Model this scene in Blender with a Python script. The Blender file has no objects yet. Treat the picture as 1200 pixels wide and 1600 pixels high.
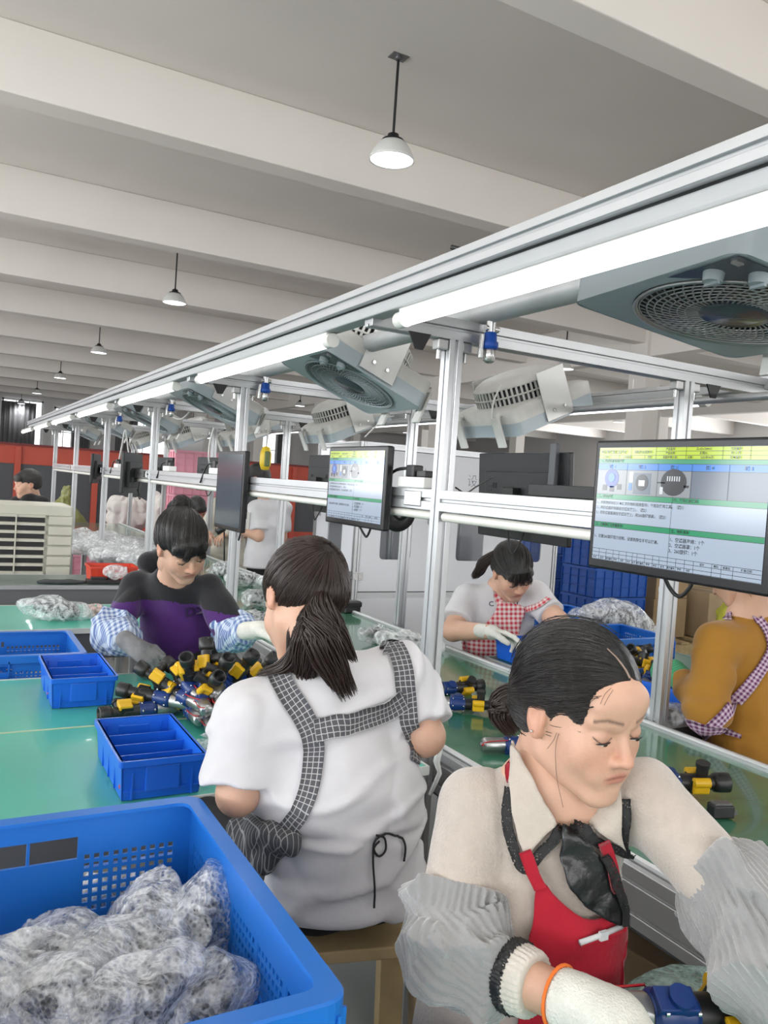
import bpy, bmesh, math, random
import numpy as np
from mathutils import Vector, Matrix
from mathutils.bvhtree import BVHTree
from mathutils.geometry import delaunay_2d_cdt
random.seed(7)
RNG = np.random.default_rng(11)
SC = bpy.context.scene
COL = SC.collection
PI = math.pi
# ---------------------------------------------------------------- camera
CAM_H = 1.55
FPX = 1257.0
YAW, PITCH, ROLL = math.radians(28.93), math.radians(-1.84), math.radians(3.91)
_f = np.array([math.sin(YAW)*math.cos(PITCH), math.cos(YAW)*math.cos(PITCH), math.sin(PITCH)])
_r = np.array([math.cos(YAW), -math.sin(YAW), 0.0])
_u = np.cross(_r, _f)
CR = math.cos(ROLL)*_r + math.sin(ROLL)*_u
CU = -math.sin(ROLL)*_r + math.cos(ROLL)*_u
CF = _f
CAMP = np.array([0, 0, CAM_H])
cam = bpy.data.cameras.new('camera')
cam.sensor_fit = 'VERTICAL'; cam.sensor_height = 32; cam.sensor_width = 24
cam.lens = 32*FPX/1600
cam.clip_start = 0.05; cam.clip_end = 200
camo = bpy.data.objects.new('camera', cam); COL.objects.link(camo)
camo.matrix_world = Matrix(((CR[0], CU[0], -CF[0], 0), (CR[1], CU[1], -CF[1], 0), (CR[2], CU[2], -CF[2], CAM_H), (0, 0, 0, 1)))
SC.camera = camo
# ---------------------------------------------------------------- world, view
w = bpy.data.worlds.new('overcast_sky'); SC.world = w; w.use_nodes = True
w.node_tree.nodes['Background'].inputs[0].default_value = (0.86, 0.93, 1.0, 1)
w.node_tree.nodes['Background'].inputs[1].default_value = 1.5
SC.view_settings.view_transform = 'Standard'; SC.view_settings.look = 'None'
SC.view_settings.gamma = 1.0; SC.view_settings.use_curve_mapping = False
SC.view_settings.exposure = -0.17
SC.cycles.use_denoising = True
SC.cycles.max_bounces = 6; SC.cycles.diffuse_bounces = 4; SC.cycles.glossy_bounces = 3
SC.cycles.transparent_max_bounces = 10; SC.cycles.transmission_bounces = 4
SC.cycles.sample_clamp_indirect = 4.0
SC.cycles.caustics_reflective = False; SC.cycles.caustics_refractive = False
# ---------------------------------------------------------------- daylight through the hall's windows, and the lamps
def area(name, loc, aim, sx, sy, power, col=(1, 1, 1)):
    l = bpy.data.lights.new(name, 'AREA'); l.shape = 'RECTANGLE'; l.size = sx; l.size_y = sy
    l.energy = power; l.color = col
    o = bpy.data.objects.new(name, l); COL.objects.link(o); o.location = loc
    o.rotation_euler = (Vector(aim)-Vector(loc)).to_track_quat('-Z', 'Y').to_euler()
    return o
DAY = 1.0
for k, x in enumerate((-8, -3, 2, 7, 12, 17)):
    area('daylight_rear_window', (x, -6.8, 2.9), (x, 0, 7.4), 3.4, 3.2, 190*DAY, (1.0, 0.97, 0.93))
for k, y in enumerate((-3, 2, 7, 12, 20, 28)):
    area('daylight_side_window', (-8.8, y, 2.9), (0, y, 6.4), 3.4, 3.2, 470*DAY, (0.95, 0.98, 1.0))
for k, y in enumerate((4, 12, 20, 28)):
    area('daylight_far_side_window', (29.6, y, 2.9), (0, y, 6.0), 4, 3, 420*DAY, (0.92, 0.96, 1.0))
# ---------------------------------------------------------------- helpers: pixels to points with a true distance
def ray(px, py):
    return CF + CR*(px-600)/FPX - CU*(py-800)/FPX
def W(px, py, d):
    """the point at camera depth d (metres) seen at pixel px,py"""
    return CAMP + ray(px, py)*d
def onz(px, py, z):
    r = ray(px, py); return CAMP + r*((z-CAM_H)/r[2])
def onx(px, py, x):
    r = ray(px, py); return CAMP + r*(x/r[0])
def ony(px, py, y):
    r = ray(px, py); return CAMP + r*(y/r[1])
def nrm(v):
    v = np.asarray(v, float); return v/(np.linalg.norm(v)+1e-12)
# ---------------------------------------------------------------- materials
MATS = {}
def mat(name, col=(.5, .5, .5), rough=.5, metal=0.0, bump=0.0, bscale=60, vary=0.0, vscale=8, emit=None, estr=0, spec=.5, alpha=1.0, coat=0, sheen=0, sss=0):
    if name in MATS: return MATS[name]
    m = bpy.data.materials.new(name); m.use_nodes = True
    nt = m.node_tree; b = nt.nodes['Principled BSDF']; L = nt.links
    b.inputs['Base Color'].default_value = (*col, 1); b.inputs['Roughness'].default_value = rough
    b.inputs['Metallic'].default_value = metal; b.inputs['Specular IOR Level'].default_value = spec
    b.inputs['Alpha'].default_value = alpha; b.inputs['Coat Weight'].default_value = coat
    if sheen: b.inputs['Sheen Weight'].default_value = sheen
    if sss:
        b.inputs['Subsurface Weight'].default_value = sss; b.inputs['Subsurface Radius'].default_value = (.012, .005, .003); b.inputs['Subsurface Scale'].default_value = 1
    if emit: b.inputs['Emission Color'].default_value = (*emit, 1); b.inputs['Emission Strength'].default_value = estr
    tc = nt.nodes.new('ShaderNodeTexCoord')
    if bump:
        n = nt.nodes.new('ShaderNodeTexNoise'); n.inputs['Scale'].default_value = bscale; n.inputs['Detail'].default_value = 4
        L.new(tc.outputs['Object'], n.inputs['Vector'])
        bp = nt.nodes.new('ShaderNodeBump'); bp.inputs['Strength'].default_value = bump; bp.inputs['Distance'].default_value = .004
        L.new(n.outputs['Fac'], bp.inputs['Height']); L.new(bp.outputs[0], b.inputs['Normal'])
    if vary:
        n = nt.nodes.new('ShaderNodeTexNoise'); n.inputs['Scale'].default_value = vscale; n.inputs['Detail'].default_value = 5
        L.new(tc.outputs['Object'], n.inputs['Vector'])
        r = nt.nodes.new('ShaderNodeMapRange'); r.inputs['From Min'].default_value = .3; r.inputs['From Max'].default_value = .7
        r.inputs['To Min'].default_value = 1-vary; r.inputs['To Max'].default_value = 1+vary
        L.new(n.outputs['Fac'], r.inputs['Value'])
        h = nt.nodes.new('ShaderNodeHueSaturation'); h.inputs['Color'].default_value = (*col, 1)
        L.new(r.outputs[0], h.inputs['Value']); L.new(h.outputs[0], b.inputs['Base Color'])
    MATS[name] = m
    return m
def nodes(m): return m.node_tree, m.node_tree.nodes['Principled BSDF'], m.node_tree.links
def check_mat(name, c1, c2, scale, coord='UV', rough=.85, grid=False, c3=None, width=.25):
    """woven gingham or window-pane check; coord is UV or Object"""
    if name in MATS: return MATS[name]
    m = mat(name, c1, rough); nt, b, L = nodes(m)
    tc = nt.nodes.new('ShaderNodeTexCoord'); sp = nt.nodes.new('ShaderNodeSeparateXYZ')
    L.new(tc.outputs[coord], sp.inputs[0])
    outs = []
    for ax in (0, 1):
        mu = nt.nodes.new('ShaderNodeMath'); mu.operation = 'MULTIPLY'; mu.inputs[1].default_value = scale; L.new(sp.outputs[ax], mu.inputs[0])
        fr = nt.nodes.new('ShaderNodeMath'); fr.operation = 'FRACT'; L.new(mu.outputs[0], fr.inputs[0])
        lt = nt.nodes.new('ShaderNodeMath'); lt.operation = 'LESS_THAN'; lt.inputs[1].default_value = width if grid else .5; L.new(fr.outputs[0], lt.inputs[0])
        outs.append(lt)
    if grid:
        a = nt.nodes.new('ShaderNodeMath'); a.operation = 'MAXIMUM'
    else:
        a = nt.nodes.new('ShaderNodeMath'); a.operation = 'ADD'
    L.new(outs[0].outputs[0], a.inputs[0]); L.new(outs[1].outputs[0], a.inputs[1])
    d = nt.nodes.new('ShaderNodeMath'); d.operation = 'MULTIPLY'; d.inputs[1].default_value = 1 if grid else .5; L.new(a.outputs[0], d.inputs[0])
    mx = nt.nodes.new('ShaderNodeMix'); mx.data_type = 'RGBA'; mx.inputs[6].default_value = (*c1, 1); mx.inputs[7].default_value = (*c2, 1)
    L.new(d.outputs[0], mx.inputs[0]); L.new(mx.outputs[2], b.inputs['Base Color'])
    n = nt.nodes.new('ShaderNodeTexNoise'); n.inputs['Scale'].default_value = 90; L.new(tc.outputs['Object'], n.inputs['Vector'])
    bp = nt.nodes.new('ShaderNodeBump'); bp.inputs['Strength'].default_value = .35; bp.inputs['Distance'].default_value = .004
    L.new(n.outputs['Fac'], bp.inputs['Height']); L.new(bp.outputs[0], b.inputs['Normal'])
    return m
# ---------------------------------------------------------------- mesh builder
def frame_z(d):
    d = Vector(d).normalized()
    return d.to_track_quat('Z', 'Y').to_matrix()
class MB:
    def __init__(s): s.v = []; s.f = []; s.m = []; s.sm = []; s.mi = 0
    def add(s, vs, fs, smooth=False):
        o = len(s.v); s.v.extend([tuple(map(float, p)) for p in vs])
        for f in fs: s.f.append([i+o for i in f]); s.m.append(s.mi); s.sm.append(smooth)
        return s
    def box(s, c, d, R=None, taper=1.0):
        x, y, z = d[0]/2, d[1]/2, d[2]/2
        vs = [(-x, -y, -z), (x, -y, -z), (x, y, -z), (-x, y, -z), (-x*taper, -y*taper, z), (x*taper, -y*taper, z), (x*taper, y*taper, z), (-x*taper, y*taper, z)]
        if R is not None: vs = [R @ Vector(p) for p in vs]
        vs = [Vector(c)+Vector(p) for p in vs]
        return s.add(vs, [(0, 3, 2, 1), (4, 5, 6, 7), (0, 1, 5, 4), (1, 2, 6, 5), (2, 3, 7, 6), (3, 0, 4, 7)])
    def cyl(s, a, b, r, r2=None, n=16, caps=True, smooth=True):
        r2 = r if r2 is None else r2
        a, b = Vector(a), Vector(b); M = frame_z(b-a)
        vs = []
        for c, rr in ((a, r), (b, r2)):
            for k in range(n):
                t = 2*PI*k/n; vs.append(c + M @ Vector((rr*math.cos(t), rr*math.sin(t), 0)))
        s.add(vs, [(k, (k+1) % n, n+(k+1) % n, n+k) for k in range(n)], smooth)
        if caps:
            s.add(vs[:n], [tuple(range(n))[::-1]]); s.add(vs[n:], [tuple(range(n))])
        return s
    def tube(s, pts, r, n=8, caps=True):
        pts = [Vector(p) for p in pts]; N = len(pts)
        rr = r if hasattr(r, '__len__') else [r]*N
        vs = []; prev = None
        for i, p in enumerate(pts):
            t = (pts[min(i+1, N-1)]-pts[max(i-1, 0)]).normalized()
            if prev is None: x = t.orthogonal().normalized()
            else:
                x = prev - t*prev.dot(t); x = x.normalized() if x.length > 1e-6 else t.orthogonal().normalized()
            prev = x; y = t.cross(x)
            for k in range(n):
                a = 2*PI*k/n; vs.append(p + (x*math.cos(a)+y*math.sin(a))*rr[i])
        fs = [(i*n+k, i*n+(k+1) % n, (i+1)*n+(k+1) % n, (i+1)*n+k) for i in range(N-1) for k in range(n)]
        if caps: fs += [tuple(range(n))[::-1], tuple(range((N-1)*n, N*n))]
        return s.add(vs, fs, True)
    def lathe(s, prof, M=None, n=24, smooth=True):
        """prof: list of (r, z); M: 4x4 placing it"""
        M = M or Matrix()
        vs = [M @ Vector((r*math.cos(2*PI*k/n), r*math.sin(2*PI*k/n), z)) for r, z in prof for k in range(n)]
        fs = [(i*n+k, i*n+(k+1) % n, (i+1)*n+(k+1) % n, (i+1)*n+k) for i in range(len(prof)-1) for k in range(n)]
        return s.add(vs, fs, smooth)
    def prism(s, poly, a, b, up=None):
        """extrude 2-D poly (x, y) from point a to b"""
        a, b = Vector(a), Vector(b); d = (b-a).normalized()
        up = Vector(up) if up is not None else (Vector((0, 0, 1)) if abs(d.z) < .9 else Vector((0, 1, 0)))
        x = up.cross(d).normalized()*-1; y = d.cross(x).normalized()*-1
        if x.cross(y).dot(d) < 0: x = -x
        vs = [a+x*p[0]+y*p[1] for p in poly]+[b+x*p[0]+y*p[1] for p in poly]; n = len(poly)
        return s.add(vs, [(k, (k+1) % n, n+(k+1) % n, n+k) for k in range(n)]+[tuple(range(n))[::-1], tuple(range(n, 2*n))])
    def build(s, name, mats, parent=None, bevel=0, loc=None, segs=2):
        me = bpy.data.meshes.new(name); me.from_pydata(s.v, [], s.f); me.validate()
        for m in (mats if isinstance(mats, (list, tuple)) else [mats]): me.materials.append(m)
        if len(me.polygons) == len(s.m):
            me.polygons.foreach_set('material_index', s.m); me.polygons.foreach_set('use_smooth', s.sm)
        me.update()
        o = bpy.data.objects.new(name, me); COL.objects.link(o)
        if bevel:
            bm = o.modifiers.new('bevel', 'BEVEL'); bm.width = bevel; bm.segments = segs; bm.limit_method = 'ANGLE'; bm.angle_limit = .6
        if parent is not None: o.parent = parent
        if loc is not None: o.location = loc
        return o
def tag(o, label=None, cat=None, group=None, kind=None):
    if label: o['label'] = label
    if cat: o['category'] = cat
    if group: o['group'] = group
    if kind: o['kind'] = kind
    return o
def thing(name, label, cat, loc=(0, 0, 0), rot=(0, 0, 0), group=None):
    o = bpy.data.objects.new(name, None); COL.objects.link(o); o.empty_display_size = .05
    o.location = Vector(loc); o.rotation_euler = rot
    return tag(o, label, cat, group)
def copy_tree(o, parent=None):
    c = o.copy(); COL.objects.link(c)
    c.parent = parent
    for ch in list(o.children): copy_tree(ch, c)
    return c
def dup(o, loc, rot=None, label=None, group=None, scale=None):
    c = copy_tree(o); c.location = Vector(loc)
    if rot is not None: c.rotation_euler = rot
    if label: c['label'] = label
    if group: c['group'] = group
    if scale: c.scale = (scale,)*3
    return c
def struct(o):
    o['kind'] = 'structure'; return o
# ---------------------------------------------------------------- signed-distance modelling (numpy surface nets)
def hash3(i, j, k, s):
    h = (i*374761393 + j*668265263 + k*2147483647 + s*1274126177) & 0xffffffff
    h = ((h ^ (h >> 13))*1274126177) & 0xffffffff
    return ((h ^ (h >> 16)) & 0xffff)/65535.0
def vnoise(P, sc, seed=0):
    Q = P*sc; I = np.floor(Q).astype(np.int64); F = Q-I; F = F*F*(3-2*F); out = 0
    for a in (0, 1):
        for b in (0, 1):
            for c in (0, 1):
                w_ = (F[:, 0] if a else 1-F[:, 0])*(F[:, 1] if b else 1-F[:, 1])*(F[:, 2] if c else 1-F[:, 2])
                out = out + w_*hash3(I[:, 0]+a, I[:, 1]+b, I[:, 2]+c, seed)
    return out*2-1
def seg(P, a, b, ra, rb=None):
    rb = ra if rb is None else rb
    a = np.asarray(a, float); b = np.asarray(b, float); ab = b-a
    t = np.clip(((P-a)@ab)/(ab@ab+1e-12), 0, 1)
    return np.linalg.norm(P-a-t[:, None]*ab, axis=1)-(ra+t*(rb-ra))
def sph(P, c, r): return np.linalg.norm(P-np.asarray(c, float), axis=1)-r
def ell(P, c, r, R=None):
    """ellipsoid; R rows are its axes"""
    p = P-np.asarray(c, float); r = np.asarray(r, float)
    if R is not None: p = p@np.asarray(R).T
    k0 = np.linalg.norm(p/r, axis=1); k1 = np.linalg.norm(p/(r*r), axis=1)+1e-9
    return k0*(k0-1)/k1
def eseg(P, a, b, side, wa, da, wb, db):
    """tapered elliptical capsule: half-width w along side, half-depth d across"""
    a = np.asarray(a, float); b = np.asarray(b, float); L = np.linalg.norm(b-a); ax = (b-a)/L
    sd = nrm(np.asarray(side)-ax*(np.asarray(side)@ax)); fr = np.cross(ax, sd)
    p = P-a; u = p@ax; t = np.clip(u/L, 0, 1)
    w_ = wa+(wb-wa)*t; d_ = da+(db-da)*t; m = np.minimum(w_, d_)
    ex = u-np.clip(u, 0, L)
    k = np.sqrt((p@sd/w_)**2+(p@fr/d_)**2+(ex/m)**2)
    return (k-1)*m
def smin(a, b, k):
    h = np.clip(.5+.5*(b-a)/k, 0, 1); return b+(a-b)*h-k*h*(1-h)
def smax(a, b, k): return -smin(-a, -b, k)
def plane(P, p, n): return (P-np.asarray(p, float))@nrm(n)
def surfnets(f, lo, hi, h, margin=0.0):
    lo = np.asarray(lo, float); hi = np.asarray(hi, float)
    B = 4; nb = np.ceil((hi-lo)/(h*B)).astype(int)+1; n = nb*B
    g = [np.arange(nb[i])*B*h+lo[i]+(B-1)*h/2 for i in range(3)]
    C = np.stack(np.meshgrid(*g, indexing='ij'), -1).reshape(-1, 3)
    d = np.concatenate([f(C[i:i+400000]) for i in range(0, len(C), 400000)])
    act = np.abs(d) < B*h*1.15+margin
    V = np.repeat(np.repeat(np.repeat(np.sign(d+1e-9).reshape(nb), B, 0), B, 1), B, 2).astype(np.float32)
    idx = np.argwhere(act.reshape(nb))*B
    off = np.stack(np.meshgrid(*[np.arange(B)]*3, indexing='ij'), -1).reshape(-1, 3)
    I = (idx[:, None, :]+off[None]).reshape(-1, 3)
    P = lo+I*h
    dv = np.concatenate([f(P[i:i+400000]) for i in range(0, len(P), 400000)]) if len(P) else np.zeros(0)
    V[I[:, 0], I[:, 1], I[:, 2]] = dv
    S = V < 0
    c8 = [S[a:n[0]-1+a, b:n[1]-1+b, c:n[2]-1+c] for a in (0, 1) for b in (0, 1) for c in (0, 1)]
    al = c8[0].copy(); an = c8[0].copy()
    for q in c8[1:]: al &= q; an |= q
    cells = np.argwhere(an & ~al)
    idm = np.full((n[0]-1, n[1]-1, n[2]-1), -1, np.int32); idm[cells[:, 0], cells[:, 1], cells[:, 2]] = np.arange(len(cells))
    acc = np.zeros((len(cells), 3)); cnt = np.zeros(len(cells))
    cor = np.array([(a, b, c) for a in (0, 1) for b in (0, 1) for c in (0, 1)])
    vals = [V[cells[:, 0]+q[0], cells[:, 1]+q[1], cells[:, 2]+q[2]].astype(float) for q in cor]
    for i in range(8):
        for j in range(i+1, 8):
            if np.abs(cor[i]-cor[j]).sum() != 1: continue
            va, vb = vals[i], vals[j]; mk = (va < 0) != (vb < 0)
            t = np.where(mk, va/np.where(mk, va-vb, 1), 0)
            p = cor[i]+t[:, None]*(cor[j]-cor[i]); acc += p*mk[:, None]; cnt += mk
    verts = lo+(cells+acc/cnt[:, None])*h
    quads = []
    for ax in range(3):
        o = [0, 0, 0]; o[ax] = 1
        A = S[:n[0]-o[0], :n[1]-o[1], :n[2]-o[2]]; Bb = S[o[0]:, o[1]:, o[2]:]
        e = np.argwhere(A != Bb); u, v = (ax+1) % 3, (ax+2) % 3
        e = e[(e[:, u] > 0) & (e[:, v] > 0) & (e[:, u] < n[u]-1) & (e[:, v] < n[v]-1)]
        ins = S[e[:, 0], e[:, 1], e[:, 2]]
        def cid(du, dv_):
            q = e.copy(); q[:, u] += du; q[:, v] += dv_; return idm[q[:, 0], q[:, 1], q[:, 2]]
        Q = np.stack([cid(-1, -1), cid(0, -1), cid(0, 0), cid(-1, 0)], 1)
        Q[~ins] = Q[~ins][:, ::-1]; Q = Q[(Q >= 0).all(1)]; quads.append(Q)
    return verts, np.concatenate(quads)
def np_mesh(name, V, Q, mats, parent=None, matidx=None, smooth=True, attrs=None, cols=None):
    me = bpy.data.meshes.new(name); n = len(Q); k = Q.shape[1]
    me.vertices.add(len(V)); me.vertices.foreach_set('co', np.asarray(V, np.float32).ravel())
    me.loops.add(n*k); me.loops.foreach_set('vertex_index', Q.astype(np.int32).ravel())
    me.polygons.add(n); me.polygons.foreach_set('loop_start', np.arange(0, n*k, k, dtype=np.int32)); me.polygons.foreach_set('loop_total', np.full(n, k, np.int32))
    for m in (mats if isinstance(mats, (list, tuple)) else [mats]): me.materials.append(m)
    me.polygons.foreach_set('use_smooth', np.full(n, smooth))
    if matidx is not None: me.polygons.foreach_set('material_index', np.asarray(matidx, np.int32))
    if attrs is not None:
        for an, arr in attrs.items():
            a = me.attributes.new(an, 'FLOAT_VECTOR', 'POINT'); a.data.foreach_set('vector', np.asarray(arr, np.float32).ravel())
    if cols is not None:
        a = me.attributes.new('tint', 'FLOAT_COLOR', 'POINT'); a.data.foreach_set('color', np.asarray(cols, np.float32).ravel())
    me.update(calc_edges=True); me.validate()
    o = bpy.data.objects.new(name, me); COL.objects.link(o)
    if parent is not None: o.parent = parent
    return o
def sdf_obj(name, f, lo, hi, h, mats, parent=None, margin=0.0, matfn=None, attrfn=None, colfn=None):
    V, Q = surfnets(f, lo, hi, h, margin)
    mi = matfn(V[Q].mean(1)) if matfn else None
    o = np_mesh(name, V, Q, mats, None, mi, True, {'strand': attrfn(V)} if attrfn else None, colfn(V) if colfn else None)
    if parent is not None: localise(o, parent)
    return o
def localise(o, parent):
    """o's vertices are in world space: express them in the thing's space and parent it"""
    p = parent; M = Matrix()
    chain = []
    while p is not None: chain.append(p); p = p.parent
    for q in reversed(chain): M = M @ q.matrix_basis
    o.data.transform(M.inverted()); o.data.update(); o.parent = parent
    return o
def bvh_of(*objs):
    vs = []; fs = []
    for o in objs:
        M = o.matrix_basis; p = o.parent
        while p is not None: M = p.matrix_basis @ M; p = p.parent
        b = len(vs); vs += [M @ v.co for v in o.data.vertices]; fs += [[b+i for i in q.vertices] for q in o.data.polygons]
    return BVHTree.FromPolygons(vs, fs)
def hitpx(bv, px, py, fallback=None):
    h = bv.ray_cast(Vector(CAMP), Vector(ray(px, py)).normalized())
    if h[0] is None:
        if fallback is None: return None, None
        p = Vector(W(px, py, fallback)); q = bv.find_nearest(p)
        return q[0], q[1]
    return h[0], h[1]
def smooth_path(pts, n):
    """Catmull-Rom through 2-D or 3-D points"""
    P = np.array(pts, float); P = np.vstack([2*P[0]-P[1], P, 2*P[-1]-P[-2]]); out = []
    m = len(P)-3
    for k in range(n):
        t = k/(n-1)*m; i = min(int(t), m-1); u = t-i
        a, b, c, d = P[i:i+4]
        out.append(.5*((2*b)+(-a+c)*u+(2*a-5*b+4*c-d)*u*u+(-a+3*b-3*c+d)*u**3))
    return np.array(out)
def ribbon(name, bv, pts, width, mats, parent, thick=.003, n=40, off=.002, depth=None, across=5, mi=None):
    """a strap lying on a surface along a path seen at pixels pts"""
    P = smooth_path(pts, n); vs = []; uvs = []
    C = []; N = []
    for px, py in P:
        c, nn = hitpx(bv, px, py, depth); C.append(c); N.append(nn)
    wd = width if hasattr(width, '__len__') else [width]*n
    L = 0; rows = []
    for i in range(n):
        t = (C[min(i+1, n-1)]-C[max(i-1, 0)]).normalized(); x = N[i].cross(t).normalized()
        if i: L += (C[i]-C[i-1]).length
        w_ = np.interp(i/(n-1), np.linspace(0, 1, len(wd)), wd)
        for k in range(across):
            s_ = (k/(across-1)-.5)
            q = C[i]+x*w_*s_
            h = bv.find_nearest(q)
            nn = (h[1]+N[i]).normalized()
            vs.append((h[0]+nn*off, nn, (s_*w_, L)))
    m = MB(); V = [v[0] for v in vs]+[v[0]+v[1]*thick for v in vs]; K = len(vs); fs = []
    for i in range(n-1):
        for k in range(across-1):
            a = i*across+k; q = (a, a+1, a+across+1, a+across)
            fs.append(q[::-1]); fs.append(tuple(j+K for j in q))
        for k in (0, across-1):
            a = i*across+k; q = (a, a+across, a+across+K, a+K); fs.append(q if k == 0 else q[::-1])
    for i in (0, n-1):
        for k in range(across-1):
            a = i*across+k; q = (a, a+K, a+1+K, a+1); fs.append(q if i == 0 else q[::-1])
    m.add(V, fs, True)
    o = m.build(name, mats); uv = o.data.uv_layers.new(name='UVMap'); UV = [v[2] for v in vs]*2
    for lp in o.data.loops: uv.data[lp.index].uv = UV[lp.vertex_index]
    localise(o, parent)
    return o
def drape(name, bv, poly, mats, parent, off=.003, thick=.003, step=9, depth=None, fold=0, seed=0, smoothn=0, uvs=1.0, world_uv=True, maxdev=None):
    """a cloth panel lying on a surface inside the outline seen at pixels poly"""
    pl = []
    for i in range(len(poly)):
        a = np.array(poly[i], float); b = np.array(poly[(i+1) % len(poly)], float); k = max(1, int(np.linalg.norm(b-a)/step))
        for j in range(k): pl.append(a+(b-a)*j/k)
    pl = np.array(pl); lo = pl.min(0); hi = pl.max(0); pts = [Vector(p) for p in pl]
    nb = len(pl)
    def inside(x, y):
        c = False; j = nb-1
        for i in range(nb):
            xi, yi = pl[i]; xj, yj = pl[j]
            if (yi > y) != (yj > y) and x < (xj-xi)*(y-yi)/(yj-yi)+xi: c = not c
            j = i
        return c
    y = lo[1]+step/2
    while y < hi[1]:
        x = lo[0]+step/2
        while x < hi[0]:
            if inside(x, y) and np.min(np.hypot(pl[:, 0]-x, pl[:, 1]-y)) > step*.45: pts.append(Vector((x, y)))
            x += step
        y += step
    r = delaunay_2d_cdt(pts, [(i, (i+1) % nb) for i in range(nb)], [list(range(nb))], 1, 1e-4)
    V2, F2 = r[0], r[2]
    P = []; N = []
    for v in V2:
        c, n_ = hitpx(bv, v.x, v.y, depth); P.append(np.array(c)); N.append(np.array(n_))
    P = np.array(P); N = np.array(N)
    if depth is not None:      # rays that slipped past the body: keep the panel near it
        dd = (P-CAMP)@CF
        for i in range(len(P)):
            if abs(dd[i]-depth) > (maxdev or .25):
                q = bv.find_nearest(Vector(W(V2[i].x, V2[i].y, depth))); P[i] = np.array(q[0]); N[i] = np.array(q[1])
    if smoothn:
        nbr = [set() for _ in P]
        for f in F2:
            for a in f:
                for b in f:
                    if a != b: nbr[a].add(b)
        for _ in range(smoothn):
            P = np.array([P[i]*.5+.5*P[list(nbr[i])].mean(0) if nbr[i] else P[i] for i in range(len(P))])
            N = np.array([nrm(N[i]*.5+.5*N[list(nbr[i])].mean(0)) if nbr[i] else N[i] for i in range(len(P))])
    if fold:
        d = vnoise(P, 16, seed)*fold+vnoise(P, 38, seed+3)*fold*.4
        P = P+N*(np.abs(d))[:, None]
    P = P+N*off
    K = len(P); V = np.vstack([P, P+N*thick]); fs = []
    for f in F2:
        f = list(f); a, b, c = (V2[f[0]], V2[f[1]], V2[f[2]])
        if (b-a).cross(c-a) < 0: f = f[::-1]      # image y is down
        fs.append(tuple(f)); fs.append(tuple(i+K for i in f[::-1]))
    from collections import Counter
    ec = Counter()
    for f in F2:
        f = list(f); a, b, c = (V2[f[0]], V2[f[1]], V2[f[2]])
        if (b-a).cross(c-a) < 0: f = f[::-1]
        for i in range(3): ec[(f[i], f[(i+1) % 3])] += 1
    for (a, b) in ec:
        if (b, a) not in ec: fs.append((b, a, a+K, b+K))
    m = MB(); m.add([Vector(v) for v in V], fs, True)
    o = m.build(name, mats); uv = o.data.uv_layers.new(name='UVMap')
    cr = np.array([CR, CU]); UV = (V@cr.T)*uvs
    UV = np.array([(v[0], v[1]) for v in UV])
    for lp in o.data.loops: uv.data[lp.index].uv = UV[lp.vertex_index % len(V)]
    localise(o, parent)
    return o
def text_mesh(name, body, size, matl, M, parent, align='LEFT', bold=0.0):
    """flat lettering; M places it (x right, y up, z out)"""
    c = bpy.data.curves.new(name, 'FONT'); c.body = body; c.size = size; c.align_x = align; c.offset = bold; c.resolution_u = 2
    t = bpy.data.objects.new(name, c); COL.objects.link(t)
    dg = bpy.context.evaluated_depsgraph_get(); dg.update()
    me = bpy.data.meshes.new_from_object(t.evaluated_get(dg)); bpy.data.objects.remove(t); bpy.data.curves.remove(c)
    me.transform(M); me.materials.clear(); me.materials.append(matl); me.name = name
    o = bpy.data.objects.new(name, me); COL.objects.link(o)
    if parent is not None: o.parent = parent
    return o
def join_meshes(name, objs, mats, parent=None):
    m = MB(); out = []
    bm = bmesh.new()
    for o in objs:
        k = len(bm.faces); bm.from_mesh(o.data); bm.faces.ensure_lookup_table()
        mi = mats.index(o.data.materials[0]) if o.data.materials[0] in mats else 0
        for f in bm.faces[k:]: f.material_index = mi
    me = bpy.data.meshes.new(name); bm.to_mesh(me); bm.free()
    for q in mats: me.materials.append(q)
    for o in objs: bpy.data.objects.remove(o)
    o = bpy.data.objects.new(name, me); COL.objects.link(o)
    if parent is not None: o.parent = parent
    return o

def wrap_onto(o, bv, off=.003):
    """lay flat lettering onto a curved surface"""
    for v in o.data.vertices:
        q = bv.find_nearest(v.co)
        if q[0] is not None: v.co = q[0]+q[1]*off
    return o
# ---------------------------------------------------------------- the hall
M_ceil = mat('painted_plaster', (.76, .715, .67), .9, bump=.05, bscale=30, vary=.03, vscale=.7)
M_wall = mat('wall_paint', (.55, .53, .52), .9, vary=.04, vscale=.8)
M_floor = mat('concrete_floor', (.40, .40, .385), .4, bump=.05, bscale=12, vary=.18, vscale=1.3)
M_red = mat('red_partition_paint', (.56, .085, .05), .45)
M_dgrey = mat('dark_grey_panel', (.085, .09, .1), .5)
M_curtain = mat('grey_curtain', (.17, .165, .17), .95)
M_paneglow = mat('window_daylight', (.9, .95, 1), .4, emit=(.93, .97, 1), estr=2.2)
M_winframe = mat('window_frame_white', (.7, .7, .7), .5)
XL, XR, YB, YF, ZS, ZB = -9.0, 30.0, -7.0, 46.0, 5.43, 4.80
def slab(name, c, d, m, kind=True):
    o = MB().box(c, d).build(name, m)
    return struct(o)
slab('floor', ((XL+XR)/2, (YB+YF)/2, -.05), (XR-XL, YF-YB, .1), M_floor)
slab('ceiling', ((XL+XR)/2, (YB+YF)/2, ZS+.1), (XR-XL, YF-YB, .2), M_ceil)
slab('wall_left', (XL-.1, (YB+YF)/2, ZS/2), (.2, YF-YB, ZS), M_wall)
slab('wall_right', (XR+.1, (YB+YF)/2, ZS/2), (.2, YF-YB, ZS), M_wall)
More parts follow.
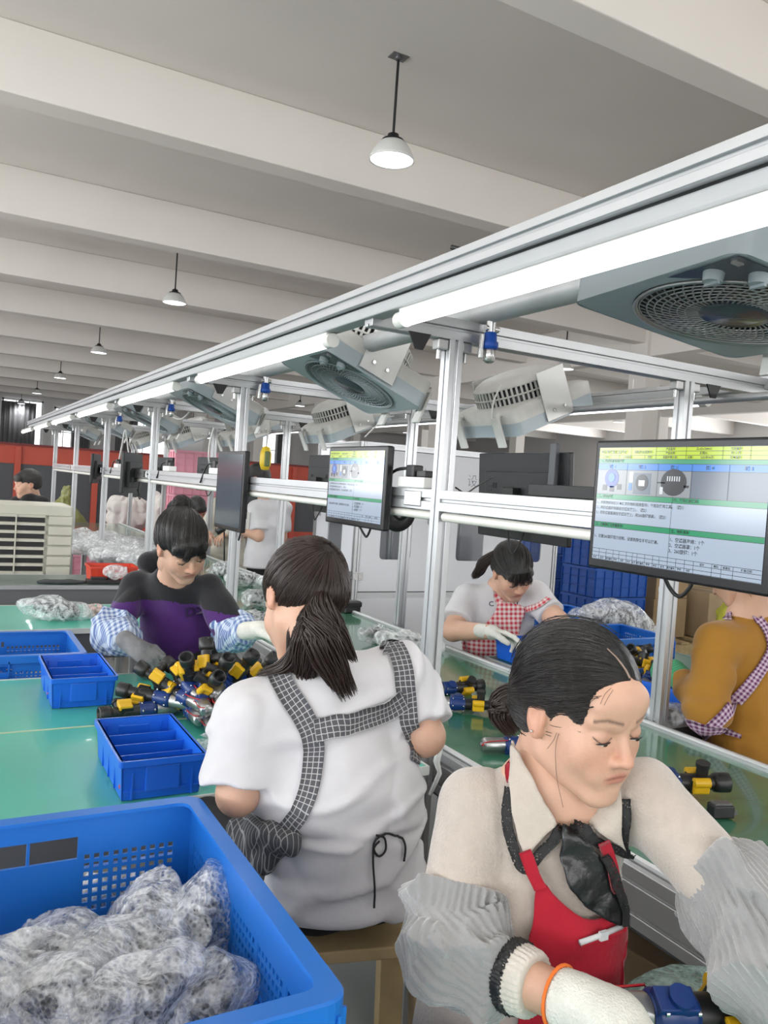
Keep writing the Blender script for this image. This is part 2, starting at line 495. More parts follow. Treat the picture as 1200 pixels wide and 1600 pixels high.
slab('wall_back', ((XL+XR)/2, YF+.1, ZS/2), (XR-XL, .2, ZS), M_wall)
slab('wall_front', ((XL+XR)/2, YB-.1, ZS/2), (XR-XL, .2, ZS), M_wall)
k = 0
y = 4.35
while y < YF:
    o = MB().box(((XL+XR)/2, y, (ZB+ZS)/2), (XR-XL, .30, ZS-ZB)).build('ceiling_beam', M_ceil, bevel=.012)
    struct(o); y += 3.85
for y in (.5, -3.35):
    struct(MB().box(((XL+XR)/2, y, (ZB+ZS)/2), (XR-XL, .30, ZS-ZB)).build('ceiling_beam', M_ceil, bevel=.012))
for x in (12.55, 21.4):
    struct(MB().box((x, (YB+YF)/2, 4.98), (.28, YF-YB, .9)).build('ceiling_girder', M_ceil, bevel=.012))
    for y in (4.35, 12.05, 19.75, 27.45, 35.15, 42.85):
        struct(MB().box((x, y, ZS/2), (.45, .45, ZS)).build('column', M_ceil, bevel=.015))
# windows on the far wall, with curtains
def window(n, x0, x1, z0, z1, y, curtain=None, bars=2):
    root = struct(thing('window_%d' % n, None, None, ((x0+x1)/2, y, z0)))
    hw = (x1-x0)/2; h = z1-z0
    MB().box((0, 0, h/2), (2*hw, .02, h)).build('window_pane', M_paneglow, root)
    f = MB()
    for s_ in (-1, 1): f.box((s_*hw, -.04, h/2), (.09, .08, h+.09))
    for z in (0, h): f.box((0, -.04, z), (2*hw+.09, .08, .09))
    f.build('window_frame', M_winframe, root)
    for b in range(1, bars):
        MB().box((-hw+2*hw*b/bars, -.04, h/2), (.05, .06, h)).build('mullion', M_winframe, root)
    MB().box((0, -.04, h*.62), (2*hw, .05, .05)).build('transom', M_winframe, root)
    if curtain:
        c0, c1 = curtain; pts = []; nn = 60
        for i in range(nn+1):
            t = i/nn; pts.append((c0+(c1-c0)*t-(x0+x1)/2, -.2+.05*math.sin(t*46)+.02*math.sin(t*17)))
        m = MB(); vs = [(p[0], p[1], -.1) for p in pts]+[(p[0], p[1], h-.12) for p in pts]
        m.add(vs, [(i, i+1, nn+2+i, nn+1+i) for i in range(nn)], True)
        c = m.build('curtain', M_curtain, root); s = c.modifiers.new('s', 'SOLIDIFY'); s.thickness = .02
    return root
def farx(px, y=45.9): return ony(px, 680, y)[0]
window(1, farx(2), farx(64), 1.2, 4.72, 45.95, (farx(0), farx(54)), 3)
window(2, farx(84), farx(112), 1.2, 4.5, 45.95, (farx(113), farx(140)), 2)
window(3, farx(184), farx(262), 1.2, 4.5, 45.95, (farx(180), farx(214)), 2)
window(4, farx(402), farx(432), 1.2, 4.5, 45.95, (farx(434), farx(452)), 2)
n = 5
for x in (-7.6, -2.6, 2.4, 7.4, 12.4, 17.4):
    r_ = window(n, x-2, x+2, 1.3, 4.5, YB+.05); r_.rotation_euler.z = PI; n += 1
for y in (-3, 2, 7, 12, 20, 28):
    r_ = window(n, -2, 2, 1.3, 4.5, 0); r_.location = (XL+.05, y, 1.3); r_.rotation_euler.z = PI/2; n += 1
for y in (4, 12, 20, 28):
    r_ = window(n, -2, 2, 1.4, 4.4, 0); r_.location = (XR-.05, y, 1.4); r_.rotation_euler.z = -PI/2; n += 1
# red and grey partition
PY = 20.0
pt = thing('partition_wall', 'long red partition with dark grey infill panels at the far end of the hall', 'partition', (1.5, PY, 0))
ztop = 1.93
MB().box((0, 0, ztop-.22), (17, .08, .44)).build('top_band', M_red, pt, bevel=.005)
MB().box((0, -.03, ztop), (17.1, .16, .05)).build('cap_rail', mat('dark_red_trim', (.2, .03, .03), .5), pt)
MB().box((0, 0, .10), (17, .09, .14)).build('bottom_rail', M_red, pt)
for i in range(11):
    x = -8.4+1.68*i
    MB().box((x, -.05, ztop/2-.03), (.13, .12, ztop-.06)).build('stile', M_red, pt)
    if i < 10: MB().box((x+.84, 0, .84), (1.55, .04, 1.36)).build('infill_panel', M_dgrey, pt)
# ---------------------------------------------------------------- high-bay lamps
M_black = mat('black_plastic', (.012, .012, .013), .42)
M_lampshade = mat('lamp_shade_white', (.62, .62, .60), .35)
M_lampglow = mat('lamp_diffuser_glow', (1, 1, 1), .4, emit=(.97, .99, 1), estr=5)
def make_lamp():
    root = thing('pendant_lamp', 'x', 'lamp', (0, 0, 0), group='white high-bay lamps hanging in rows')
    z = 0
    MB().box((0, 0, .93), (.16, .12, .012)).cyl((0, 0, .93), (0, 0, .90), .03).build('ceiling_plate', mat('grey_steel', (.25, .25, .26), .4, .8), root)
    MB().cyl((0, 0, .22), (0, 0, .93), .013, n=8).build('rod', M_black, root)
    MB().lathe([(.02, .25), (.05, .235), (.055, .20), (.10, .185), (.105, .165), (.12, .16)], n=20).build('lamp_cap', M_black, root)
    MB().lathe([(.11, .165), (.13, .15), (.17, .09), (.205, .02), (.207, 0), (.198, 0), (.16, .09), (.12, .14)], n=32).build('lamp_shade', M_lampshade, root)
    MB().lathe([(0, .03), (.10, .028), (.196, .008)], n=32).build('diffuser', M_lampglow, root)
    return root
L0 = make_lamp()
def lamp_light(loc, e=18):
    l = bpy.data.lights.new('lamp_light', 'SPOT'); l.energy = e*4; l.spot_size = 2.6; l.spot_blend = .6; l.shadow_soft_size = .15; l.color = (.95, .98, 1)
    o = bpy.data.objects.new('lamp_light', l); COL.objects.link(o); o.location = (loc[0], loc[1], loc[2]-.05)
i = 0
words = ['nearest', 'second', 'third', 'fourth', 'fifth', 'farthest']
rows = [(3.45, 'left row of lamps'), (12.4, 'middle row of lamps'), (21.9, 'right row of lamps')]
for rx, rn in rows:
    for k in range(6):
        z = 4.50 if not (rx < 4 and k == 0) else 4.50
        p = (rx, 6.55+7.8*k, z)
        if rx > 4 and k == 0: continue
        o = L0 if i == 0 else copy_tree(L0)
        o.location = p; o['label'] = 'white cone lamp on a black rod, %s in the %s' % (words[k], rn)
        lamp_light(p); i += 1
# ---------------------------------------------------------------- aluminium workstation frame and conveyor
M_alu = mat('anodised_aluminium', (.50, .51, .525), .36, .7, vary=.05, vscale=3)
M_aludark = mat('aluminium_slot', (.20, .21, .22), .5, .6)
M_steel = mat('bright_bolt_steel', (.6, .6, .6), .25, .9)
M_belt = mat('green_belt', (.045, .185, .105), .16, vary=.22, vscale=2.2, coat=.4)
def tslot(w_, h_, n1=1, n2=1):
    """outline of a slotted extrusion, w_ x h_, with n1 slots on the wide faces and n2 on the others"""
    g, d = .0045, .007
    def side(L, n):
        pts = []
        for k in range(n):
            c = L*(k+.5)/n
            pts += [(c-g, 0), (c-g, d), (c+g, d), (c+g, 0)]
        return pts
    P = [(0, 0)]
    P += side(w_, n1); P.append((w_, 0)); P += [(w_-d_, s_) for s_, d_ in side(h_, n2)]
    P.append((w_, h_)); P += [(w_-s_, h_-d_) for s_, d_ in side(w_, n1)]; P.append((0, h_)); P += [(d_, h_-s_) for s_, d_ in side(h_, n2)]
    return [(x-w_/2, y-h_/2) for x, y in P]
T45 = tslot(.045, .045); T45x60 = tslot(.045, .06, 1, 1); T45x90 = tslot(.045, .12, 1, 2)
def extr(name, poly, a, b, parent, up=None, m=None):
    return MB().prism(poly, a, b, up).build(name, m or M_alu, parent, bevel=.0012, segs=1)
XN, XF = 1.245, 2.19
P0, DP = 1.92, 1.79
fr = thing('workstation_frame', 'long silver aluminium frame standing over the green conveyor belt', 'frame', (1.7, P0, 0))
o_ = Vector((1.7, P0, 0))
posts = [P0+DP*k for k in range(-1, 6)]
def L(x, y, z): return Vector((x, y, z))-o_
for y in posts:
    for x in (XN, XF):
        extr('post', T45, L(x, y, 0), L(x, y, 1.973), fr, up=(0, 1, 0))
    extr('crossbeam', T45x60, L(.975, y, 2.0), L(2.63, y, 2.0), fr, up=(0, 0, 1))
    for x in (XN, XF):
        for s_ in (-1, 1):
            MB().box(L(x+s_*.04, y, 1.955), (.034, .034, .03)).build('corner_bracket', mat('cast_bracket', (.5, .5, .5), .4, .7), fr, bevel=.004)
            MB().cyl(L(x+s_*.045, y, 1.94), L(x+s_*.045, y, 1.915), .007, n=6).build('bolt', M_steel, fr)
    # black triangular tabs
    for x in (1.12, 2.30):
        MB().prism([(-.035, 0), (.035, 0), (.012, -.045), (-.012, -.045)], L(x, y-.024, 1.972), L(x, y-.029, 1.972), up=(0, 0, 1)).build('triangle_tab', M_black, fr)
ya, yb = posts[0]-.9, posts[-1]+.5
for x in (.965, 2.62):
    extr('top_rail', T45, L(x, ya, 2.045 if x < 1 else 2.02), L(x, yb, 2.045 if x < 1 else 2.02), fr, up=(0, 0, 1))
    MB().box(L(x+(.02 if x < 2 else -.02), (ya+yb)/2, 2.004), (.05, yb-ya, .03)).build('cable_channel', mat('grey_pvc_channel', (.42, .43, .44), .5), fr, bevel=.004)
for x in (XN, XF):
    for a, b in zip(posts[:-1], posts[1:]):
        extr('monitor_rail', T45x60, L(x, a+.0225, 1.52), L(x, b-.0225, 1.52), fr, up=(0, 0, 1))
        MB().box(L(x-.025, a+.12, 1.52), (.006, .09, .045)).build('joining_plate', M_steel, fr, bevel=.003)
for a, b in zip(posts[:-1], posts[1:]):
    MB().cyl(L(XN-.005, a+.03, 1.475), L(XN-.005, b-.03, 1.475), .013, n=12).build('conduit', mat('white_conduit', (.72, .71, .66), .4), fr)
# air pipe with quick connectors
ap = thing('air_pipe', 'grey air pipe running above the near post row', 'pipe', (1.33, 1, 2.06))
M_pipe = mat('grey_pipe', (.47, .48, .49), .45, .3, vary=.1, vscale=9)
MB().cyl((0, ya-1, 0), (0, yb-1, 0), .033, n=20).build('pipe', M_pipe, ap)
M_blue = mat('royal_blue_plastic', (.01, .085, .46), .38)
for k in range(0, 4):
    y = posts[1+k]-.06-1
    MB().cyl((-.0, y, -.02), (0, y, -.06), .014, n=12).cyl((.025, y, -.05), (-.02, y, -.05), .009, n=10).build('pipe_tee', M_steel, ap)
    MB().lathe([(.012, -.06), (.018, -.062), (.019, -.085), (.024, -.088), (.024, -.105), (.014, -.108)], Matrix.Translation((0, y, 0)), n=14).build('blue_collar', M_blue, ap)
    MB().lathe([(.013, -.105), (.017, -.11), (.017, -.14), (.010, -.145), (.009, -.14)], Matrix.Translation((0, y, 0)), n=12).build('coupler', M_steel, ap)
    MB().cyl((-.028, y, -.07), (-.03, y, -.135), .008, n=8).build('side_nipple', M_steel, ap)
ap2 = thing('air_pipe', 'thin galvanised pipe running above the far post row', 'pipe', (2.35, 1, 1.93))
MB().cyl((0, -1.2, 0), (0, yb-1, 0), .014, n=12).build('pipe', mat('galvanised', (.42, .43, .45), .4, .7), ap2)
# conveyor
cv = thing('conveyor', 'long green belt conveyor between aluminium side rails', 'conveyor', (1.7, P0, 0))
cy0, cy1 = -1.2, 11.2
MB().box(L((XN+XF)/2, (cy0+cy1)/2, .79), (XF-XN-.09, cy1-cy0, .02)).build('belt', M_belt, cv)
MB().box(L((XN+XF)/2, (cy0+cy1)/2, .70), (XF-XN-.09, cy1-cy0, .06)).build('belt_bed', M_aludark, cv)
for x, s_ in ((XN+.045, 1), (XF-.045, -1)):
    extr('side_rail', T45x90, L(x, cy0, .75), L(x, cy1, .75), cv, up=(0, 0, 1))
    MB().box(L(x+.012*s_, (cy0+cy1)/2, .813), (.014, cy1-cy0, .006)).build('guide_strip', mat('white_strip', (.75, .77, .78), .4), cv)
    for y in [p-.6 for p in posts[1:]]:
        extr('leg', T45, L(x, y, 0), L(x, y, .69), cv, up=(0, 1, 0))
extr('crosspiece', T45, L(XN+.03, P0-.6, .3), L(XF-.03, P0-.6, .3), cv)
extr('lower_rail', T45, L(XN+.045, cy0, .32), L(XN+.045, cy1, .32), cv)
# ---------------------------------------------------------------- tube lights
M_tubeglow = mat('led_tube_glow', (1, 1, 1), .3, emit=(1, 1, .98), estr=4)
M_fix = mat('white_fixture', (.72, .72, .68), .4)
def make_tube():
    r = thing('tube_light', 'x', 'lamp', (0, 0, 0), group='led tube lights under the top rails')
    MB().box((0, 0, .018), (.03, 1.36, .022)).build('housing', M_fix, r, bevel=.003)
    MB().cyl((0, -.67, -.006), (0, .67, -.006), .0155, n=16).build('tube', M_tubeglow, r)
    for s_ in (-1, 1): MB().cyl((0, s_*.665, -.003), (0, s_*.70, -.003), .021, n=14).build('end_cap', M_fix, r)
    MB().box((0, -.3, .06), (.002, .004, .11)).box((0, .3, .06), (.002, .004, .11)).build('cable_tie', M_fix, r)
    return r
T0 = make_tube(); first = True
names = ['nearest', 'second', 'third', 'fourth', 'fifth', 'sixth', 'farthest']
for side, x in (('left', .985), ('right', 2.60)):
    for k in range(7):
        if side == 'right' and k == 0: continue
        y = .39+.68+DP*k
        o = T0 if first else copy_tree(T0); first = False
        o.location = (x, y, 1.968); o['label'] = 'glowing white led tube under the %s top rail, %s along the line' % (side, names[k])
        l = area('tube_glow', (x, y, 1.945), (x, y, 0), .03, 1.3, 3.6, (1, 1, .98)); l.rotation_euler = (0, 0, 0)
# ---------------------------------------------------------------- box fans
M_fang = mat('fan_grey_plastic', (.37, .43, .47), .32)
M_fanw = mat('fan_cream_plastic', (.55, .55, .53), .5, vary=.08, vscale=14)
M_fand = mat('fan_dark_panel', (.055, .07, .09), .22)
M_plate = mat('white_bracket_plate', (.58, .58, .57), .42, .35)
M_grille = mat('fan_grille', (.03, .032, .036), .3)
M_grilleg = mat('fan_grille_grey', (.26, .30, .32), .4)
def rrect(w_, h_, r, n=5):
    out = []
    for cx, cy, a0 in ((w_/2-r, h_/2-r, 0), (-w_/2+r, h_/2-r, 90), (-w_/2+r, -h_/2+r, 180), (w_/2-r, -h_/2+r, 270)):
        for k in range(n+1):
            a = math.radians(a0+90*k/n); out.append((cx+r*math.cos(a), cy+r*math.sin(a)))
    return out
def ringplate(mb, w_, h_, r, rad, z0, z1, n=48):
    """rounded square plate with a round hole"""
    outer = []; inner = []
    for k in range(n):
        a = 2*PI*k/n; c, s_ = math.cos(a), math.sin(a); m = max(abs(c)/(w_/2), abs(s_)/(h_/2)); q = 1/m
        x, y = c*q, s_*q
        dx, dy = abs(x)-(w_/2-r), abs(y)-(h_/2-r)
        if dx > 0 and dy > 0:
            l = math.hypot(dx, dy); f = r/l if l > r else 1
            x = math.copysign(w_/2-r+dx*f, x); y = math.copysign(h_/2-r+dy*f, y)
        outer.append((x, y)); inner.append((rad*c, rad*s_))
    vs = [(p[0], p[1], z) for z in (z0, z1) for p in outer]+[(p[0], p[1], z) for z in (z0, z1) for p in inner]
    fs = []
    for k in range(n):
        j = (k+1) % n
        fs += [(k, j, n+j, n+k), (2*n+j, 2*n+k, 3*n+k, 3*n+j), (j, k, 2*n+k, 2*n+j), (n+k, n+j, 3*n+j, 3*n+k)]
    mb.add(vs, fs, False)
def make_fan(gmat, nsp=34, nring=9):
    """face down -Z; x = high side to low side; control corner at (-x,-y)"""
    r = thing('box_fan', 'x', 'fan', group='box fans tilted over the work stations')
    m = MB(); ringplate(m, .44, .44, .03, .185, 0, .012)
    o = rrect(.44, .44, .03); i_ = rrect(.432, .432, .028)
    n = len(o); m.add([(p[0], p[1], .0) for p in o]+[(p[0]*1.01, p[1]*1.01, .075) for p in o], [(k, (k+1) % n, n+(k+1) % n, n+k) for k in range(n)], True)
    m.build('front_panel', M_fang, r, bevel=.003)
    m = MB(); n = len(o)
    m.add([(p[0]*1.012, p[1]*1.012, .055) for p in o]+[(p[0]*1.012, p[1]*1.012, .105) for p in o]+[(p[0]*.9, p[1]*.9, .118) for p in o], [(k, (k+1) % n, n+(k+1) % n, n+k) for k in range(n)]+[(n+k, n+(k+1) % n, 2*n+(k+1) % n, 2*n+k) for k in range(n)]+[tuple(range(2*n, 3*n))], True)
    m.build('rear_shell', M_fanw, r)
    # domed, slotted back cover
    m = MB(); N = 56
    for k in range(N):
        a = 2*PI*k/N; d = Vector((math.cos(a), math.sin(a), 0)); R = Matrix.Rotation(a, 3, 'Z')
        m.box(d*.187+Vector((0, 0, .150)), (.006, .009, .075), R)
    for z, rr in ((.115, .19), (.150, .191), (.187, .186)):
        m.lathe([(rr-.006, z-.003), (rr+.002, z-.003), (rr+.002, z+.004), (rr-.006, z+.004), (rr-.006, z-.003)], n=40)
    m.build('vent_ring', M_fanw, r)
    MB().lathe([(.186, .186), (.175, .205), (.14, .222), (.07, .232), (0, .234)], n=40).build('dome_cap', M_fanw, r)
    MB().lathe([(.176, .112), (.176, .185), (.10, .215), (0, .22)], n=24).build('dark_interior', M_grille, r)
    # swirled front grille
    m = MB()
    m.lathe([(.183, .002), (.187, -.004), (.180, -.006), (.176, .002)], n=48)
    for k in range(nring):
        rr = .075+.1*(k+1)/nring; m.lathe([(rr-.0012, 0), (rr+.0012, 0), (rr+.0012, -.003), (rr-.0012, -.003), (rr-.0012, 0)], n=40)
    for k in range(nsp):
        a0 = 2*PI*k/nsp; pts = [((.055+.125*t)*math.cos(a0+.55*t), (.055+.125*t)*math.sin(a0+.55*t), .002-.004*math.sin(t*PI)) for t in (0, .25, .5, .75, 1)]
        m.tube(pts, .0022, 4, False)
    m.build('grille', gmat, r)
    MB().lathe([(0, -.007), (.045, -.006), (.05, -.003), (.062, -.004), (.068, .004)], n=32).build('centre_badge', M_fand, r)
    for k in range(5):
        a = 2*PI*k/5; R = Matrix.Rotation(a, 3, 'Z') @ Matrix.Rotation(.5, 3, 'X')
        MB().box(R @ Vector((.10, 0, 0))+Vector((0, 0, .06)), (.13, .075, .003), R).build('blade', M_grille, r, bevel=.001)
    # control corner
    MB().add([(-.208, -.208, -.002), (-.05, -.208, -.002), (-.115, -.15, -.002), (-.15, -.115, -.002), (-.208, -.05, -.002)], [(0, 1, 2, 3, 4)]).build('control_panel', M_fand, r)
    for x, y in ((-.178, -.128), (-.128, -.178)):
        k_ = MB().cyl((x, y, 0), (x, y, -.018), .018, .016, 16).build('knob', M_fang, r)
        MB().box((x, y, -.020), (.006, .03, .006)).build('knob_grip', M_fang, k_)
    MB().box((-.19, -.19, -.004), (.016, .012, .004)).build('indicator_window', M_steel, r)
    # bracket plates and feet
    for s_ in (-1, 1):
        p = MB().box((-.01, s_*.228, .115), (.15, .006, .21)).build('bracket_plate', M_plate, r, bevel=.002)
        for dx in (-.03, .03): MB().cyl((dx-.01, s_*.231, .05), (dx-.01, s_*.237, .05), .007, n=8).build('bolt', M_steel, p)
        MB().tube([(.205, s_*.14, .09), (.235, s_*.14, .10), (.25, s_*.14, .07), (.255, s_*.14, .0)], [.012, .012, .011, .009], 8).box((.257, s_*.14, .03), (.012, .05, .13)).build('foot', M_fanw, r, bevel=.003)
    return r
F1 = make_fan(mat('chrome_dusty_grille', (.36, .37, .38), .3, .6), 48, 7); fans = []
F2 = make_fan(M_grilleg, 60, 5)
TILT = math.radians(22)
ords = ['nearest', 'second', 'third', 'fourth', 'fifth', 'farthest']
def place_fan(o, x, y, z, tilt, yaw, label):
    o.location = (x, y, z)
    o.rotation_euler = (Matrix.Rotation(yaw, 3, 'Z') @ Matrix.Rotation(tilt, 3, 'Y')).to_euler(); o['label'] = label
F1.scale = (1.1,)*3
place_fan(F1, 1.43, 1.14, 1.955, math.radians(8), math.radians(-7), 'large grey box fan with black round grille and two knobs, nearest in the left row')
place_fan(F2, 1.36, 2.81, 1.93, TILT, 0, 'grey box fan tilted beside the nearest post, second in the left row')
for k in range(2, 6):
    place_fan(copy_tree(F2), 1.36, 1.02+1.79*k, 1.93, TILT, 0, 'dusty grey box fan tilted under the left top rail, %s from the camera' % ords[k])
for k in range(1, 6):
    place_fan(copy_tree(F2), 2.27, 1.02+1.79*k+.05, 1.88, math.radians(24), PI, 'box fan seen from its domed back in the right row, %s from the camera' % ords[k])
# white fan cables looping down
M_cable = mat('white_cable', (.7, .7, .68), .5)
M_bcable = mat('black_cable', (.01, .01, .01), .5)
def cable(name, pts, r, m, label):
    P = smooth_path([np.array(p) for p in pts], 24)
    c = thing(name, label, 'cable', P[0])
    MB().tube([Vector(p)-Vector(P[0]) for p in P], r, 6).build('lead', m, c); return c
cable('white_cable', [W(245, 620, 6.0), W(262, 645, 5.9), W(283, 655, 5.8), W(302, 635, 5.7), W(306, 618, 5.7)], .007, M_cable, 'white cable looping under the third fan of the left row')
cable('white_cable', [W(334, 668, 5.6), W(328, 690, 5.6), W(326, 715, 5.6), W(330, 740, 5.7)], .005, M_cable, 'thin white cable hanging in front of the pink crates')
cable('white_cable', [W(182, 740, 8), W(190, 700, 7.6), W(196, 672, 7.4), W(200, 700, 7.5), W(205, 735, 7.6)], .008, M_cable, 'white cord folded over the rail beyond the fourth post')
cable('white_cable', [W(784, 601, 3.4), W(772, 625, 3.4), W(769, 650, 3.4), W(774, 672, 3.4)], .004, M_cable, 'cream cable hanging by the domed fan right of the nearest post')
cable('white_cable', [W(570, 683, 4.6), W(585, 668, 4.6), W(600, 655, 4.6), W(616, 650, 4.6)], .004, M_cable, 'thin white cable above the white machine cabinet')
cable('black_wire', [W(705, 386, 1.95), W(720, 391, 1.94), W(738, 407, 1.93)], .006, M_black, 'black wire stub on top of the left top rail')
# ---------------------------------------------------------------- monitors
M_bezel = mat('monitor_black', (.006, .006, .007), .28, spec=.3)
M_scr_off = mat('screen_off', (.06, .075, .095), .12)
M_monback = mat('speckled_black_back', (.016, .017, .02), .45, bump=.6, bscale=260)
def glow(name, c, s_=1.0):
    if name in MATS: return MATS[name]
    m = mat(name, (0.0, 0.0, 0.0), .12, emit=c, estr=s_); return m
S_bg = glow('screen_pale', (.50, .60, .74)); S_yel = glow('screen_yellow', (.58, .78, .02)); S_grn = glow('screen_green', (.03, .36, .17))
S_blu = glow('screen_blue', (.03, .25, .80)); S_gry = glow('screen_grey', (.14, .18, .24)); S_pic = glow('screen_picture', (.30, .33, .36)); S_ink = glow('screen_ink', (.01, .012, .018))
S_pb = glow('screen_deep_blue', (.01, .06, .42)); S_dk = glow('screen_dark', (.02, .022, .028)); S_wh = glow('screen_white', (.75, .8, .85))
def make_screen(root, w_, h_, texty=True):
    mats = [S_bg, S_yel, S_grn, S_blu, S_gry, S_pic, S_ink, S_pb, S_dk, S_wh]
    m = MB()
    def q(x0, x1, y0, y1, mi, lay):
        """fractions from the top left of the picture"""
        m.mi = mi; X0, X1 = -w_/2+x0*w_, -w_/2+x1*w_; Z0, Z1 = h_/2-y1*h_, h_/2-y0*h_; y = -.0004*lay
        m.add([(X0, y, Z0), (X1, y, Z0), (X1, y, Z1), (X0, y, Z1)], [(0, 1, 2, 3)])
    def disc(cx, cy, r, mi, lay, sx=1):
        m.mi = mi; n = 20
        m.add([(-w_/2+cx*w_+r*sx*math.cos(2*PI*k/n), -.0004*lay, h_/2-cy*h_+r*math.sin(2*PI*k/n)) for k in range(n)], [tuple(range(n))])
    q(0, 1, 0, 1, 0, 0)
    q(0, 1, 0, .10, 1, 1); q(0, 1, .10, .138, 2, 1); q(0, 1, .138, .195, 3, 1); q(0, .6, .195, .41, 5, 1); q(.6, 1, .195, .41, 4, 1)
    q(0, 1, .41, .455, 2, 1); q(0, 1, .66, .705, 2, 1)
    t = .0022
    def hl(y, x0=0, x1=1): q(x0, x1, y, y+t*1.6, 6, 3)
    def vl(x, y0, y1): q(x, x+t, y0, y1, 6, 3)
    for y in (0, .10, .138, .195, .41, .455, .66, .705, .90, .932, .965, .995): hl(y)
    hl(.034, .38); hl(.067, 0)
    for x in (.22, .38, .56, .76, .9): vl(x, 0, .10)
    for x in (.08, .14, .31): vl(x, .067, .1)
    for x in (.2, .4, .6, .8): vl(x, .138, .41)
    vl(.5, .41, .90)
    for x in (.05, .1, .15, .19, .24, .28, .31, .36, .41, .45, .5, .55, .6, .65, .75, .8, .86): vl(x, .90, 1)
    disc(.10, .27, .019, 7, 2); disc(.10, .265, .009, 3, 3)
    for a, b in ((.04, .38), (.09, .39), (.14, .37)): q(a, a+.03, b-.05, b, 8, 2)
    q(.25, .36, .22, .40, 4, 2); disc(.305, .30, .016, 8, 3); q(.285, .325, .28, .33, 9, 4); q(.22, .245, .21, .30, 9, 2); q(.22, .24, .31, .37, 3, 2)
    disc(.50, .29, .025, 8, 2, 1.2)
    for k in range(6): q(.46+.014*k, .467+.014*k, .24, .28, 9, 3)
    q(.42, .44, .33, .39, 9, 3); q(.40, .45, .29, .3, 8, 2); q(.56, .59, .31, .33, 8, 2)
    m.build('screen_picture', mats, root)
    if not texty: return
    T = []
    def tx(s_, x, y, fs, al='LEFT', bold=.00013):
        M = Matrix.Translation((-w_/2+x*w_, -.0022, h_/2-y*h_)) @ Matrix.Rotation(PI/2, 4, 'X')
        T.append(text_mesh('t', s_, fs, S_ink, M, None, al, bold))
    u = h_
    tx('金华市振浪工业设计', .015, .052, .034*u, 'LEFT', .00025); tx('装配作业指导书', .245, .052, .028*u)
    for s_, x, y in (('产品型号', .47, .027), ('产品名称', .47, .06), ('装配线第三组', .47, .094), ('ZL-02-C044-0', .66, .027), ('游猎2L', .66, .06), ('2023年06月', .68, .094), ('文控编号', .83, .027), ('共 13 页', .83, .06), ('版本编号', .83, .094), ('工序名', .05, .094), ('工装检具', .2, .094), ('页数', .345, .094), ('日期', .585, .094)):
        tx(s_, x, y, .024*u, 'CENTER')
    tx('一、作业图解说明步骤', .01, .128, .028*u)
    for k in range(5): tx('图  %d' % (k+1), .1+.2*k, .18, .034*u, 'CENTER')
    tx('二、作业步骤', .01, .443, .030*u); tx('四、使用工装夹具', .51, .443, .030*u)
    tx('1、根据物料单核对本工序的物料规格型号、外观及使用工具。（图1）', .01, .50, .032*u)
    tx('2、将空滤器海绵装在空滤支架上。（图2）', .01, .545, .032*u)
    tx('3、把空滤器盖装在空滤支架上，用260旋钮锁紧。（图3）', .01, .59, .032*u)
    tx('三、注意事项及质量要求', .01, .694, .030*u); tx('五、物料清单', .51, .694, .030*u)
    tx('1、注意260旋钮扭力控制，没锁到限位不可以打滑。', .01, .80, .033*u)
    tx('1、空滤器海绵：1个', .505, .765, .038*u); tx('2、空滤器罩：1个', .505, .81, .038*u); tx('3、260旋钮：1个', .505, .855, .038*u)
    for s_, x in (('标记', .025), ('处数', .075), ('更改编号', .125), ('签字', .17), ('日期', .215), ('标记', .26), ('处数', .295), ('更改编号', .335), ('签字', .385), ('标记', .43), ('处数', .475), ('更改编号', .525), ('签字', .575), ('日期', .625)):
        tx(s_, x, .988, .020*u, 'CENTER')
    for s_, x in (('设计', .70), ('审核', .775), ('标准化', .83), ('批准/日期', .93)): tx(s_, x, .926, .022*u, 'CENTER')
    join_meshes('screen_lettering', T, [S_ink], root)['kind'] = 'stuff'
def make_monitor(w_=.42, h_=.262, lit=True, off=None, label='', loc=(0, 0, 0), yaw=0, pitch=0, t=.022):
    r = thing('monitor', label, 'monitor', loc, (0, 0, 0), 'work instruction monitors on the mid rails')
    r.rotation_euler = (Matrix.Rotation(yaw, 3, 'Z') @ Matrix.Rotation(pitch, 3, 'X')).to_euler()
    MB().box((0, 0, 0), (w_, t, h_)).build('bezel', M_bezel, r, bevel=.005, segs=3)
    e = MB().box((0, t/2+.001, 0), (w_-.004, .006, h_-.004)).build('back_cover', M_monback, r, bevel=.003)
    MB().box((0, t/2+.014, -.01), (w_*.72, .024, h_*.62)).build('back_housing', M_monback, r, bevel=.004)
    m = MB()
    for s_ in (-1, 1):
        for i in range(4): m.box((s_*w_*.24+(i-1.5)*.008, t/2+.027, h_*.12), (.004, .002, .022))
    for i in range(6): m.box((w_*.30, t/2+.027, -.05+.018*i), (.028, .002, .006))
    m.build('vent_slots', M_black, r)
    MB().box((0, t/2+.045, 0), (.075, .04, .075)).box((0, t/2+.03, -.05), (.10, .02, .02)).build('mount_bracket', M_black, r, bevel=.003)
    MB().tube(smooth_path([(-.06, t/2+.02, -h_*.4), (-.05, t/2+.05, -h_*.6), (-.02, t/2+.05, -h_*.62), (.01, t/2+.05, -h_*.4), (.0, t/2+.06, 0)], 16), .004, 6).build('power_lead', M_bcable, r)
    MB().box((w_*.18, t/2+.027, -.045), (.05, .001, .03)).build('rating_label', mat('silver_label', (.16, .16, .17), .5), r)
    s_ = thing('screen', None, None); s_.parent = r; s_.location = (0, -t/2-.001, .002)
    for o in list(s_.keys()): pass
    if lit: make_screen(s_, w_-.028, h_-.034, texty=True)
    else: MB().box((0, 0, 0), (w_-.03, .001, h_-.036)).build('glass', M_scr_off, s_)
    return r
MX = XN-.05
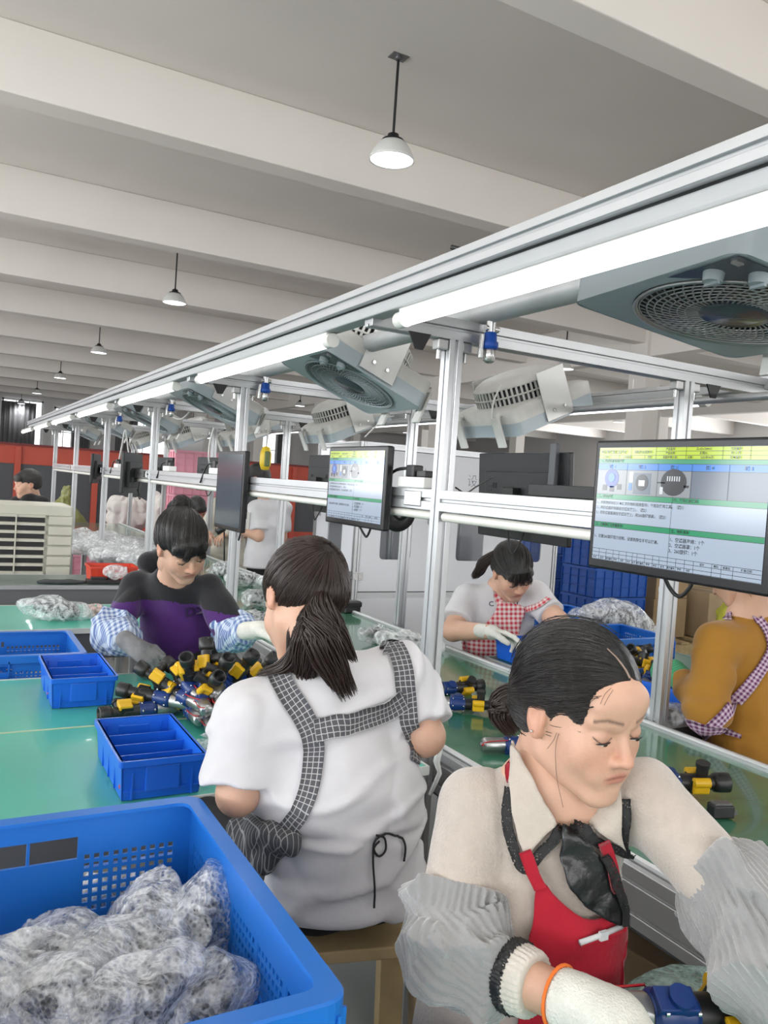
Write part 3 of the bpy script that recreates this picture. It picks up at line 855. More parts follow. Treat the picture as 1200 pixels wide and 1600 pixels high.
m1 = make_monitor(label='big lit monitor at the right edge showing a yellow and green instruction table', loc=(MX, 1.045, 1.543), yaw=-PI/2)
m2 = make_monitor(label='lit monitor seen at a slant between the second post and the nearest post', loc=(MX, 2.355, 1.543), yaw=-PI/2)
make_monitor(.40, .37, False, label='dark monitor with a blank blue-grey screen behind the second post', loc=(MX, 3.66, 1.48), yaw=-PI/2)
make_monitor(.42, .29, False, label='small dark monitor in the fourth bay, left of the pink crates', loc=(MX, 5.95, 1.52), yaw=-PI/2-.5)
make_monitor(.42, .26, False, label='far dark monitor beyond the fourth post, framed by the red partition', loc=(MX, 7.5, 1.53), yaw=-PI/2-.3)
make_monitor(.62, .36, False, label='large black monitor turned away, its back to the nearest post', loc=(XF-.10, 2.62, 1.545), yaw=PI/2-.05, pitch=-.06)
make_monitor(.46, .36, False, label='black monitor back just left of the slanted lit monitor', loc=(XF-.08, 4.62, 1.54), yaw=PI/2)
make_monitor(.44, .30, False, label='monitor back in front of the pink crates', loc=(XF-.08, 7.0, 1.55), yaw=PI/2+.35)
make_monitor(.44, .30, False, label='monitor back far down the line by the fourth fan', loc=(XF-.08, 8.9, 1.55), yaw=PI/2+.35)
# set-top box and dark bars behind the nearest bay
sb = thing('equipment_tray', 'long black equipment tray with two dark uprights behind the nearest bay', 'tray', (XF-.16, 2.25, 1.555))
MB().box((0, 0, 0), (.06, .44, .008)).box((-.03, 0, .02), (.006, .44, .045)).box((.03, 0, .02), (.006, .44, .045)).build('tray', M_black, sb, bevel=.002)
for y in (-.13, .12): MB().box((0, y, .1), (.02, .035, .2)).build('upright', mat('dark_grey_bar', (.05, .055, .065), .4), sb, bevel=.002)
# power strips on the near mid rail
for (y, lab) in ((1.98+.28, 'white junction box with black plugs left of the nearest post'), (4.05, 'white power box on the mid rail beside the second post'), (5.05, 'white power box on the mid rail in front of the pink crates'), (6.7, 'white power box on the far part of the mid rail')):
    b = thing('power_box', lab, 'power box', (XN-.0, y if y > 2.4 else 2.06, 1.551))
    MB().box((0, 0, .016), (.05, .15, .032)).build('socket_strip', mat('white_plastic', (.72, .72, .70), .4), b, bevel=.004)
    MB().box((0, .02, .05), (.035, .045, .036)).box((0, -.04, .042), (.03, .05, .02)).build('plug', M_black, b, bevel=.004)
    P = smooth_path([(0, .03, .06), (-.02, .10, .05), (-.02, .17, .01), (-.03, .2, -.05)], 14)
    MB().tube(P, .005, 6).build('plug_lead', M_bcable, b)
cable('black_cable', [W(655, 772, 2.5), W(640, 770, 2.48), W(622, 775, 2.5), W(612, 795, 2.55), W(625, 812, 2.55), W(640, 800, 2.5), W(628, 785, 2.5)], .0045, M_bcable, 'tangle of black cable beside the slanted lit monitor')
cable('black_cable', [W(712, 762, 2.4), W(728, 770, 2.6), W(745, 760, 2.8), W(770, 745, 3.0)], .003, M_bcable, 'thin black cable right of the nearest post')
wh = thing('ring_lamp', 'black round fitting hanging behind the slanted lit monitor', 'wheel', W(622, 800, 3.6))
MB().lathe([(.03, -.01), (.085, -.012), (.09, 0), (.085, .012), (.03, .01), (.03, -.01)], Matrix.Rotation(PI/2, 4, 'X'), n=28).build('disc', M_black, wh)
# ---------------------------------------------------------------- work tables
M_mat = mat('teal_table_mat', (.07, .45, .35), .33, vary=.07, vscale=3.5, coat=.25)
M_edge = mat('table_edge_white', (.60, .63, .60), .5)
M_apron = mat('grey_table_apron', (.13, .135, .14), .5, .2)
def table(name, label, x0, x1, y0, y1, z, seams=(), matl=None, edge=M_edge, legs=True):
    t = thing(name, label, 'table', ((x0+x1)/2, (y0+y1)/2, 0)); w_, d_ = x1-x0, y1-y0
    ys = [-d_/2]+[s_-(y0+y1)/2 for s_ in seams]+[d_/2]
    for a, b in zip(ys[:-1], ys[1:]):
        MB().box((0, (a+b)/2, z-.012), (w_, b-a-.004, .02)).build('table_top', matl or M_mat, t, bevel=.002)
    if len(ys) > 2:
        for s_ in ys[1:-1]: MB().box((0, s_, z-.0025), (w_, .006, .005)).build('seam_strip', mat('cream_seam', (.5, .58, .4), .5), t)
    m = MB().box((0, -d_/2-.003, z-.012), (w_+.01, .006, .024)).box((0, d_/2+.003, z-.012), (w_+.01, .006, .024)).box((w_/2+.003, 0, z-.012), (.006, d_, .024)).box((-w_/2-.003, 0, z-.012), (.006, d_, .024))
    m.build('edge_banding', edge, t)
    for s_ in (-1, 1): MB().box((0, s_*(d_/2-.03), z-.085), (w_-.04, .04, .12)).build('apron_rail', M_apron, t, bevel=.003)
    for sx in (-1, 1): MB().box((sx*(w_/2-.03), 0, z-.085), (.04, d_-.1, .12)).build('apron_rail', M_apron, t, bevel=.003)
    if legs:
        for sx in (-1, 1):
            for sy in (-1, 1):
                MB().prism(T45, (sx*(w_/2-.04), sy*(d_/2-.04), 0), (sx*(w_/2-.04), sy*(d_/2-.04), z-.03), (0, 1, 0)).build('leg', M_alu, t)
    return t
table('work_table', 'wide teal topped table in front of the woman in purple', -1.5, 1.19, 1.815, 3.0, .80, (2.41,))
table('work_table', 'narrow teal topped table behind the woman in purple with a wrapped part on it', -1.5, 1.17, 3.89, 4.56, .80)
table('work_table', 'grey topped cross conveyor table in front of the cream air cooler', -1.8, 1.19, 5.29, 5.82, .80, (), mat('dull_green_top', (.12, .17, .15), .3, coat=.2), M_alu)
table('work_table', 'green table beyond the conveyor loaded with crates and pump parts', XF+.045, 3.35, 1.93, 2.98, .80, (), mat('dark_green_top', (.02, .13, .08), .3))
table('work_table', 'small teal table at the bottom right corner under the bubble wrap', .35, 1.17, .02, .80, .80)
# ---------------------------------------------------------------- crates and bins
M_crate = mat('blue_crate_plastic', (.012, .15, .56), .36, vary=.05, vscale=5)
M_bin = mat('bright_blue_bin', (.012, .13, .66), .3)
M_navy = mat('navy_crate', (.010, .085, .40), .45, vary=.08, vscale=6)
M_pink = mat('pink_crate', (.72, .32, .40), .45)
def holed(m, O, U, Wd, t, x0, x1, z0, z1, px_, pz_, frac=.42):
    """perforated panel of bars; O origin, U unit along, Wd wall normal; z along up"""
    O, U, N_ = Vector(O), Vector(U), Vector(Wd); Z = Vector((0, 0, 1)); R = Matrix((U, N_, Z)).transposed()
    nx = max(1, round((x1-x0)/px_)); nz = max(1, round((z1-z0)/pz_)); a = (x1-x0)/nx; b = (z1-z0)/nz; bar = a*frac; barz = b*frac
    for i in range(nx+1):
        x = x0+a*i; m.box(O+U*x+Z*((z0+z1)/2), (bar, t, z1-z0), R)
    for i in range(nz+1):
        z = z0+b*i; m.box(O+U*((x0+x1)/2)+Z*z, (x1-x0, t*.96, barz), R)
def make_crate(name, label, cat, w_, d_, h_, matl, loc, rot=0, pitch=.0155, t=.004, group=None, handle=True, holes=True, lip=.022):
    r = thing(name, label, cat, loc, (0, 0, rot), group)
    MB().box((0, 0, .006), (w_-.02, d_-.02, .008)).build('base', matl, r)
    for (cx, cy, U, N_, Ln) in ((0, -1, (1, 0, 0), (0, 1, 0), w_), (0, 1, (1, 0, 0), (0, 1, 0), w_), (-1, 0, (0, 1, 0), (1, 0, 0), d_), (1, 0, (0, 1, 0), (1, 0, 0), d_)):
        O = Vector((cx*(w_/2-.012), cy*(d_/2-.012), 0)); Uv = Vector(U); Nv = Vector(N_); R = Matrix((Uv, Nv, Vector((0, 0, 1)))).transposed()
        m = MB(); hl = Ln/2-.012
        cnt = [0]
        def sb_(x0, x1, z0, z1, tt=t, off=0):
            cnt[0] += 1; tt = tt*(1+.04*cnt[0]); m.box(O+Uv*((x0+x1)/2)+Nv*off+Vector((0, 0, (z0+z1)/2)), (x1-x0, tt, z1-z0), R)
        out = -1 if (cx < 0 or cy < 0) else 1
        zt, zb = h_-.07*min(1, h_/.3), .03
        if not holes:
            sb_(-hl, hl, 0, h_-.005)
        else:
            sb_(-hl, hl, 0, zb); cw = .028
            sb_(-hl, -hl+cw, zb, h_-.005); sb_(hl-cw, hl, zb, h_-.005)
            hw = min(.078, hl*.4)
            if handle and cy:
                hz = h_-.078*min(1, h_/.3)
                zm = h_*.42
                sb_(-hl+cw, -hw, zt, h_-.006); sb_(hw, hl-cw, zt, h_-.006); sb_(-hw, hw, h_-.040, h_-.007); sb_(-hw, hw, zm, hz)
                sb_(-hw-.006, -hw+.002, zb, h_-.008); sb_(hw-.002, hw+.006, zb, h_-.008)
                holed(m, O, U, N_, t, -hl+cw, -hw-.006, zm, zt, pitch, pitch); holed(m, O, U, N_, t, hw+.006, hl-cw, zm, zt, pitch, pitch)
                holed(m, O, U, N_, t, -hl+cw, -hw-.006, zb, zm-.01, pitch, pitch); holed(m, O, U, N_, t, hw+.006, hl-cw, zb, zm-.01, pitch, pitch)
                holed(m, O, U, N_, t, -hw, hw, zb, zm, pitch, pitch); sb_(-hl, hl, zm-.012, zm)
            else:
                sb_(-hl+cw, hl-cw, zt, h_-.006); nb = max(2, round(2*hl/.13)); a = (2*hl-2*cw)/nb
                for i in range(nb):
                    x0 = -hl+cw+a*i; sb_(x0-.006, x0+.006, zb, zt)
                    holed(m, O, U, N_, t, x0+.006, x0+a-.006, zb, zt, pitch*.85, pitch)
        m.build('wall_panel', matl, r)
        m = MB(); nb = max(2, round(2*hl/.12))
        for i in range(nb+1):
            x = -hl+2*hl*i/nb; m.box(O+Uv*x+Nv*(out*.008)+Vector((0, 0, h_/2-.01)), (.004, .014, h_-.02), R)
        for z in (.01, h_*.33, h_*.66): m.box(O+Nv*(out*.008)+Vector((0, 0, z)), (2*hl, .014, .004), R)
        m.build('outer_rib', matl, r)
    # rounded rim
    o = rrect(w_+.006, d_+.006, .03, 5); i_ = rrect(w_-2*lip, d_-2*lip, .018, 5); n = len(o); m = MB()
    prof = [(o, h_-.028), (o, h_-.003), ([(p[0]*.992, p[1]*.992) for p in o], h_), (i_, h_), (i_, h_-.006)]
    vs = [(p[0], p[1], z) for pl, z in prof for p in pl]; K = len(prof)
    m.add(vs, [(a*n+k, a*n+(k+1) % n, (a+1)*n+(k+1) % n, (a+1)*n+k) for a in range(K-1) for k in range(n)], False)
    m.build('rim', matl, r)
    return r
def make_bin(label, loc, dividers=0, w_=.19, d_=.33, h_=.095, rot=0, matl=None, group=None):
    matl = matl or M_bin
    r = thing('parts_bin', label, 'bin', loc, (0, 0, rot), group); t = .004; tp = .93
    def wall(a, b, name):      # a, b corners (bottom) -> sloped wall
        m = MB(); A, B = Vector((*a, 0)), Vector((*b, 0)); A2 = Vector((a[0]/tp, a[1]/tp, h_)); B2 = Vector((b[0]/tp, b[1]/tp, h_))
        n_ = (B-A).cross(Vector((0, 0, 1))).normalized()*t
        m.add([A, B, B2, A2, A-n_, B-n_, B2-n_, A2-n_], [(0, 1, 2, 3), (7, 6, 5, 4), (3, 2, 6, 7), (0, 4, 5, 1), (0, 3, 7, 4), (1, 5, 6, 2)]); return m.build(name, matl, r)
    hx, hy = w_/2*tp, d_/2*tp; c = [(-hx, -hy), (hx, -hy), (hx, hy), (-hx, hy)]
    for k in range(4): wall(c[k], c[(k+1) % 4], 'side_wall')
    MB().box((0, 0, .003), (2*hx, 2*hy, .005)).build('base', matl, r)
    o = rrect(w_+.012, d_+.012, .008, 3); i_ = rrect(w_-.008, d_-.008, .005, 3); n = len(o); m = MB()
    prof = [(o, h_-.014), (o, h_), (i_, h_), (i_, h_-.01)]
    m.add([(p[0], p[1], z) for pl, z in prof for p in pl], [(a*n+k, a*n+(k+1) % n, (a+1)*n+(k+1) % n, (a+1)*n+k) for a in range(3) for k in range(n)]); m.build('rim', matl, r)
    for s_ in (-1, 1):
        MB().box((0, s_*(hy+.006), h_*.5), (w_*.42, .008, h_*.62), None).build('label_panel', matl, r, bevel=.003)
        m = MB()
        for x in (-.36, .36): m.box((x*w_, s_*(hy+.004), h_*.42), (.004, .008, h_*.8))
        m.box((0, s_*(hy+.003), h_*.22), (w_*.9, .006, .003)); m.build('rib', matl, r)
    for k in range(dividers):
        y = hy-(2*hy)*(k+1)/(dividers+1); MB().box((0, y, h_*.42), (2*hx+.008, .003, h_*.78)).build('divider', matl, r)
    return r
big = make_crate('crate', 'large blue perforated crate full of bubble wrapped parts in the foreground', 'crate', .56, .62, .30, M_crate, (.152, 1.095, .67), lip=.026)
make_crate('crate', 'blue crate under the large foreground crate', 'crate', .56, .62, .30, M_crate, (.152, 1.095, .365), holes=False, handle=False)
make_crate('crate', 'lowest blue crate of the foreground stack, on the floor', 'crate', .56, .62, .30, M_crate, (.152, 1.095, .0), holes=False, handle=False).scale = (1, 1, 1.2)
make_crate('crate', 'blue crate behind the teal table at the left edge, beside a small bin', 'crate', .66, .46, .24, M_crate, (.18, 3.37, .61))
make_crate('crate', 'plain blue crate carrying the one behind the teal table', 'crate', .66, .46, .30, M_crate, (.18, 3.37, .30), holes=False)
make_crate('crate', 'lowest blue crate behind the teal table', 'crate', .66, .46, .29, M_crate, (.18, 3.37, .0), holes=False)
b2 = make_bin('blue divided bin holding one red cap, nearest on the teal table', (.477, 1.988, .80), 3)
b1 = make_bin('blue bin of red parts on the teal table at the left', (.418, 2.765, .80), 2)
make_bin('small blue bin on the far table beside the woman in the gingham apron', (2.36, 2.78, .80), 0, .2, .34, .095)
make_bin('small blue bin near the green glove, partly hidden by the front woman', (2.42, 2.10, .80), 0, .2, .33, .095, rot=.1)
make_crate('crate', 'blue crate with a big bubble wrapped part on the far table', 'crate', .52, .36, .135, M_crate, (2.80, 2.79, .80), handle=False)
ftb = table('work_table', 'hidden side table behind the gingham woman holding a blue crate', 2.62, 3.4, 3.05, 3.75, .76, (), None)
make_crate('crate', 'blue crate to the right of the woman in the gingham apron', 'crate', .55, .40, .18, M_crate, (2.93, 3.33, .76), handle=False)
make_bin('dark red tray beside the gingham apron', (2.62+.13, 3.13, .76), 0, .16, .12, .10, matl=mat('dark_red_plastic', (.25, .02, .02), .4))
# stacks of navy crates far right
for (X, Y, n_, w1, lab, ro) in ((6.05, 6.15, 5, .72, 'tall stack', 0.0), (6.35, 7.6, 5, .62, 'left rear stack', 0)):
    for k in range(n_):
        make_crate('storage_crate', 'dark blue storage crate, %s of the %s' % (('lowest', 'second from the floor', 'middle one', 'next to the top', 'topmost')[k], lab), 'crate', w1, .5, .29, M_navy, (X, Y, .001+.295*k), holes=False, handle=False, group='dark blue crates stacked beyond the conveyor', rot=ro)
lb = MB().box((0, 0, 0), (.10, .004, .13)).build('paper_label', mat('red_white_label', (.5, .08, .07), .6, vary=.5, vscale=60), None); lb.location = (5.82, 5.883, 1.3)
tag(lb, 'red and white paper label on the tall stack of blue crates', 'label')
lb2 = MB().box((0, 0, 0), (.10, .004, .10)).build('paper_label', mat('yellow_label', (.55, .55, .06), .6), None); lb2.location = (5.80, 5.883, 1.05)
tag(lb2, 'yellow square label on the tall stack of blue crates', 'label')
# pink crates beyond the belt
for k in range(6):
    make_crate('storage_crate', 'pink storage crate, %s of the tall pink stack' % (('lowest', 'second', 'third', 'fourth', 'next to top', 'topmost')[k]), 'crate', .62, .42, .305, M_pink, (3.12, 11.3, .001+.31*k), holes=False, handle=False, group='pink crates stacked at the end of the conveyor')
for i, x in enumerate((1.3, 1.95, 2.6)):
    for k in range(2):
        make_crate('storage_crate', 'pink storage crate under the white sacks, %s column %s' % (('left', 'middle', 'right')[i], ('below', 'above')[k]), 'crate', .62, .8, .305, M_pink, (x, 12.2, .001+.31*k), holes=False, handle=False, group='low pink crates under the white sacks')
# ---------------------------------------------------------------- red caps in the bins
M_cap = mat('maroon_cap', (.30, .025, .05), .45)
def caps(n_, cx, cy, z, sx, sy, where, m=M_cap):
    proto = None
    for k in range(n_):
        if proto is None:
            proto = MB().lathe([(0, .016), (.010, .015), (.0125, .011), (.0125, 0), (0, 0)], n=10).cyl((0, 0, .012), (0, 0, .02), .005, n=8).build('red_cap', m)
            o = proto
        else: o = proto.copy(); COL.objects.link(o)
        o.location = (cx+random.uniform(-sx, sx), cy+random.uniform(-sy, sy), z+random.uniform(0, .018)); o.rotation_euler = (random.uniform(-1.4, 1.4), random.uniform(-1.4, 1.4), random.uniform(0, 6))
        tag(o, where, 'cap', where)
caps(16, .375, 2.72, .815, .035, .03, 'small maroon caps heaped in the bin at the left of the teal table')
caps(12, .468, 2.73, .815, .03, .035, 'small maroon caps heaped in the bin at the left of the teal table')
caps(1, .405, 1.855, .812, .001, .001, 'single maroon cap in the nearest divided bin')
caps(16, 2.37, 2.78, .81, .06, .06, 'pink red caps in the bin by the gingham apron', mat('coral_cap', (.6, .06, .07), .4))
caps(12, 2.42, 2.12, .83, .06, .06, 'pink red caps in the bin by the green glove', MATS['coral_cap'])
# ---------------------------------------------------------------- pump and motor assemblies
M_motor = mat('motor_steel', (.42, .42, .42), .3, .85)
M_navyp = mat('navy_gearbox', (.008, .035, .17), .35)
M_yel = mat('yellow_clamp', (.72, .42, .01), .4)
M_wire_r = mat('red_wire', (.5, .01, .02), .4)
def make_pump():
    r = thing('pump_assembly', 'x', 'pump')
    X = lambda x: Matrix.Translation((x, 0, 0)) @ Matrix.Rotation(PI/2, 4, 'Y')
    q = MB().lathe([(0, -.005), (.016, -.005), (.021, 0), (.0225, .004), (.0225, .066), (.02, .07), (0, .07)], X(-.13), n=20).build('motor', M_motor, r)
    MB().lathe([(0, -.012), (.007, -.012), (.008, -.004), (.014, -.004), (.018, 0)], X(-.13), n=12).build('motor_end', M_aludark, q)
    m = MB()
    for a in range(4): m.box((-.131, .013*math.cos(a*PI/2), .013*math.sin(a*PI/2)), (.004, .007, .007))
    m.build('brush_cap', M_steel, q)
    g = MB().lathe([(.022, 0), (.027, .006), (.027, .03), (.024, .04), (.026, .05), (.022, .06), (0, .06)], X(-.062), n=20).box((-.035, 0, .018), (.05, .03, .025)).cyl((-.03, 0, .025), (-.03, 0, .036), .015, n=14).build('gearbox', M_navyp, r, bevel=.002)
    m = MB()
    for x in (-.052, -.012):
        for a in range(6):
            c = Vector((x, .027*math.cos(a*PI/3), .027*math.sin(a*PI/3))); m.cyl(c, c*1.0+Vector((.004, 0, 0)), .004, n=6)
    m.build('screw', M_steel, g)['kind'] = 'stuff'
    MB().lathe([(.022, 0), (.022, .05), (.018, .055), (.018, .09)], X(-.004), n=18).box((.04, 0, 0), (.04, .05, .035)).build('pump_body', M_black, r, bevel=.002)
    for s_ in (-1, 1): MB().box((.045, s_*.024, .004), (.044, .018, .040)).cyl((.025, s_*.026, .014), (.066, s_*.026, .014), .013, n=10).build('yellow_clamp', M_yel, r, bevel=.004)
    MB().lathe([(.016, 0), (.023, .002), (.025, .012), (.025, .042), (.021, .044), (.0185, .042), (.017, .01), (0, .008)], X(.085), n=22).build('outlet_socket', M_black, r)
    MB().cyl((.055, 0, .015), (.055, 0, .052), .015, n=14).cyl((.055, 0, .045), (.055, 0, .056), .018, n=14).build('top_port', M_black, r)
    P = smooth_path([(-.13, .008, .01), (-.143, .015, .014), (-.13, .0255, .010), (-.09, .0262, .006), (-.055, .029, .006)], 12)
    MB().tube(P, .0018, 5).build('red_wire', M_wire_r, r)
    return r
PU = make_pump(); first = True
def pump(p, ax, roll, label, group=None, s_=.9):
    global first
    o = PU if first else copy_tree(PU); first = False
    R = Vector(ax).to_track_quat('X', 'Z').to_matrix() @ Matrix.Rotation(roll, 3, 'X')
    o.location = Vector(p); o.rotation_euler = R.to_euler(); o.scale = (s_,)*3; o['label'] = label
    if group: o['group'] = group
    return o
lab = 'pump and motor assembly heaped on the teal table before the woman in purple'
spots = [  # px, py of the middle, z, axis, roll
 (215, 1110, .826, (-1, -.1, .0), 1.2), (250, 1098, .83, (-1, .35, .02), 2.0), (296, 1108, .83, (.0, 1, .0), .3), (322, 1118, .828, (.12, 1, .02), 0),
 (350, 1116, .828, (.18, 1, .0), .2), (378, 1108, .828, (.1, 1, .02), -.2), (400, 1096, .828, (.2, 1, .0), .4),
 (282, 1086, .872, (-.35, 1, .05), .6), (312, 1090, .875, (.1, 1, .06), .1), (340, 1088, .875, (.25, 1, .03), .4), (370, 1084, .872, (.15, 1, .08), .2),
 (262, 1072, .89, (-.75, .5, .5), .5), (290, 1066, .91, (-.3, .8, .35), 1.0), (352, 1062, .915, (.5, .7, .15), .8), (380, 1058, .91, (.8, .4, .1), .3),
 (322, 1056, .94, (.05, .35, .9), .9), (402, 1070, .87, (.7, .5, .1), 2.0), (240, 1088, .86, (-.8, .6, .1), 2.6),
 (300, 1062, .92, (-.35, -.55, .75), .4), (338, 1066, .92, (.1, -.6, .8), 1.1), (366, 1060, .92, (.35, -.5, .8), .2), (394, 1064, .90, (.5, -.3, .7), 2.1), (318, 1078, .90, (.15, -.8, .55), .9)]
wh_ = ['leftmost pump of the heap, lying flat behind the divided bin', 'pump lying left in the heap with its socket pointing left', 'lower pump of the heap with its motor pointing to the divided bin', 'pump at the heap front, motor towards the viewer, beside the divided bin',
 'pump at the front centre of the heap with bare silver motor', 'pump at the heap front nearest the white sleeve', 'pump tucked right under the seated woman\'s sleeve at the heap edge', 'pump in the second layer, left side of the heap', 'pump in the second layer at the centre of the heap',
 'pump in the second layer, right of centre', 'pump in the second layer beside the white sleeve', 'pump standing steeply at the left top of the heap', 'pump leaning left at the back of the heap', 'pump lying across the top right of the heap', 'pump pointing right along the top of the heap',
 'topmost pump standing upright with its socket up', 'pump at the far right top of the heap by the ponytail', 'pump leaning left over the leftmost ones',
 'pump with its open socket facing up, left back of the heap', 'pump with its open socket facing up, centre back of the heap', 'pump with open socket facing up, right of the upright one', 'pump with open socket by the ponytail ends', 'pump whose socket faces the viewer in the middle of the heap']
for (px, py, z, ax, ro), lb_ in zip(spots, wh_):
    pump(onz(px, py, z), ax, ro, lb_, 'pump assemblies heaped on the teal table')
lab2 = 'small pump assembly in the pile on the far table near the green glove'
rs = random.Random(5)
for k in range(20):
    px = 965+rs.random()*80; f_ = (px-965)/80; py = 1005+f_*50+rs.random()*28
    pump(onz(px, py, .83+rs.random()*.06), (rs.uniform(-1, 1), rs.uniform(-1, 1), rs.uniform(-.1, .3)), rs.uniform(0, 6), lab2, 'pump assemblies piled on the far table', .82)
pump(onz(728, 1100, .828), (1, -.62, .02), .1, 'pump with silver motor and yellow clamp on the belt right of the nearest post')
pump(onz(712, 1074, .825), (.9, -.1, .05), .8, 'pump lying behind another on the belt, right of the nearest post')
pump(onz(815, 1163, .825), (1, -.3, 0), 2.2, 'pump whose silver motor pokes out behind the front woman\'s shoulder')
pump(onz(1062, 1222, .84), (1, -.5, .05), .2, 'pump with black socket on the belt right of the front woman', s_=1.0)
pump(onz(1085, 1582, .86), (1, -.35, -.05), .5, 'pump with grey motor on the small table under the front woman\'s glove', s_=1.15)
def make_switch(p, rz, label, s_=1.0):
    r = thing('switch_block', label, 'switch', p, (0, 0, rz))
    MB().box((0, 0, .018), (.055, .035, .03)).build('housing', M_black, r, bevel=.003)
    MB().box((0, 0, .035), (.045, .025, .006)).box((.03, .0, .015), (.012, .03, .012)).build('terminal', mat('grey_terminal', (.12, .12, .12), .4), r, bevel=.001)
    r.scale = (s_,)*3; return r
make_switch(onz(727, 1078, .80), .7, 'black square switch block on the belt beyond the two pumps')
make_switch(onz(1125, 1277, .80), -.3, 'black switch block with a clear label on the belt beside the front woman\'s sleeve')
# ---------------------------------------------------------------- people: materials
def tint_mat(name, rough=.5, sss=.08, bump=.15, bscale=220, spec=.4):
    m = mat(name, (.6, .4, .3), rough, sss=sss, bump=bump, bscale=bscale, spec=spec); nt, b, L = nodes(m)
    a = nt.nodes.new('ShaderNodeAttribute'); a.attribute_name = 'tint'; L.new(a.outputs['Color'], b.inputs['Base Color'])
    return m
M_skin = tint_mat('skin', .48)
def hair_mat(name, col, rough=.34):
    m = mat(name, col, rough, spec=.5); nt, b, L = nodes(m)
    a = nt.nodes.new('ShaderNodeAttribute'); a.attribute_name = 'strand'
    n = nt.nodes.new('ShaderNodeTexNoise'); n.inputs['Scale'].default_value = 1; n.inputs['Detail'].default_value = 3; L.new(a.outputs['Vector'], n.inputs['Vector'])
    bp = nt.nodes.new('ShaderNodeBump'); bp.inputs['Strength'].default_value = .9; bp.inputs['Distance'].default_value = .003
    L.new(n.outputs['Fac'], bp.inputs['Height']); L.new(bp.outputs[0], b.inputs['Normal'])
    r = nt.nodes.new('ShaderNodeMapRange'); r.inputs['From Min'].default_value = .35; r.inputs['From Max'].default_value = .7; r.inputs['To Min'].default_value = .5; r.inputs['To Max'].default_value = 2.2
    h = nt.nodes.new('ShaderNodeHueSaturation'); h.inputs['Color'].default_value = (*col, 1); L.new(n.outputs['Fac'], r.inputs['Value']); L.new(r.outputs[0], h.inputs['Value']); L.new(h.outputs[0], b.inputs['Base Color'])
    return m
M_hair = hair_mat('black_hair', (.011, .0095, .009)); M_hairb = hair_mat('brown_black_hair', (.020, .012, .009))
M_strand = mat('hair_strand', (.014, .011, .010), .38); M_strandb = mat('brown_hair_strand', (.030, .017, .013), .38)
M_eyew = mat('eye_white', (.62, .58, .54), .25); M_eyed = mat('eye_iris', (.02, .012, .008), .15)
SKIN = np.array([.58, .35, .25])
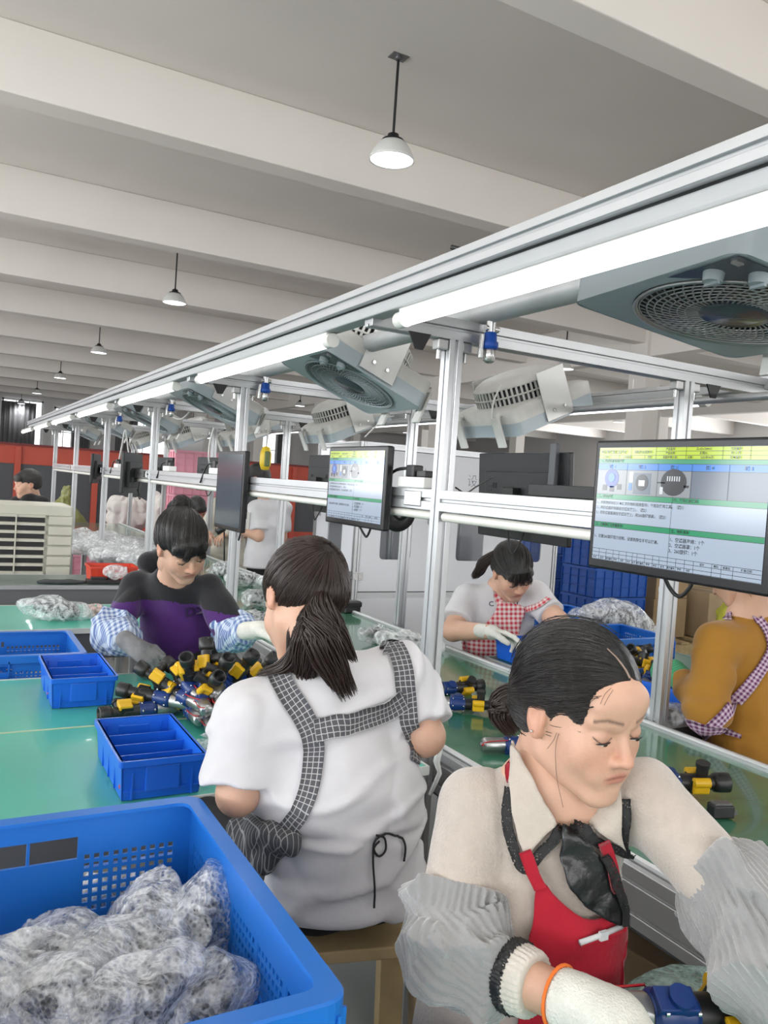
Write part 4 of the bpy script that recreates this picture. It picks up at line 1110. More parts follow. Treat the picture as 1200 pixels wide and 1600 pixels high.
class Head:
    def __init__(s, c, fwd, up, scale=1.0, male=False, skin=None, feat=True):
        s.c = np.asarray(c, float); y = nrm(fwd); z = np.asarray(up, float); z = nrm(z-y*(z@y)); x = np.cross(y, z)
        s.R = np.array([x, y, z]); s.s = scale; s.male = male; s.skin = SKIN if skin is None else np.array(skin); s.feat = feat
    def w(s, p): return s.c+(np.asarray(p, float)*s.s)@s.R
    def l(s, P): return ((P-s.c)@s.R.T)/s.s
    def sdf(s, p):
        """the head in its own axes: x its right, y forward, z up"""
        q = p.copy(); q[:, 0] = np.abs(q[:, 0])
        d = ell(p, (0, -.014, .036), (.073, .092, .082))
        jw = .058 if s.male else .053
        d = smin(d, ell(p, (0, .016, -.018), (jw+.006, .068, .080)), .03)
        d = smin(d, seg(q, (.042, .000, -.055), (.014, .066, -.090), .019, .0165), .03)
        d = smin(d, sph(p, (0, .072, -.091), .0165), .018)
        d = smin(d, ell(q, (.033, .058, -.026), (.025, .022, .026)), .030)       # cheekbones
        d = smin(d, ell(p, (0, .072, .048), (.05, .022, .03)), .025)             # forehead
        d = smin(d, seg(q, (.012, .082, .022), (.044, .068, .024), .007, .006), .014)   # brow ridge
        if s.feat:
            d = smax(d, -ell(q, (.0315, .098, .004), (.0155, .0135, .0085)), .012)   # sockets
            d = smin(d, ell(q, (.0315, .0735, .003), (.0142, .0122, .0112)), .005)   # lidded eyeballs
            lid = np.abs(p[:, 2]-(-.0035+1.2*(np.abs(q[:, 0]-.0315))**2*30))-.0007
            d = np.where((np.abs(q[:, 0]-.0315) < .0135) & (p[:, 1] > .07) & (lid < 0) & (np.abs(d) < .004), d+.0012, d)
            d = smin(d, seg(p, (0, .082, .012), (0, .101, -.024), .0062, .0082), .010)   # nose
            d = smin(d, ell(p, (0, .103, -.027), (.0098, .0085, .0080)), .005)
            d = smin(d, ell(q, (.0118, .094, -.029), (.0062, .0088, .0062)), .004)
            d = smax(d, -ell(q, (.0062, .100, -.0355), (.0034, .0042, .003)), .002)
            d = smin(d, ell(p, (0, .077, -.052), (.034, .014, .024)), .020)           # muzzle
            pm = p.copy(); pm[:, 2] += 5*p[:, 0]**2; qm = pm.copy(); qm[:, 0] = np.abs(qm[:, 0])
            d = smin(d, ell(qm, (.006, .0890, -.0502), (.0140, .0058, .0034)), .003)    # upper lip
            d = smin(d, ell(pm, (0, .0880, -.0592), (.0155, .0064, .0042)), .003)      # lower lip
            d = smax(d, -ell(pm, (0, .0985, -.0541), (.0225, .0060, .0012)), .0018)
            d = smax(d, -ell(p, (0, .0965, -.071), (.015, .006, .004)), .008)
        else:
            d = smin(d, seg(p, (0, .082, .012), (0, .101, -.026), .008, .011), .010)
        # ears
        e = ell(q, (.0745, -.006, .000), (.0075, .018, .030)); e = smin(e, seg(q, (.072, -.002, -.026), (.070, .000, -.020), .008, .008), .006)
        e = smax(e, -ell(q, (.083, -.003, .004), (.0055, .010, .017)), .003)
        d = smin(d, e, .006)
        # neck root
        d = smin(d, eseg(p, (0, -.030, -.045), (0, -.048, -.120), (1, 0, 0), .052, .050, .050, .046), .02)
        return d
    def tint(s, p):
        q = p.copy(); q[:, 0] = np.abs(q[:, 0]); C = np.tile(s.skin, (len(p), 1))
        C = C*(1+.05*vnoise(p, 60, 3)+.04*vnoise(p, 18, 4))[:, None]
        def mix(m, col): 
            nonlocal C
            m = np.clip(m, 0, 1)[:, None]; C = C*(1-m)+np.array(col)*m
        red = s.skin*np.array([.98, .80, .76])
        mix(.6*np.exp(-((q[:, 0]-.036)**2+(p[:, 2]+.028)**2)/.0005)*(p[:, 1] > .03), red)
        mix(.7*np.exp(-(p[:, 0]**2+(p[:, 2]+.026)**2)/.00022)*(p[:, 1] > .08), red)
        mix(.7*(q[:, 0] > .072), red)
        if s.feat:
            lip = np.exp(-((p[:, 0]/.021)**4+((p[:, 2]+5*p[:, 0]**2+.0545)/.0088)**4)*1.2)*(p[:, 1] > .07); mix(lip*.95, s.skin*np.array([.74, .48, .48]))
            mix(.8*np.exp(-((p[:, 0]/.021)**6+((p[:, 2]+5*p[:, 0]**2+.0541)/.0012)**2))*(p[:, 1] > .07), s.skin*np.array([.4, .2, .2]))
            bz = .0275-.0000+.006*np.clip((q[:, 0]-.012)/.03, 0, 1)-.006*np.clip((q[:, 0]-.036)/.012, 0, 1)
            brow = np.exp(-((p[:, 2]-bz)/.0027)**2)*(q[:, 0] > .012)*(q[:, 0] < .050)*(p[:, 1] > .05); mix(.78*brow*(1-.35*np.abs(vnoise(p, 500, 2))), (.055, .035, .03))
            mix(.35*np.exp(-(((q[:, 0]-.0315)/.017)**4+((p[:, 2]-.006)/.009)**4))*(p[:, 1] > .06), s.skin*np.array([.72, .62, .6]))
            lash = np.exp(-((p[:, 2]-(-.0035+36*(q[:, 0]-.0315)**2))/.0011)**2)*(np.abs(q[:, 0]-.0315) < .0145)*(p[:, 1] > .062); mix(.95*lash, (.03, .02, .018))
        return np.concatenate([C, np.ones((len(p), 1))], 1)
    def mesh(s, h=.003):
        V, Q = surfnets(s.sdf, (-.095, -.125, -.135), (.095, .125, .13), h)
        T = s.tint(V); return s.w(V), Q, T
    def eyes(s, par):
        for sx in (-1, 1):
            m = MB()
            M = Matrix([[*(s.R.T[i]*s.s), s.w((sx*.0315, .0765, -.0040))[i]] for i in range(3)]+[[0, 0, 0, 1]])
            pts = []
            n = 12; top = []; bot = []
            for i in range(n+1):
                t = -1+2*i/n; x = .0115*t; top.append(M @ Vector((x, .0104-.0050*t*t, .0008+.0006*(1-t*t)))); bot.append(M @ Vector((x, .0100-.0048*t*t, -.0020*(1-t*t)+.0003)))
            m.add(top+bot, [(i, i+1, n+2+i, n+1+i) for i in range(n)], True)
            m.mi = 1; c = [M @ Vector((.0040*math.cos(a), .0108, -.0003+.0016*math.sin(a))) for a in np.linspace(0, 2*PI, 12, endpoint=False)]; m.add(c, [tuple(range(12))])
            o = m.build('eye', [M_eyew, M_eyed]); localise(o, par)
            # lashes
            t_ = MB(); P = [M @ Vector((.0140*t, .0108-.0050*t*t, .0010+.0010*(1-t*t))) for t in np.linspace(-1, 1, 10)]
            t_.tube(P, [.0003]+[.0011]*8+[.0003], 5); localise(t_.build('lashes', M_strand), par)
def hair_cap(hd, root, amp=.0016, cuts=(), adds=(), r=(.083, .103, .093), c=(0, -.016, .037), h=.003, line=.09, name='hair', par=None, m=None, lo=(-.13, -.19, -.15), hi=(.13, .13, .17), part=None, freq=30, ears=True, back=-.062):
    """hair as one shell in the head's axes, combed towards root"""
    root = np.asarray(root, float); C = np.array([0, -.01, .03]); a = nrm(root-C); e1 = nrm(np.cross(a, (0.1, .2, 1.))); e2 = np.cross(a, e1)
    def coords(p):
        v = p-C; L = np.linalg.norm(v, axis=1)+1e-6; th = np.arccos(np.clip(v@a/L, -1, 1)); ph = np.arctan2(v@e1, v@e2); return th, ph, L
    def f(p):
        q = p.copy(); q[:, 0] = np.abs(q[:, 0])
        d = ell(p, c, r)
        d = smin(d, ell(p, (0, -.058, -.012), (.066, .052, .052)), .03)
        d = smax(d, -ell(p, (0, .112, line-.115), (.073, .082, .113)), .006)      # face opening
        d = smax(d, -ell(q, (.080, .054, -.032), (.030, .050, .072)), .006)
        if ears: d = smax(d, -ell(q, (.082, .000, -.012), (.022, .020, .028)), .005)
        d = smax(d, (back-p[:, 2])-.25*(p[:, 1]+.05), .012)
        for k, fn in enumerate(cuts): d = smax(d, -fn(p), .005)
        for fn in adds: d = smin(d, fn(p), .012)
        if part is not None:
            d = d+.0035*np.exp(-((p[:, 0]-part)/.0028)**2)*(p[:, 2] > .06)*(p[:, 1] > -.04)
        th, ph, L = coords(p)
        wv = ph*freq+1.2*vnoise(p, 22, 5)
        g = (np.sin(wv)+.7*np.sin(wv*2.3+1)+.5*np.sin(wv*.57+2))*.4
        return d+amp*g*np.clip(np.sin(th), .15, 1)
    def at(V):
        th, ph, L = coords(V); return np.stack([ph*90+4*vnoise(V, 20, 8), th*3, L*10], 1)
    V, Q = surfnets(f, lo, hi, h, .004)
    o = np_mesh(name, hd.w(V), Q, m or M_hair, None, None, True, {'strand': at(V)}); localise(o, par)
    return o, coords, C, (a, e1, e2)
def strands(hd, capo, C, axes, n_, par, th=(2.2, .25), r=.0007, m=None, seed=1, phs=(-PI, PI), lift=.0012, name='hair_strands', jit=.25):
    bv = bvh_of(capo); a, e1, e2 = axes; rs = random.Random(seed); mb = MB(); C0 = Vector(hd.w(C))
    for k in range(n_):
        ph = rs.uniform(*phs); t0 = th[0]+rs.uniform(-jit, jit); t1 = th[1]+rs.uniform(-.05, .15); pts = []; w1 = rs.uniform(-.05, .05); w2 = rs.uniform(0, 6)
        for i in range(11):
            t = t0+(t1-t0)*i/10; p_ = ph+w1*math.sin(i*.5+w2)
            d = a*math.cos(t)+(e2*math.cos(p_)+e1*math.sin(p_))*math.sin(t); dw = Vector(d@hd.R)
            q = bv.ray_cast(C0+dw*.25*hd.s, -dw)
            if q[0] is None or (q[0]-C0).length < .05: continue
            if (q[0]-C0).length > .14*hd.s: continue
            pts.append(q[0]+dw*lift*(1+rs.random()))
        if len(pts) > 4:
            if max((pts[i+1]-pts[i]).length for i in range(len(pts)-1)) < .05: mb.tube(pts, [r*.5]+[r]*(len(pts)-2)+[r*.5], 3, False)
    if mb.v: 
        o = mb.build(name, m or M_strand); o['kind'] = 'stuff'; localise(o, par); return o
def tail(par, path, n_, rad, m, seed=3, r=.0011, name='ponytail', spread=None, stuff=True):
    """bundle of strands along a world path; rad = radius at each path point"""
    P = smooth_path([np.array(p) for p in path], 14); R_ = np.interp(np.linspace(0, 1, 14), np.linspace(0, 1, len(rad)), rad); rs = random.Random(seed); mb = MB()
    for k in range(n_):
        a0 = rs.uniform(0, 2*PI); q = math.sqrt(rs.random()); en = rs.uniform(.8, 1.0); tw = rs.uniform(-.5, .5); pts = []
        for i in range(14):
            u = i/13*en; j = u*13; b = min(int(j), 12); f_ = j-b; c = P[b]*(1-f_)+P[b+1]*f_; rr = R_[b]*(1-f_)+R_[b+1]*f_
            t = nrm(P[min(b+1, 13)]-P[max(b-1, 0)]); x = nrm(np.cross(t, (.3, .2, 1.))); y = np.cross(t, x); aa = a0+tw*u
            pts.append(Vector(c+(x*math.cos(aa)+y*math.sin(aa))*rr*q*(1+.08*math.sin(6*u+k))))
        mb.tube(pts, [r]*12+[r*.6, r*.2], 4, False)
    o = mb.build(name, m); 
    if stuff: o['kind'] = 'stuff'
    localise(o, par); return o
def hand_sdf(wrist, d, nrm_, side=1, curl=(.5, .5, .55, .6), s=1.0, thumb=.5, spread=.10, fat=1.0):
    """wrist point, pointing direction, palm-facing normal; side +1 puts the thumb towards cross(d, n)"""
    d = nrm(d); n = np.asarray(nrm_, float); n = nrm(n-d*(n@d)); x = np.cross(d, n)*side; w_ = np.asarray(wrist, float); fs = []
    base = [(.030, .078, .0092, .040, .028, .022), (.010, .083, .0097, .045, .031, .024), (-.011, .080, .0092, .041, .029, .022), (-.031, .072, .0080, .032, .022, .019)]
    segs = []
    for k, (ox, oy, r_, a, b, c) in enumerate(base):
        p = w_+(x*ox+d*oy)*s; ang = 0; dd = nrm(d+x*spread*(1.5-k)*1.0)
        for j, L in enumerate((a, b, c)):
            ang += curl[k]*(1.0, 1.2, .8)[j]; v = dd*math.cos(ang)+n*math.sin(ang); q = p+v*L*s
            segs.append((p, q, r_*s*fat*(1-.06*j), r_*s*fat*(.94-.08*j), k)); p = q
    tb = w_+(x*.026+d*.022+n*.008)*s; tm = tb+nrm(d*.75+x*.75+n*.25)*.040*s; te = tm+nrm(d*.95+x*.25+n*thumb)*.032*s; tt = te+nrm(d*1.0+x*(.05-thumb*.4)+n*thumb)*.024*s
    def f(P):
        pm = eseg(P, w_+d*.012*s, w_+d*.072*s, x, .031*s*fat, .015*s*fat, .038*s*fat, .0125*s*fat)
        pm = smin(pm, seg(P, w_-d*.03*s, w_+d*.02*s, .025*s*fat, .026*s*fat), .015)
        out = pm
        for k in range(4):
            fk = None
            for a, b, ra, rb, kk in segs:
                if kk == k:
                    g = seg(P, a, b, ra, rb); fk = g if fk is None else smin(fk, g, .004)
            out = smin(out, fk, .006)
        t = smin(smin(seg(P, tb, tm, .013*s*fat, .0115*s*fat), seg(P, tm, te, .0115*s*fat, .0105*s*fat), .005), seg(P, te, tt, .0105*s*fat, .0088*s*fat), .005)
        return smin(out, t, .009)
    pts = [w_-d*.05*s, w_+d*.09*s, tt]+[b for a, b, *_ in segs]
    return f, np.min(pts, 0)-.03, np.max(pts, 0)+.03, segs
def bounds(pts, m):
    P = np.array(pts); return P.min(0)-m, P.max(0)+m
def folds(P, A=.004, sc=10, seed=0, st=(1, 1, 1)):
    Q = P*np.array(st); n = vnoise(Q, sc, seed)+.3*vnoise(Q, sc*2.3, seed+1)
    return A*(1-2.4*np.abs(n))*.6+A*.5*vnoise(Q, sc*.6, seed+2)
def person(name, label, base):
    return thing(name, label, 'person', base)
def skin_body(par, parts, head, h=.006, hh=.003, skin=None, extra=None):
    """one body mesh: limbs and trunk from parts, with the head"""
    Vs = []; Qs = []; Ts = []; off = 0
    if head is not None:
        V, Q, T = head.mesh(hh); Vs.append(V); Qs.append(Q); Ts.append(T); off = len(V)
    sk = skin if skin is not None else (head.skin if head is not None else SKIN)
    for f, lo, hi, hx in parts:
        V, Q = surfnets(f, lo, hi, hx or h); Vs.append(V); Qs.append(Q+off); off += len(V)
        C = np.tile(sk, (len(V), 1))*(1+.05*vnoise(V, 30, 3))[:, None]; Ts.append(np.concatenate([C, np.ones((len(V), 1))], 1))
    o = np_mesh('body', np.concatenate(Vs), np.concatenate(Qs), M_skin, None, None, True, None, np.concatenate(Ts)); localise(o, par)
    if head is not None and head.feat: head.eyes(par)
    return o
def cam_dir(right, up, toward, px, py):
    """direction from components seen in the picture: to its right, up, and towards the viewer"""
    r = nrm(ray(px, py)); x = nrm(CR-r*(CR@r)); y = nrm(np.cross(x, r)); return nrm(x*right+y*up-r*toward)
M_trouser = mat('black_trousers', (.012, .012, .014), .85, bump=.3, bscale=30)
M_shoe = mat('dark_shoe', (.02, .02, .022), .5)
def legs_seated(par, pelvis, fwd, side, knee_drop=.02, shin=None, m=None, thigh=.40, w_=.07, name='trousers', footz=.0):
    f_ = nrm((fwd[0], fwd[1], 0)); sd = nrm((side[0], side[1], 0)); P0 = np.asarray(pelvis, float); pts = []; seg_ = []
    for s_ in (-1, 1):
        h_ = P0+sd*s_*w_; k = h_+f_*thigh+np.array([0, 0, -knee_drop]); a = np.array([k[0], k[1], footz+.10])-f_*.02
        seg_ += [(h_, k, .078, .060), (k, a, .058, .045)]; pts += [h_, k, a]
    def f(P):
        d = eseg(P, P0-sd*.05, P0+sd*.05, (0, 0, 1), .095, .10, .095, .10)
        for a, b, ra, rb in seg_: d = smin(d, seg(P, a, b, ra, rb), .03)
        return d+.003*vnoise(P, 14, 2)
    lo, hi = bounds(pts, .14); o = sdf_obj(name, f, lo, hi, .012, m or M_trouser, par)
    for s_ in (-1, 1):
        k = P0+sd*s_*w_+f_*thigh; a = np.array([k[0], k[1], footz])-f_*.02
        g = lambda P, a=a: smax(eseg(P, a+np.array([0, 0, .045])-f_*.02, a+np.array([0, 0, .035])+f_*.17, sd, .042, .04, .040, .028), plane(P, a, (0, 0, -1)), .004)
        sdf_obj('shoe', g, a-.25, a+.25, .010, M_shoe, par)
    return o
def legs_standing(par, pelvis, sd, m=None):
    P0 = np.asarray(pelvis, float); sd = nrm(sd); fw = np.cross((0, 0, 1), sd)
    def f(P):
        d = eseg(P, P0+np.array([0, 0, .03]), P0-np.array([0, 0, .05]), sd, .15, .10, .16, .11)
        for s_ in (-1, 1):
            h_ = P0+sd*s_*.08; k = h_+np.array([0, 0, -.42]); a = np.array([h_[0], h_[1], .08])+sd*s_*.02
            d = smin(d, smin(seg(P, h_, k, .085, .062), seg(P, k, a, .062, .048), .02), .03)
        return d+.003*vnoise(P, 12, 2)
    lo = P0-np.array([.35, .35, P0[2]]); hi = P0+.3
    o = sdf_obj('trousers', f, lo, hi, .016, m or M_trouser, par)
    for s_ in (-1, 1):
        a = P0+sd*s_*.10; a = np.array([a[0], a[1], 0]); g = lambda P, a=a: smax(eseg(P, a+np.array([0, 0, .045]), a+np.array([0, 0, .035])+fw*.15, sd, .045, .04, .042, .03), plane(P, a, (0, 0, -1)), .004)
        sdf_obj('shoe', g, a-.28, a+.28, .012, M_shoe, par)
    return o
def shade_cloth(name, col, rough=.85, bump=.35, bscale=120, vary=.03, vscale=20, sheen=.2):
    return mat(name, col, rough, bump=bump, bscale=bscale, vary=vary, vscale=vscale, sheen=sheen, spec=.2)
M_glovew = mat('white_knit_glove', (.66, .65, .60), .9, bump=.7, bscale=320, vary=.08, vscale=30, spec=.2)
M_gloveg = mat('grey_knit_glove', (.22, .22, .23), .9, bump=.7, bscale=320, vary=.2, vscale=30, spec=.2)
# ---------------------------------------------------------------- woman with her back to us
def build_back_woman():
    W_ = W
    hips = W_(546, 1378, 1.60); seatp = onz(546, 1470, .64)
    par = person('person', 'woman seated with her back to us, white t-shirt, grey check apron straps, long ponytail', (hips[0], hips[1], 0))
    neck = W_(492, 1062, 1.62); mid = W_(535, 1240, 1.58)
    shL, shR = W_(392, 1120, 1.53), W_(625, 1062, 1.66)
    elL, elR = W_(372, 1240, 1.50), W_(664, 1150, 1.62)
    wrL, wrR = W_(408, 1205, 1.74), W_(590, 1120, 1.90)
    side = nrm(shR-shL)
    hd = Head(W_(474, 940, 1.62), cam_dir(-.42, -.50, -.75, 474, 940), cam_dir(-.05, .85, -.5, 474, 940), .98)
    def bodyf(P):
        d = eseg(P, hips+np.array([0, 0, .05]), neck, side, .10, .08, .10, .07)
        d = smin(d, seg(P, neck-np.array([0, 0, .04]), hd.w((0, -.03, -.07)), .052, .046), .03)
        for a, b, c in ((shL, elL, wrL), (shR, elR, wrR)):
            d = smin(d, smin(seg(P, a, b, .046, .039), seg(P, b, c, .039, .027), .015), .02)
        return d
    parts = [(bodyf, *bounds([hips, neck, shL, shR, elL, elR, wrL, wrR, hd.c], .12), .006)]
    for wr, el, n_, sd in ((wrL, elL, (0, 0, -1), 1), (wrR, elR, (0, 0, -1), -1)):
        g, lo, hi, _ = hand_sdf(wr, wr-el, n_, sd); parts.append((g, lo, hi, .0035))
    skin_body(par, parts, hd)
    # t-shirt
    M_tee = shade_cloth('white_tshirt', (.58, .57, .59), bump=.12, bscale=60)
    hem = W_(540, 1440, 1.44)
    up1 = neck*.85+hips*.15
    def tee(P):
        t1 = eseg(P, hips, mid, side, .158, .13, .142, .108)
        t2 = eseg(P, mid, up1, side, .142, .105, .152, .088)
        d = smin(t1, t2, .05)
        d = smin(d, seg(P, shL, shR, .056, .056), .06)
        d = smin(d, seg(P, neck, neck+np.array([0, 0, .0]), .072), .05)
        sl = seg(P, shL, shL+(elL-shL)*.92, .066, .072); sl = smax(sl, plane(P, shL+(elL-shL)*.86, elL-shL), .006); d = smin(d, sl, .03)
        sl = seg(P, shR, shR+(elR-shR)*.9, .064, .064); sl = smax(sl, plane(P, shR+(elR-shR)*.84, elR-shR), .006); d = smin(d, sl, .03)
        d = smax(d, plane(P, hips+np.array([0, 0, -.032]), (0, 0, -1)), .015)
        # waist gather and sag folds
        t = P[:, 2]; zl = mid[2]-.045
        d = d+.008*np.exp(-((t-zl-.015*vnoise(P, 5, 4))/.010)**2)
        m_ = np.exp(-((t-zl)/.12)**2)
        d = d-.016*m_*(1-2*np.abs(vnoise(P*np.array([1, 1, 2.6]), 7, 21)))-.002
        d = d+folds(P, .014, 6, 7, (1, 1, .7))
        dg = P@nrm(side*.5+np.array([0, 0, -.8])); msk = np.clip(.5+1.5*vnoise(P, 4.5, 77), 0, 1)
        d = d-.007*msk*np.maximum(0, np.sin(dg*62+5*vnoise(P, 6, 9)))**3
        d = smax(d, -ell(P, hd.w((0, -.03, -.13)), (.058, .058, .05)), .008)
        return d
    te = sdf_obj('t_shirt', tee, *bounds([hips, neck, shL, shR, elL, elR], .19), .0055, M_tee, par, margin=.01)
    bv = bvh_of(te)
    M_strap = check_mat('grey_windowpane', (.075, .075, .085), (.42, .42, .42), 95, 'UV', grid=True, width=.14)
    wd = .036
    ribbon('apron_strap', bv, [(428, 1043), (450, 1085), (474, 1120), (490, 1160), (488, 1210), (478, 1250), (462, 1280), (440, 1305)], [.042, .042, .040, .036, .034, .034], M_strap, par, .004, 44, .003, 1.55)
    ribbon('apron_strap', bv, [(600, 990), (620, 1018), (630, 1050), (634, 1085), (640, 1130), (645, 1170), (648, 1192)], [.040, .040, .038, .034, .026], M_strap, par, .004, 36, .003, 1.62)
    ribbon('apron_cross_band', bv, [(492, 1142), (520, 1136), (560, 1126), (600, 1110), (632, 1092)], [.045, .042, .043, .043], M_strap, par, .004, 30, .006, 1.55)
    # apron bunched at her left hip
    ap = [W_(400, 1310, 1.52), W_(430, 1325, 1.48), W_(380, 1290, 1.60)]
    def apf(P):
        d = smin(seg(P, W_(395, 1300, 1.56), W_(448, 1312, 1.46), .050, .030), seg(P, W_(395, 1330, 1.54), W_(412, 1352, 1.50), .035, .02), .03)
        return d+folds(P, .012, 17, 31, (1, 1, .7))
    sdf_obj('apron_skirt', apf, *bounds(ap, .14), .005, check_mat('grey_windowpane_obj', (.06, .062, .07), (.30, .30, .30), 95, 'Object', grid=True, width=.14), par, margin=.012)
    # drawstring
    M_cord = mat('black_cord', (.015, .015, .017), .8)
    def cord(pts, nm):
        P = []
        for px, py in smooth_path(pts, 30):
            c, n_ = hitpx(bv, px, py, 1.45); P.append(c+n_*.005)
        o = MB().tube(P, .0022, 6).build(nm, M_cord); localise(o, par)
    cord([(600, 1300), (583, 1312), (581, 1345), (584, 1385), (583, 1417)], 'drawstring')
    cord([(600, 1300), (620, 1304), (630, 1320), (629, 1345)], 'drawstring')
    cord([(590, 1312), (582, 1325), (590, 1336), (600, 1326), (597, 1306), (586, 1305)], 'drawstring')
    # hair
    root = (0.004, -.100, .055)
    cap, co, C, ax = hair_cap(hd, root, .0012, h=.0028, par=par, m=M_hairb, freq=34, back=-.105)
    strands(hd, cap, C, ax, 520, par, th=(2.3, .15), r=.0008, m=M_strandb, seed=4)
    r0 = hd.w(root); 
    def A(px, py, d): return W_(px, py, d)
    base = A(503, 935, 1.525)
    def core(P):
        d = smin(seg(P, A(502, 938, 1.535), A(500, 980, 1.50), .018, .027), seg(P, A(500, 980, 1.50), A(510, 1035, 1.50), .027, .018), .02)
        d = smin(d, seg(P, A(490, 1000, 1.51), A(455, 1045, 1.545), .020, .012), .02)
        d = smin(d, seg(P, A(486, 968, 1.56), A(470, 1035, 1.565), .036, .020), .02)
        return d+.0035*np.sin(60*(P-base)@CR/.1+3*vnoise(P, 20, 1))
    co_ = sdf_obj('ponytail_core', core, *bounds([A(500, 930, 1.53), A(515, 1060, 1.5), A(440, 1060, 1.55)], .07), .0035, M_hairb, par, attrfn=lambda V: np.stack([(V@CR)*900, (V@CU)*12, V[:, 0]*0], 1))
    tail(par, [A(503, 930, 1.54), A(500, 965, 1.495), A(505, 1010, 1.49), A(525, 1050, 1.515), A(545, 1090, 1.53)], 420, [.014, .034, .036, .026, .020], M_strandb, 3, .0014, 'ponytail_strands')
    tail(par, [A(500, 935, 1.54), A(486, 970, 1.50), A(478, 1010, 1.505), A(476, 1045, 1.53), A(492, 1085, 1.54)], 260, [.010, .026, .03, .022, .014], M_strandb, 5, .0013, 'ponytail_strands')
    tail(par, [A(498, 945, 1.54), A(480, 985, 1.50), A(468, 1015, 1.51), A(445, 1040, 1.525), A(398, 1053, 1.545)], 150, [.010, .026, .022, .014, .006], M_strandb, 6, .0013, 'ponytail_strands')
    tail(par, [A(478, 960, 1.545), A(470, 990, 1.535), A(464, 1020, 1.545), A(452, 1044, 1.55)], 200, [.022, .026, .020, .008], M_strandb, 14, .0013, 'ponytail_strands')
    tail(par, [A(512, 940, 1.55), A(525, 975, 1.52), A(540, 1010, 1.53), A(556, 1035, 1.55)], 90, [.008, .02, .014, .006], M_strandb, 8, .0013, 'ponytail_strands')
    o = MB().tube([Vector(A(492, 950, 1.528)), Vector(A(496, 940, 1.522)), Vector(A(504, 935, 1.52)), Vector(A(512, 936, 1.525))], .0022, 6).build('hair_tie', mat('tan_hair_tie', (.45, .30, .16), .5)); localise(o, par)
    fw = nrm(np.array([-.35, .93, 0])); legs_seated(par, hips+np.array([0, .02, .0]), (-.25, .97, 0), side, .03, thigh=.40)
    # stool
    st = thing('wooden_stool', 'rough pine stool under the woman in the white t-shirt', 'stool', (hips[0]+.03, hips[1]+.07, 0), (0, 0, -.25)); st.scale = (1, 1, 1.04)
    M_pine = mat('raw_pine', (.56, .42, .22), .65, bump=.3, bscale=25, vary=.2, vscale=9)
    for k in range(3): MB().box((0, -.10+.10*k, .625), (.38, .09, .024)).build('seat_slat', M_pine, st, bevel=.003)
    for sx in (-1, 1):
        MB().box((sx*.15, 0, .585), (.03, .26, .055)).build('apron_board', M_pine, st, bevel=.002)
        for sy in (-1, 1):
            a = Vector((sx*.14, sy*.12, .61)); b = Vector((sx*.17, sy*.16, 0)); MB().prism([(-.028, -.02), (.028, -.02), (.028, .02), (-.028, .02)], b, a, (0, 1, 0)).build('leg', M_pine, st, bevel=.002)
    for sy in (-1, 1): MB().box((0, sy*.145, .25), (.3, .02, .05)).build('stretcher', M_pine, st, bevel=.002)
    return par
build_back_woman()
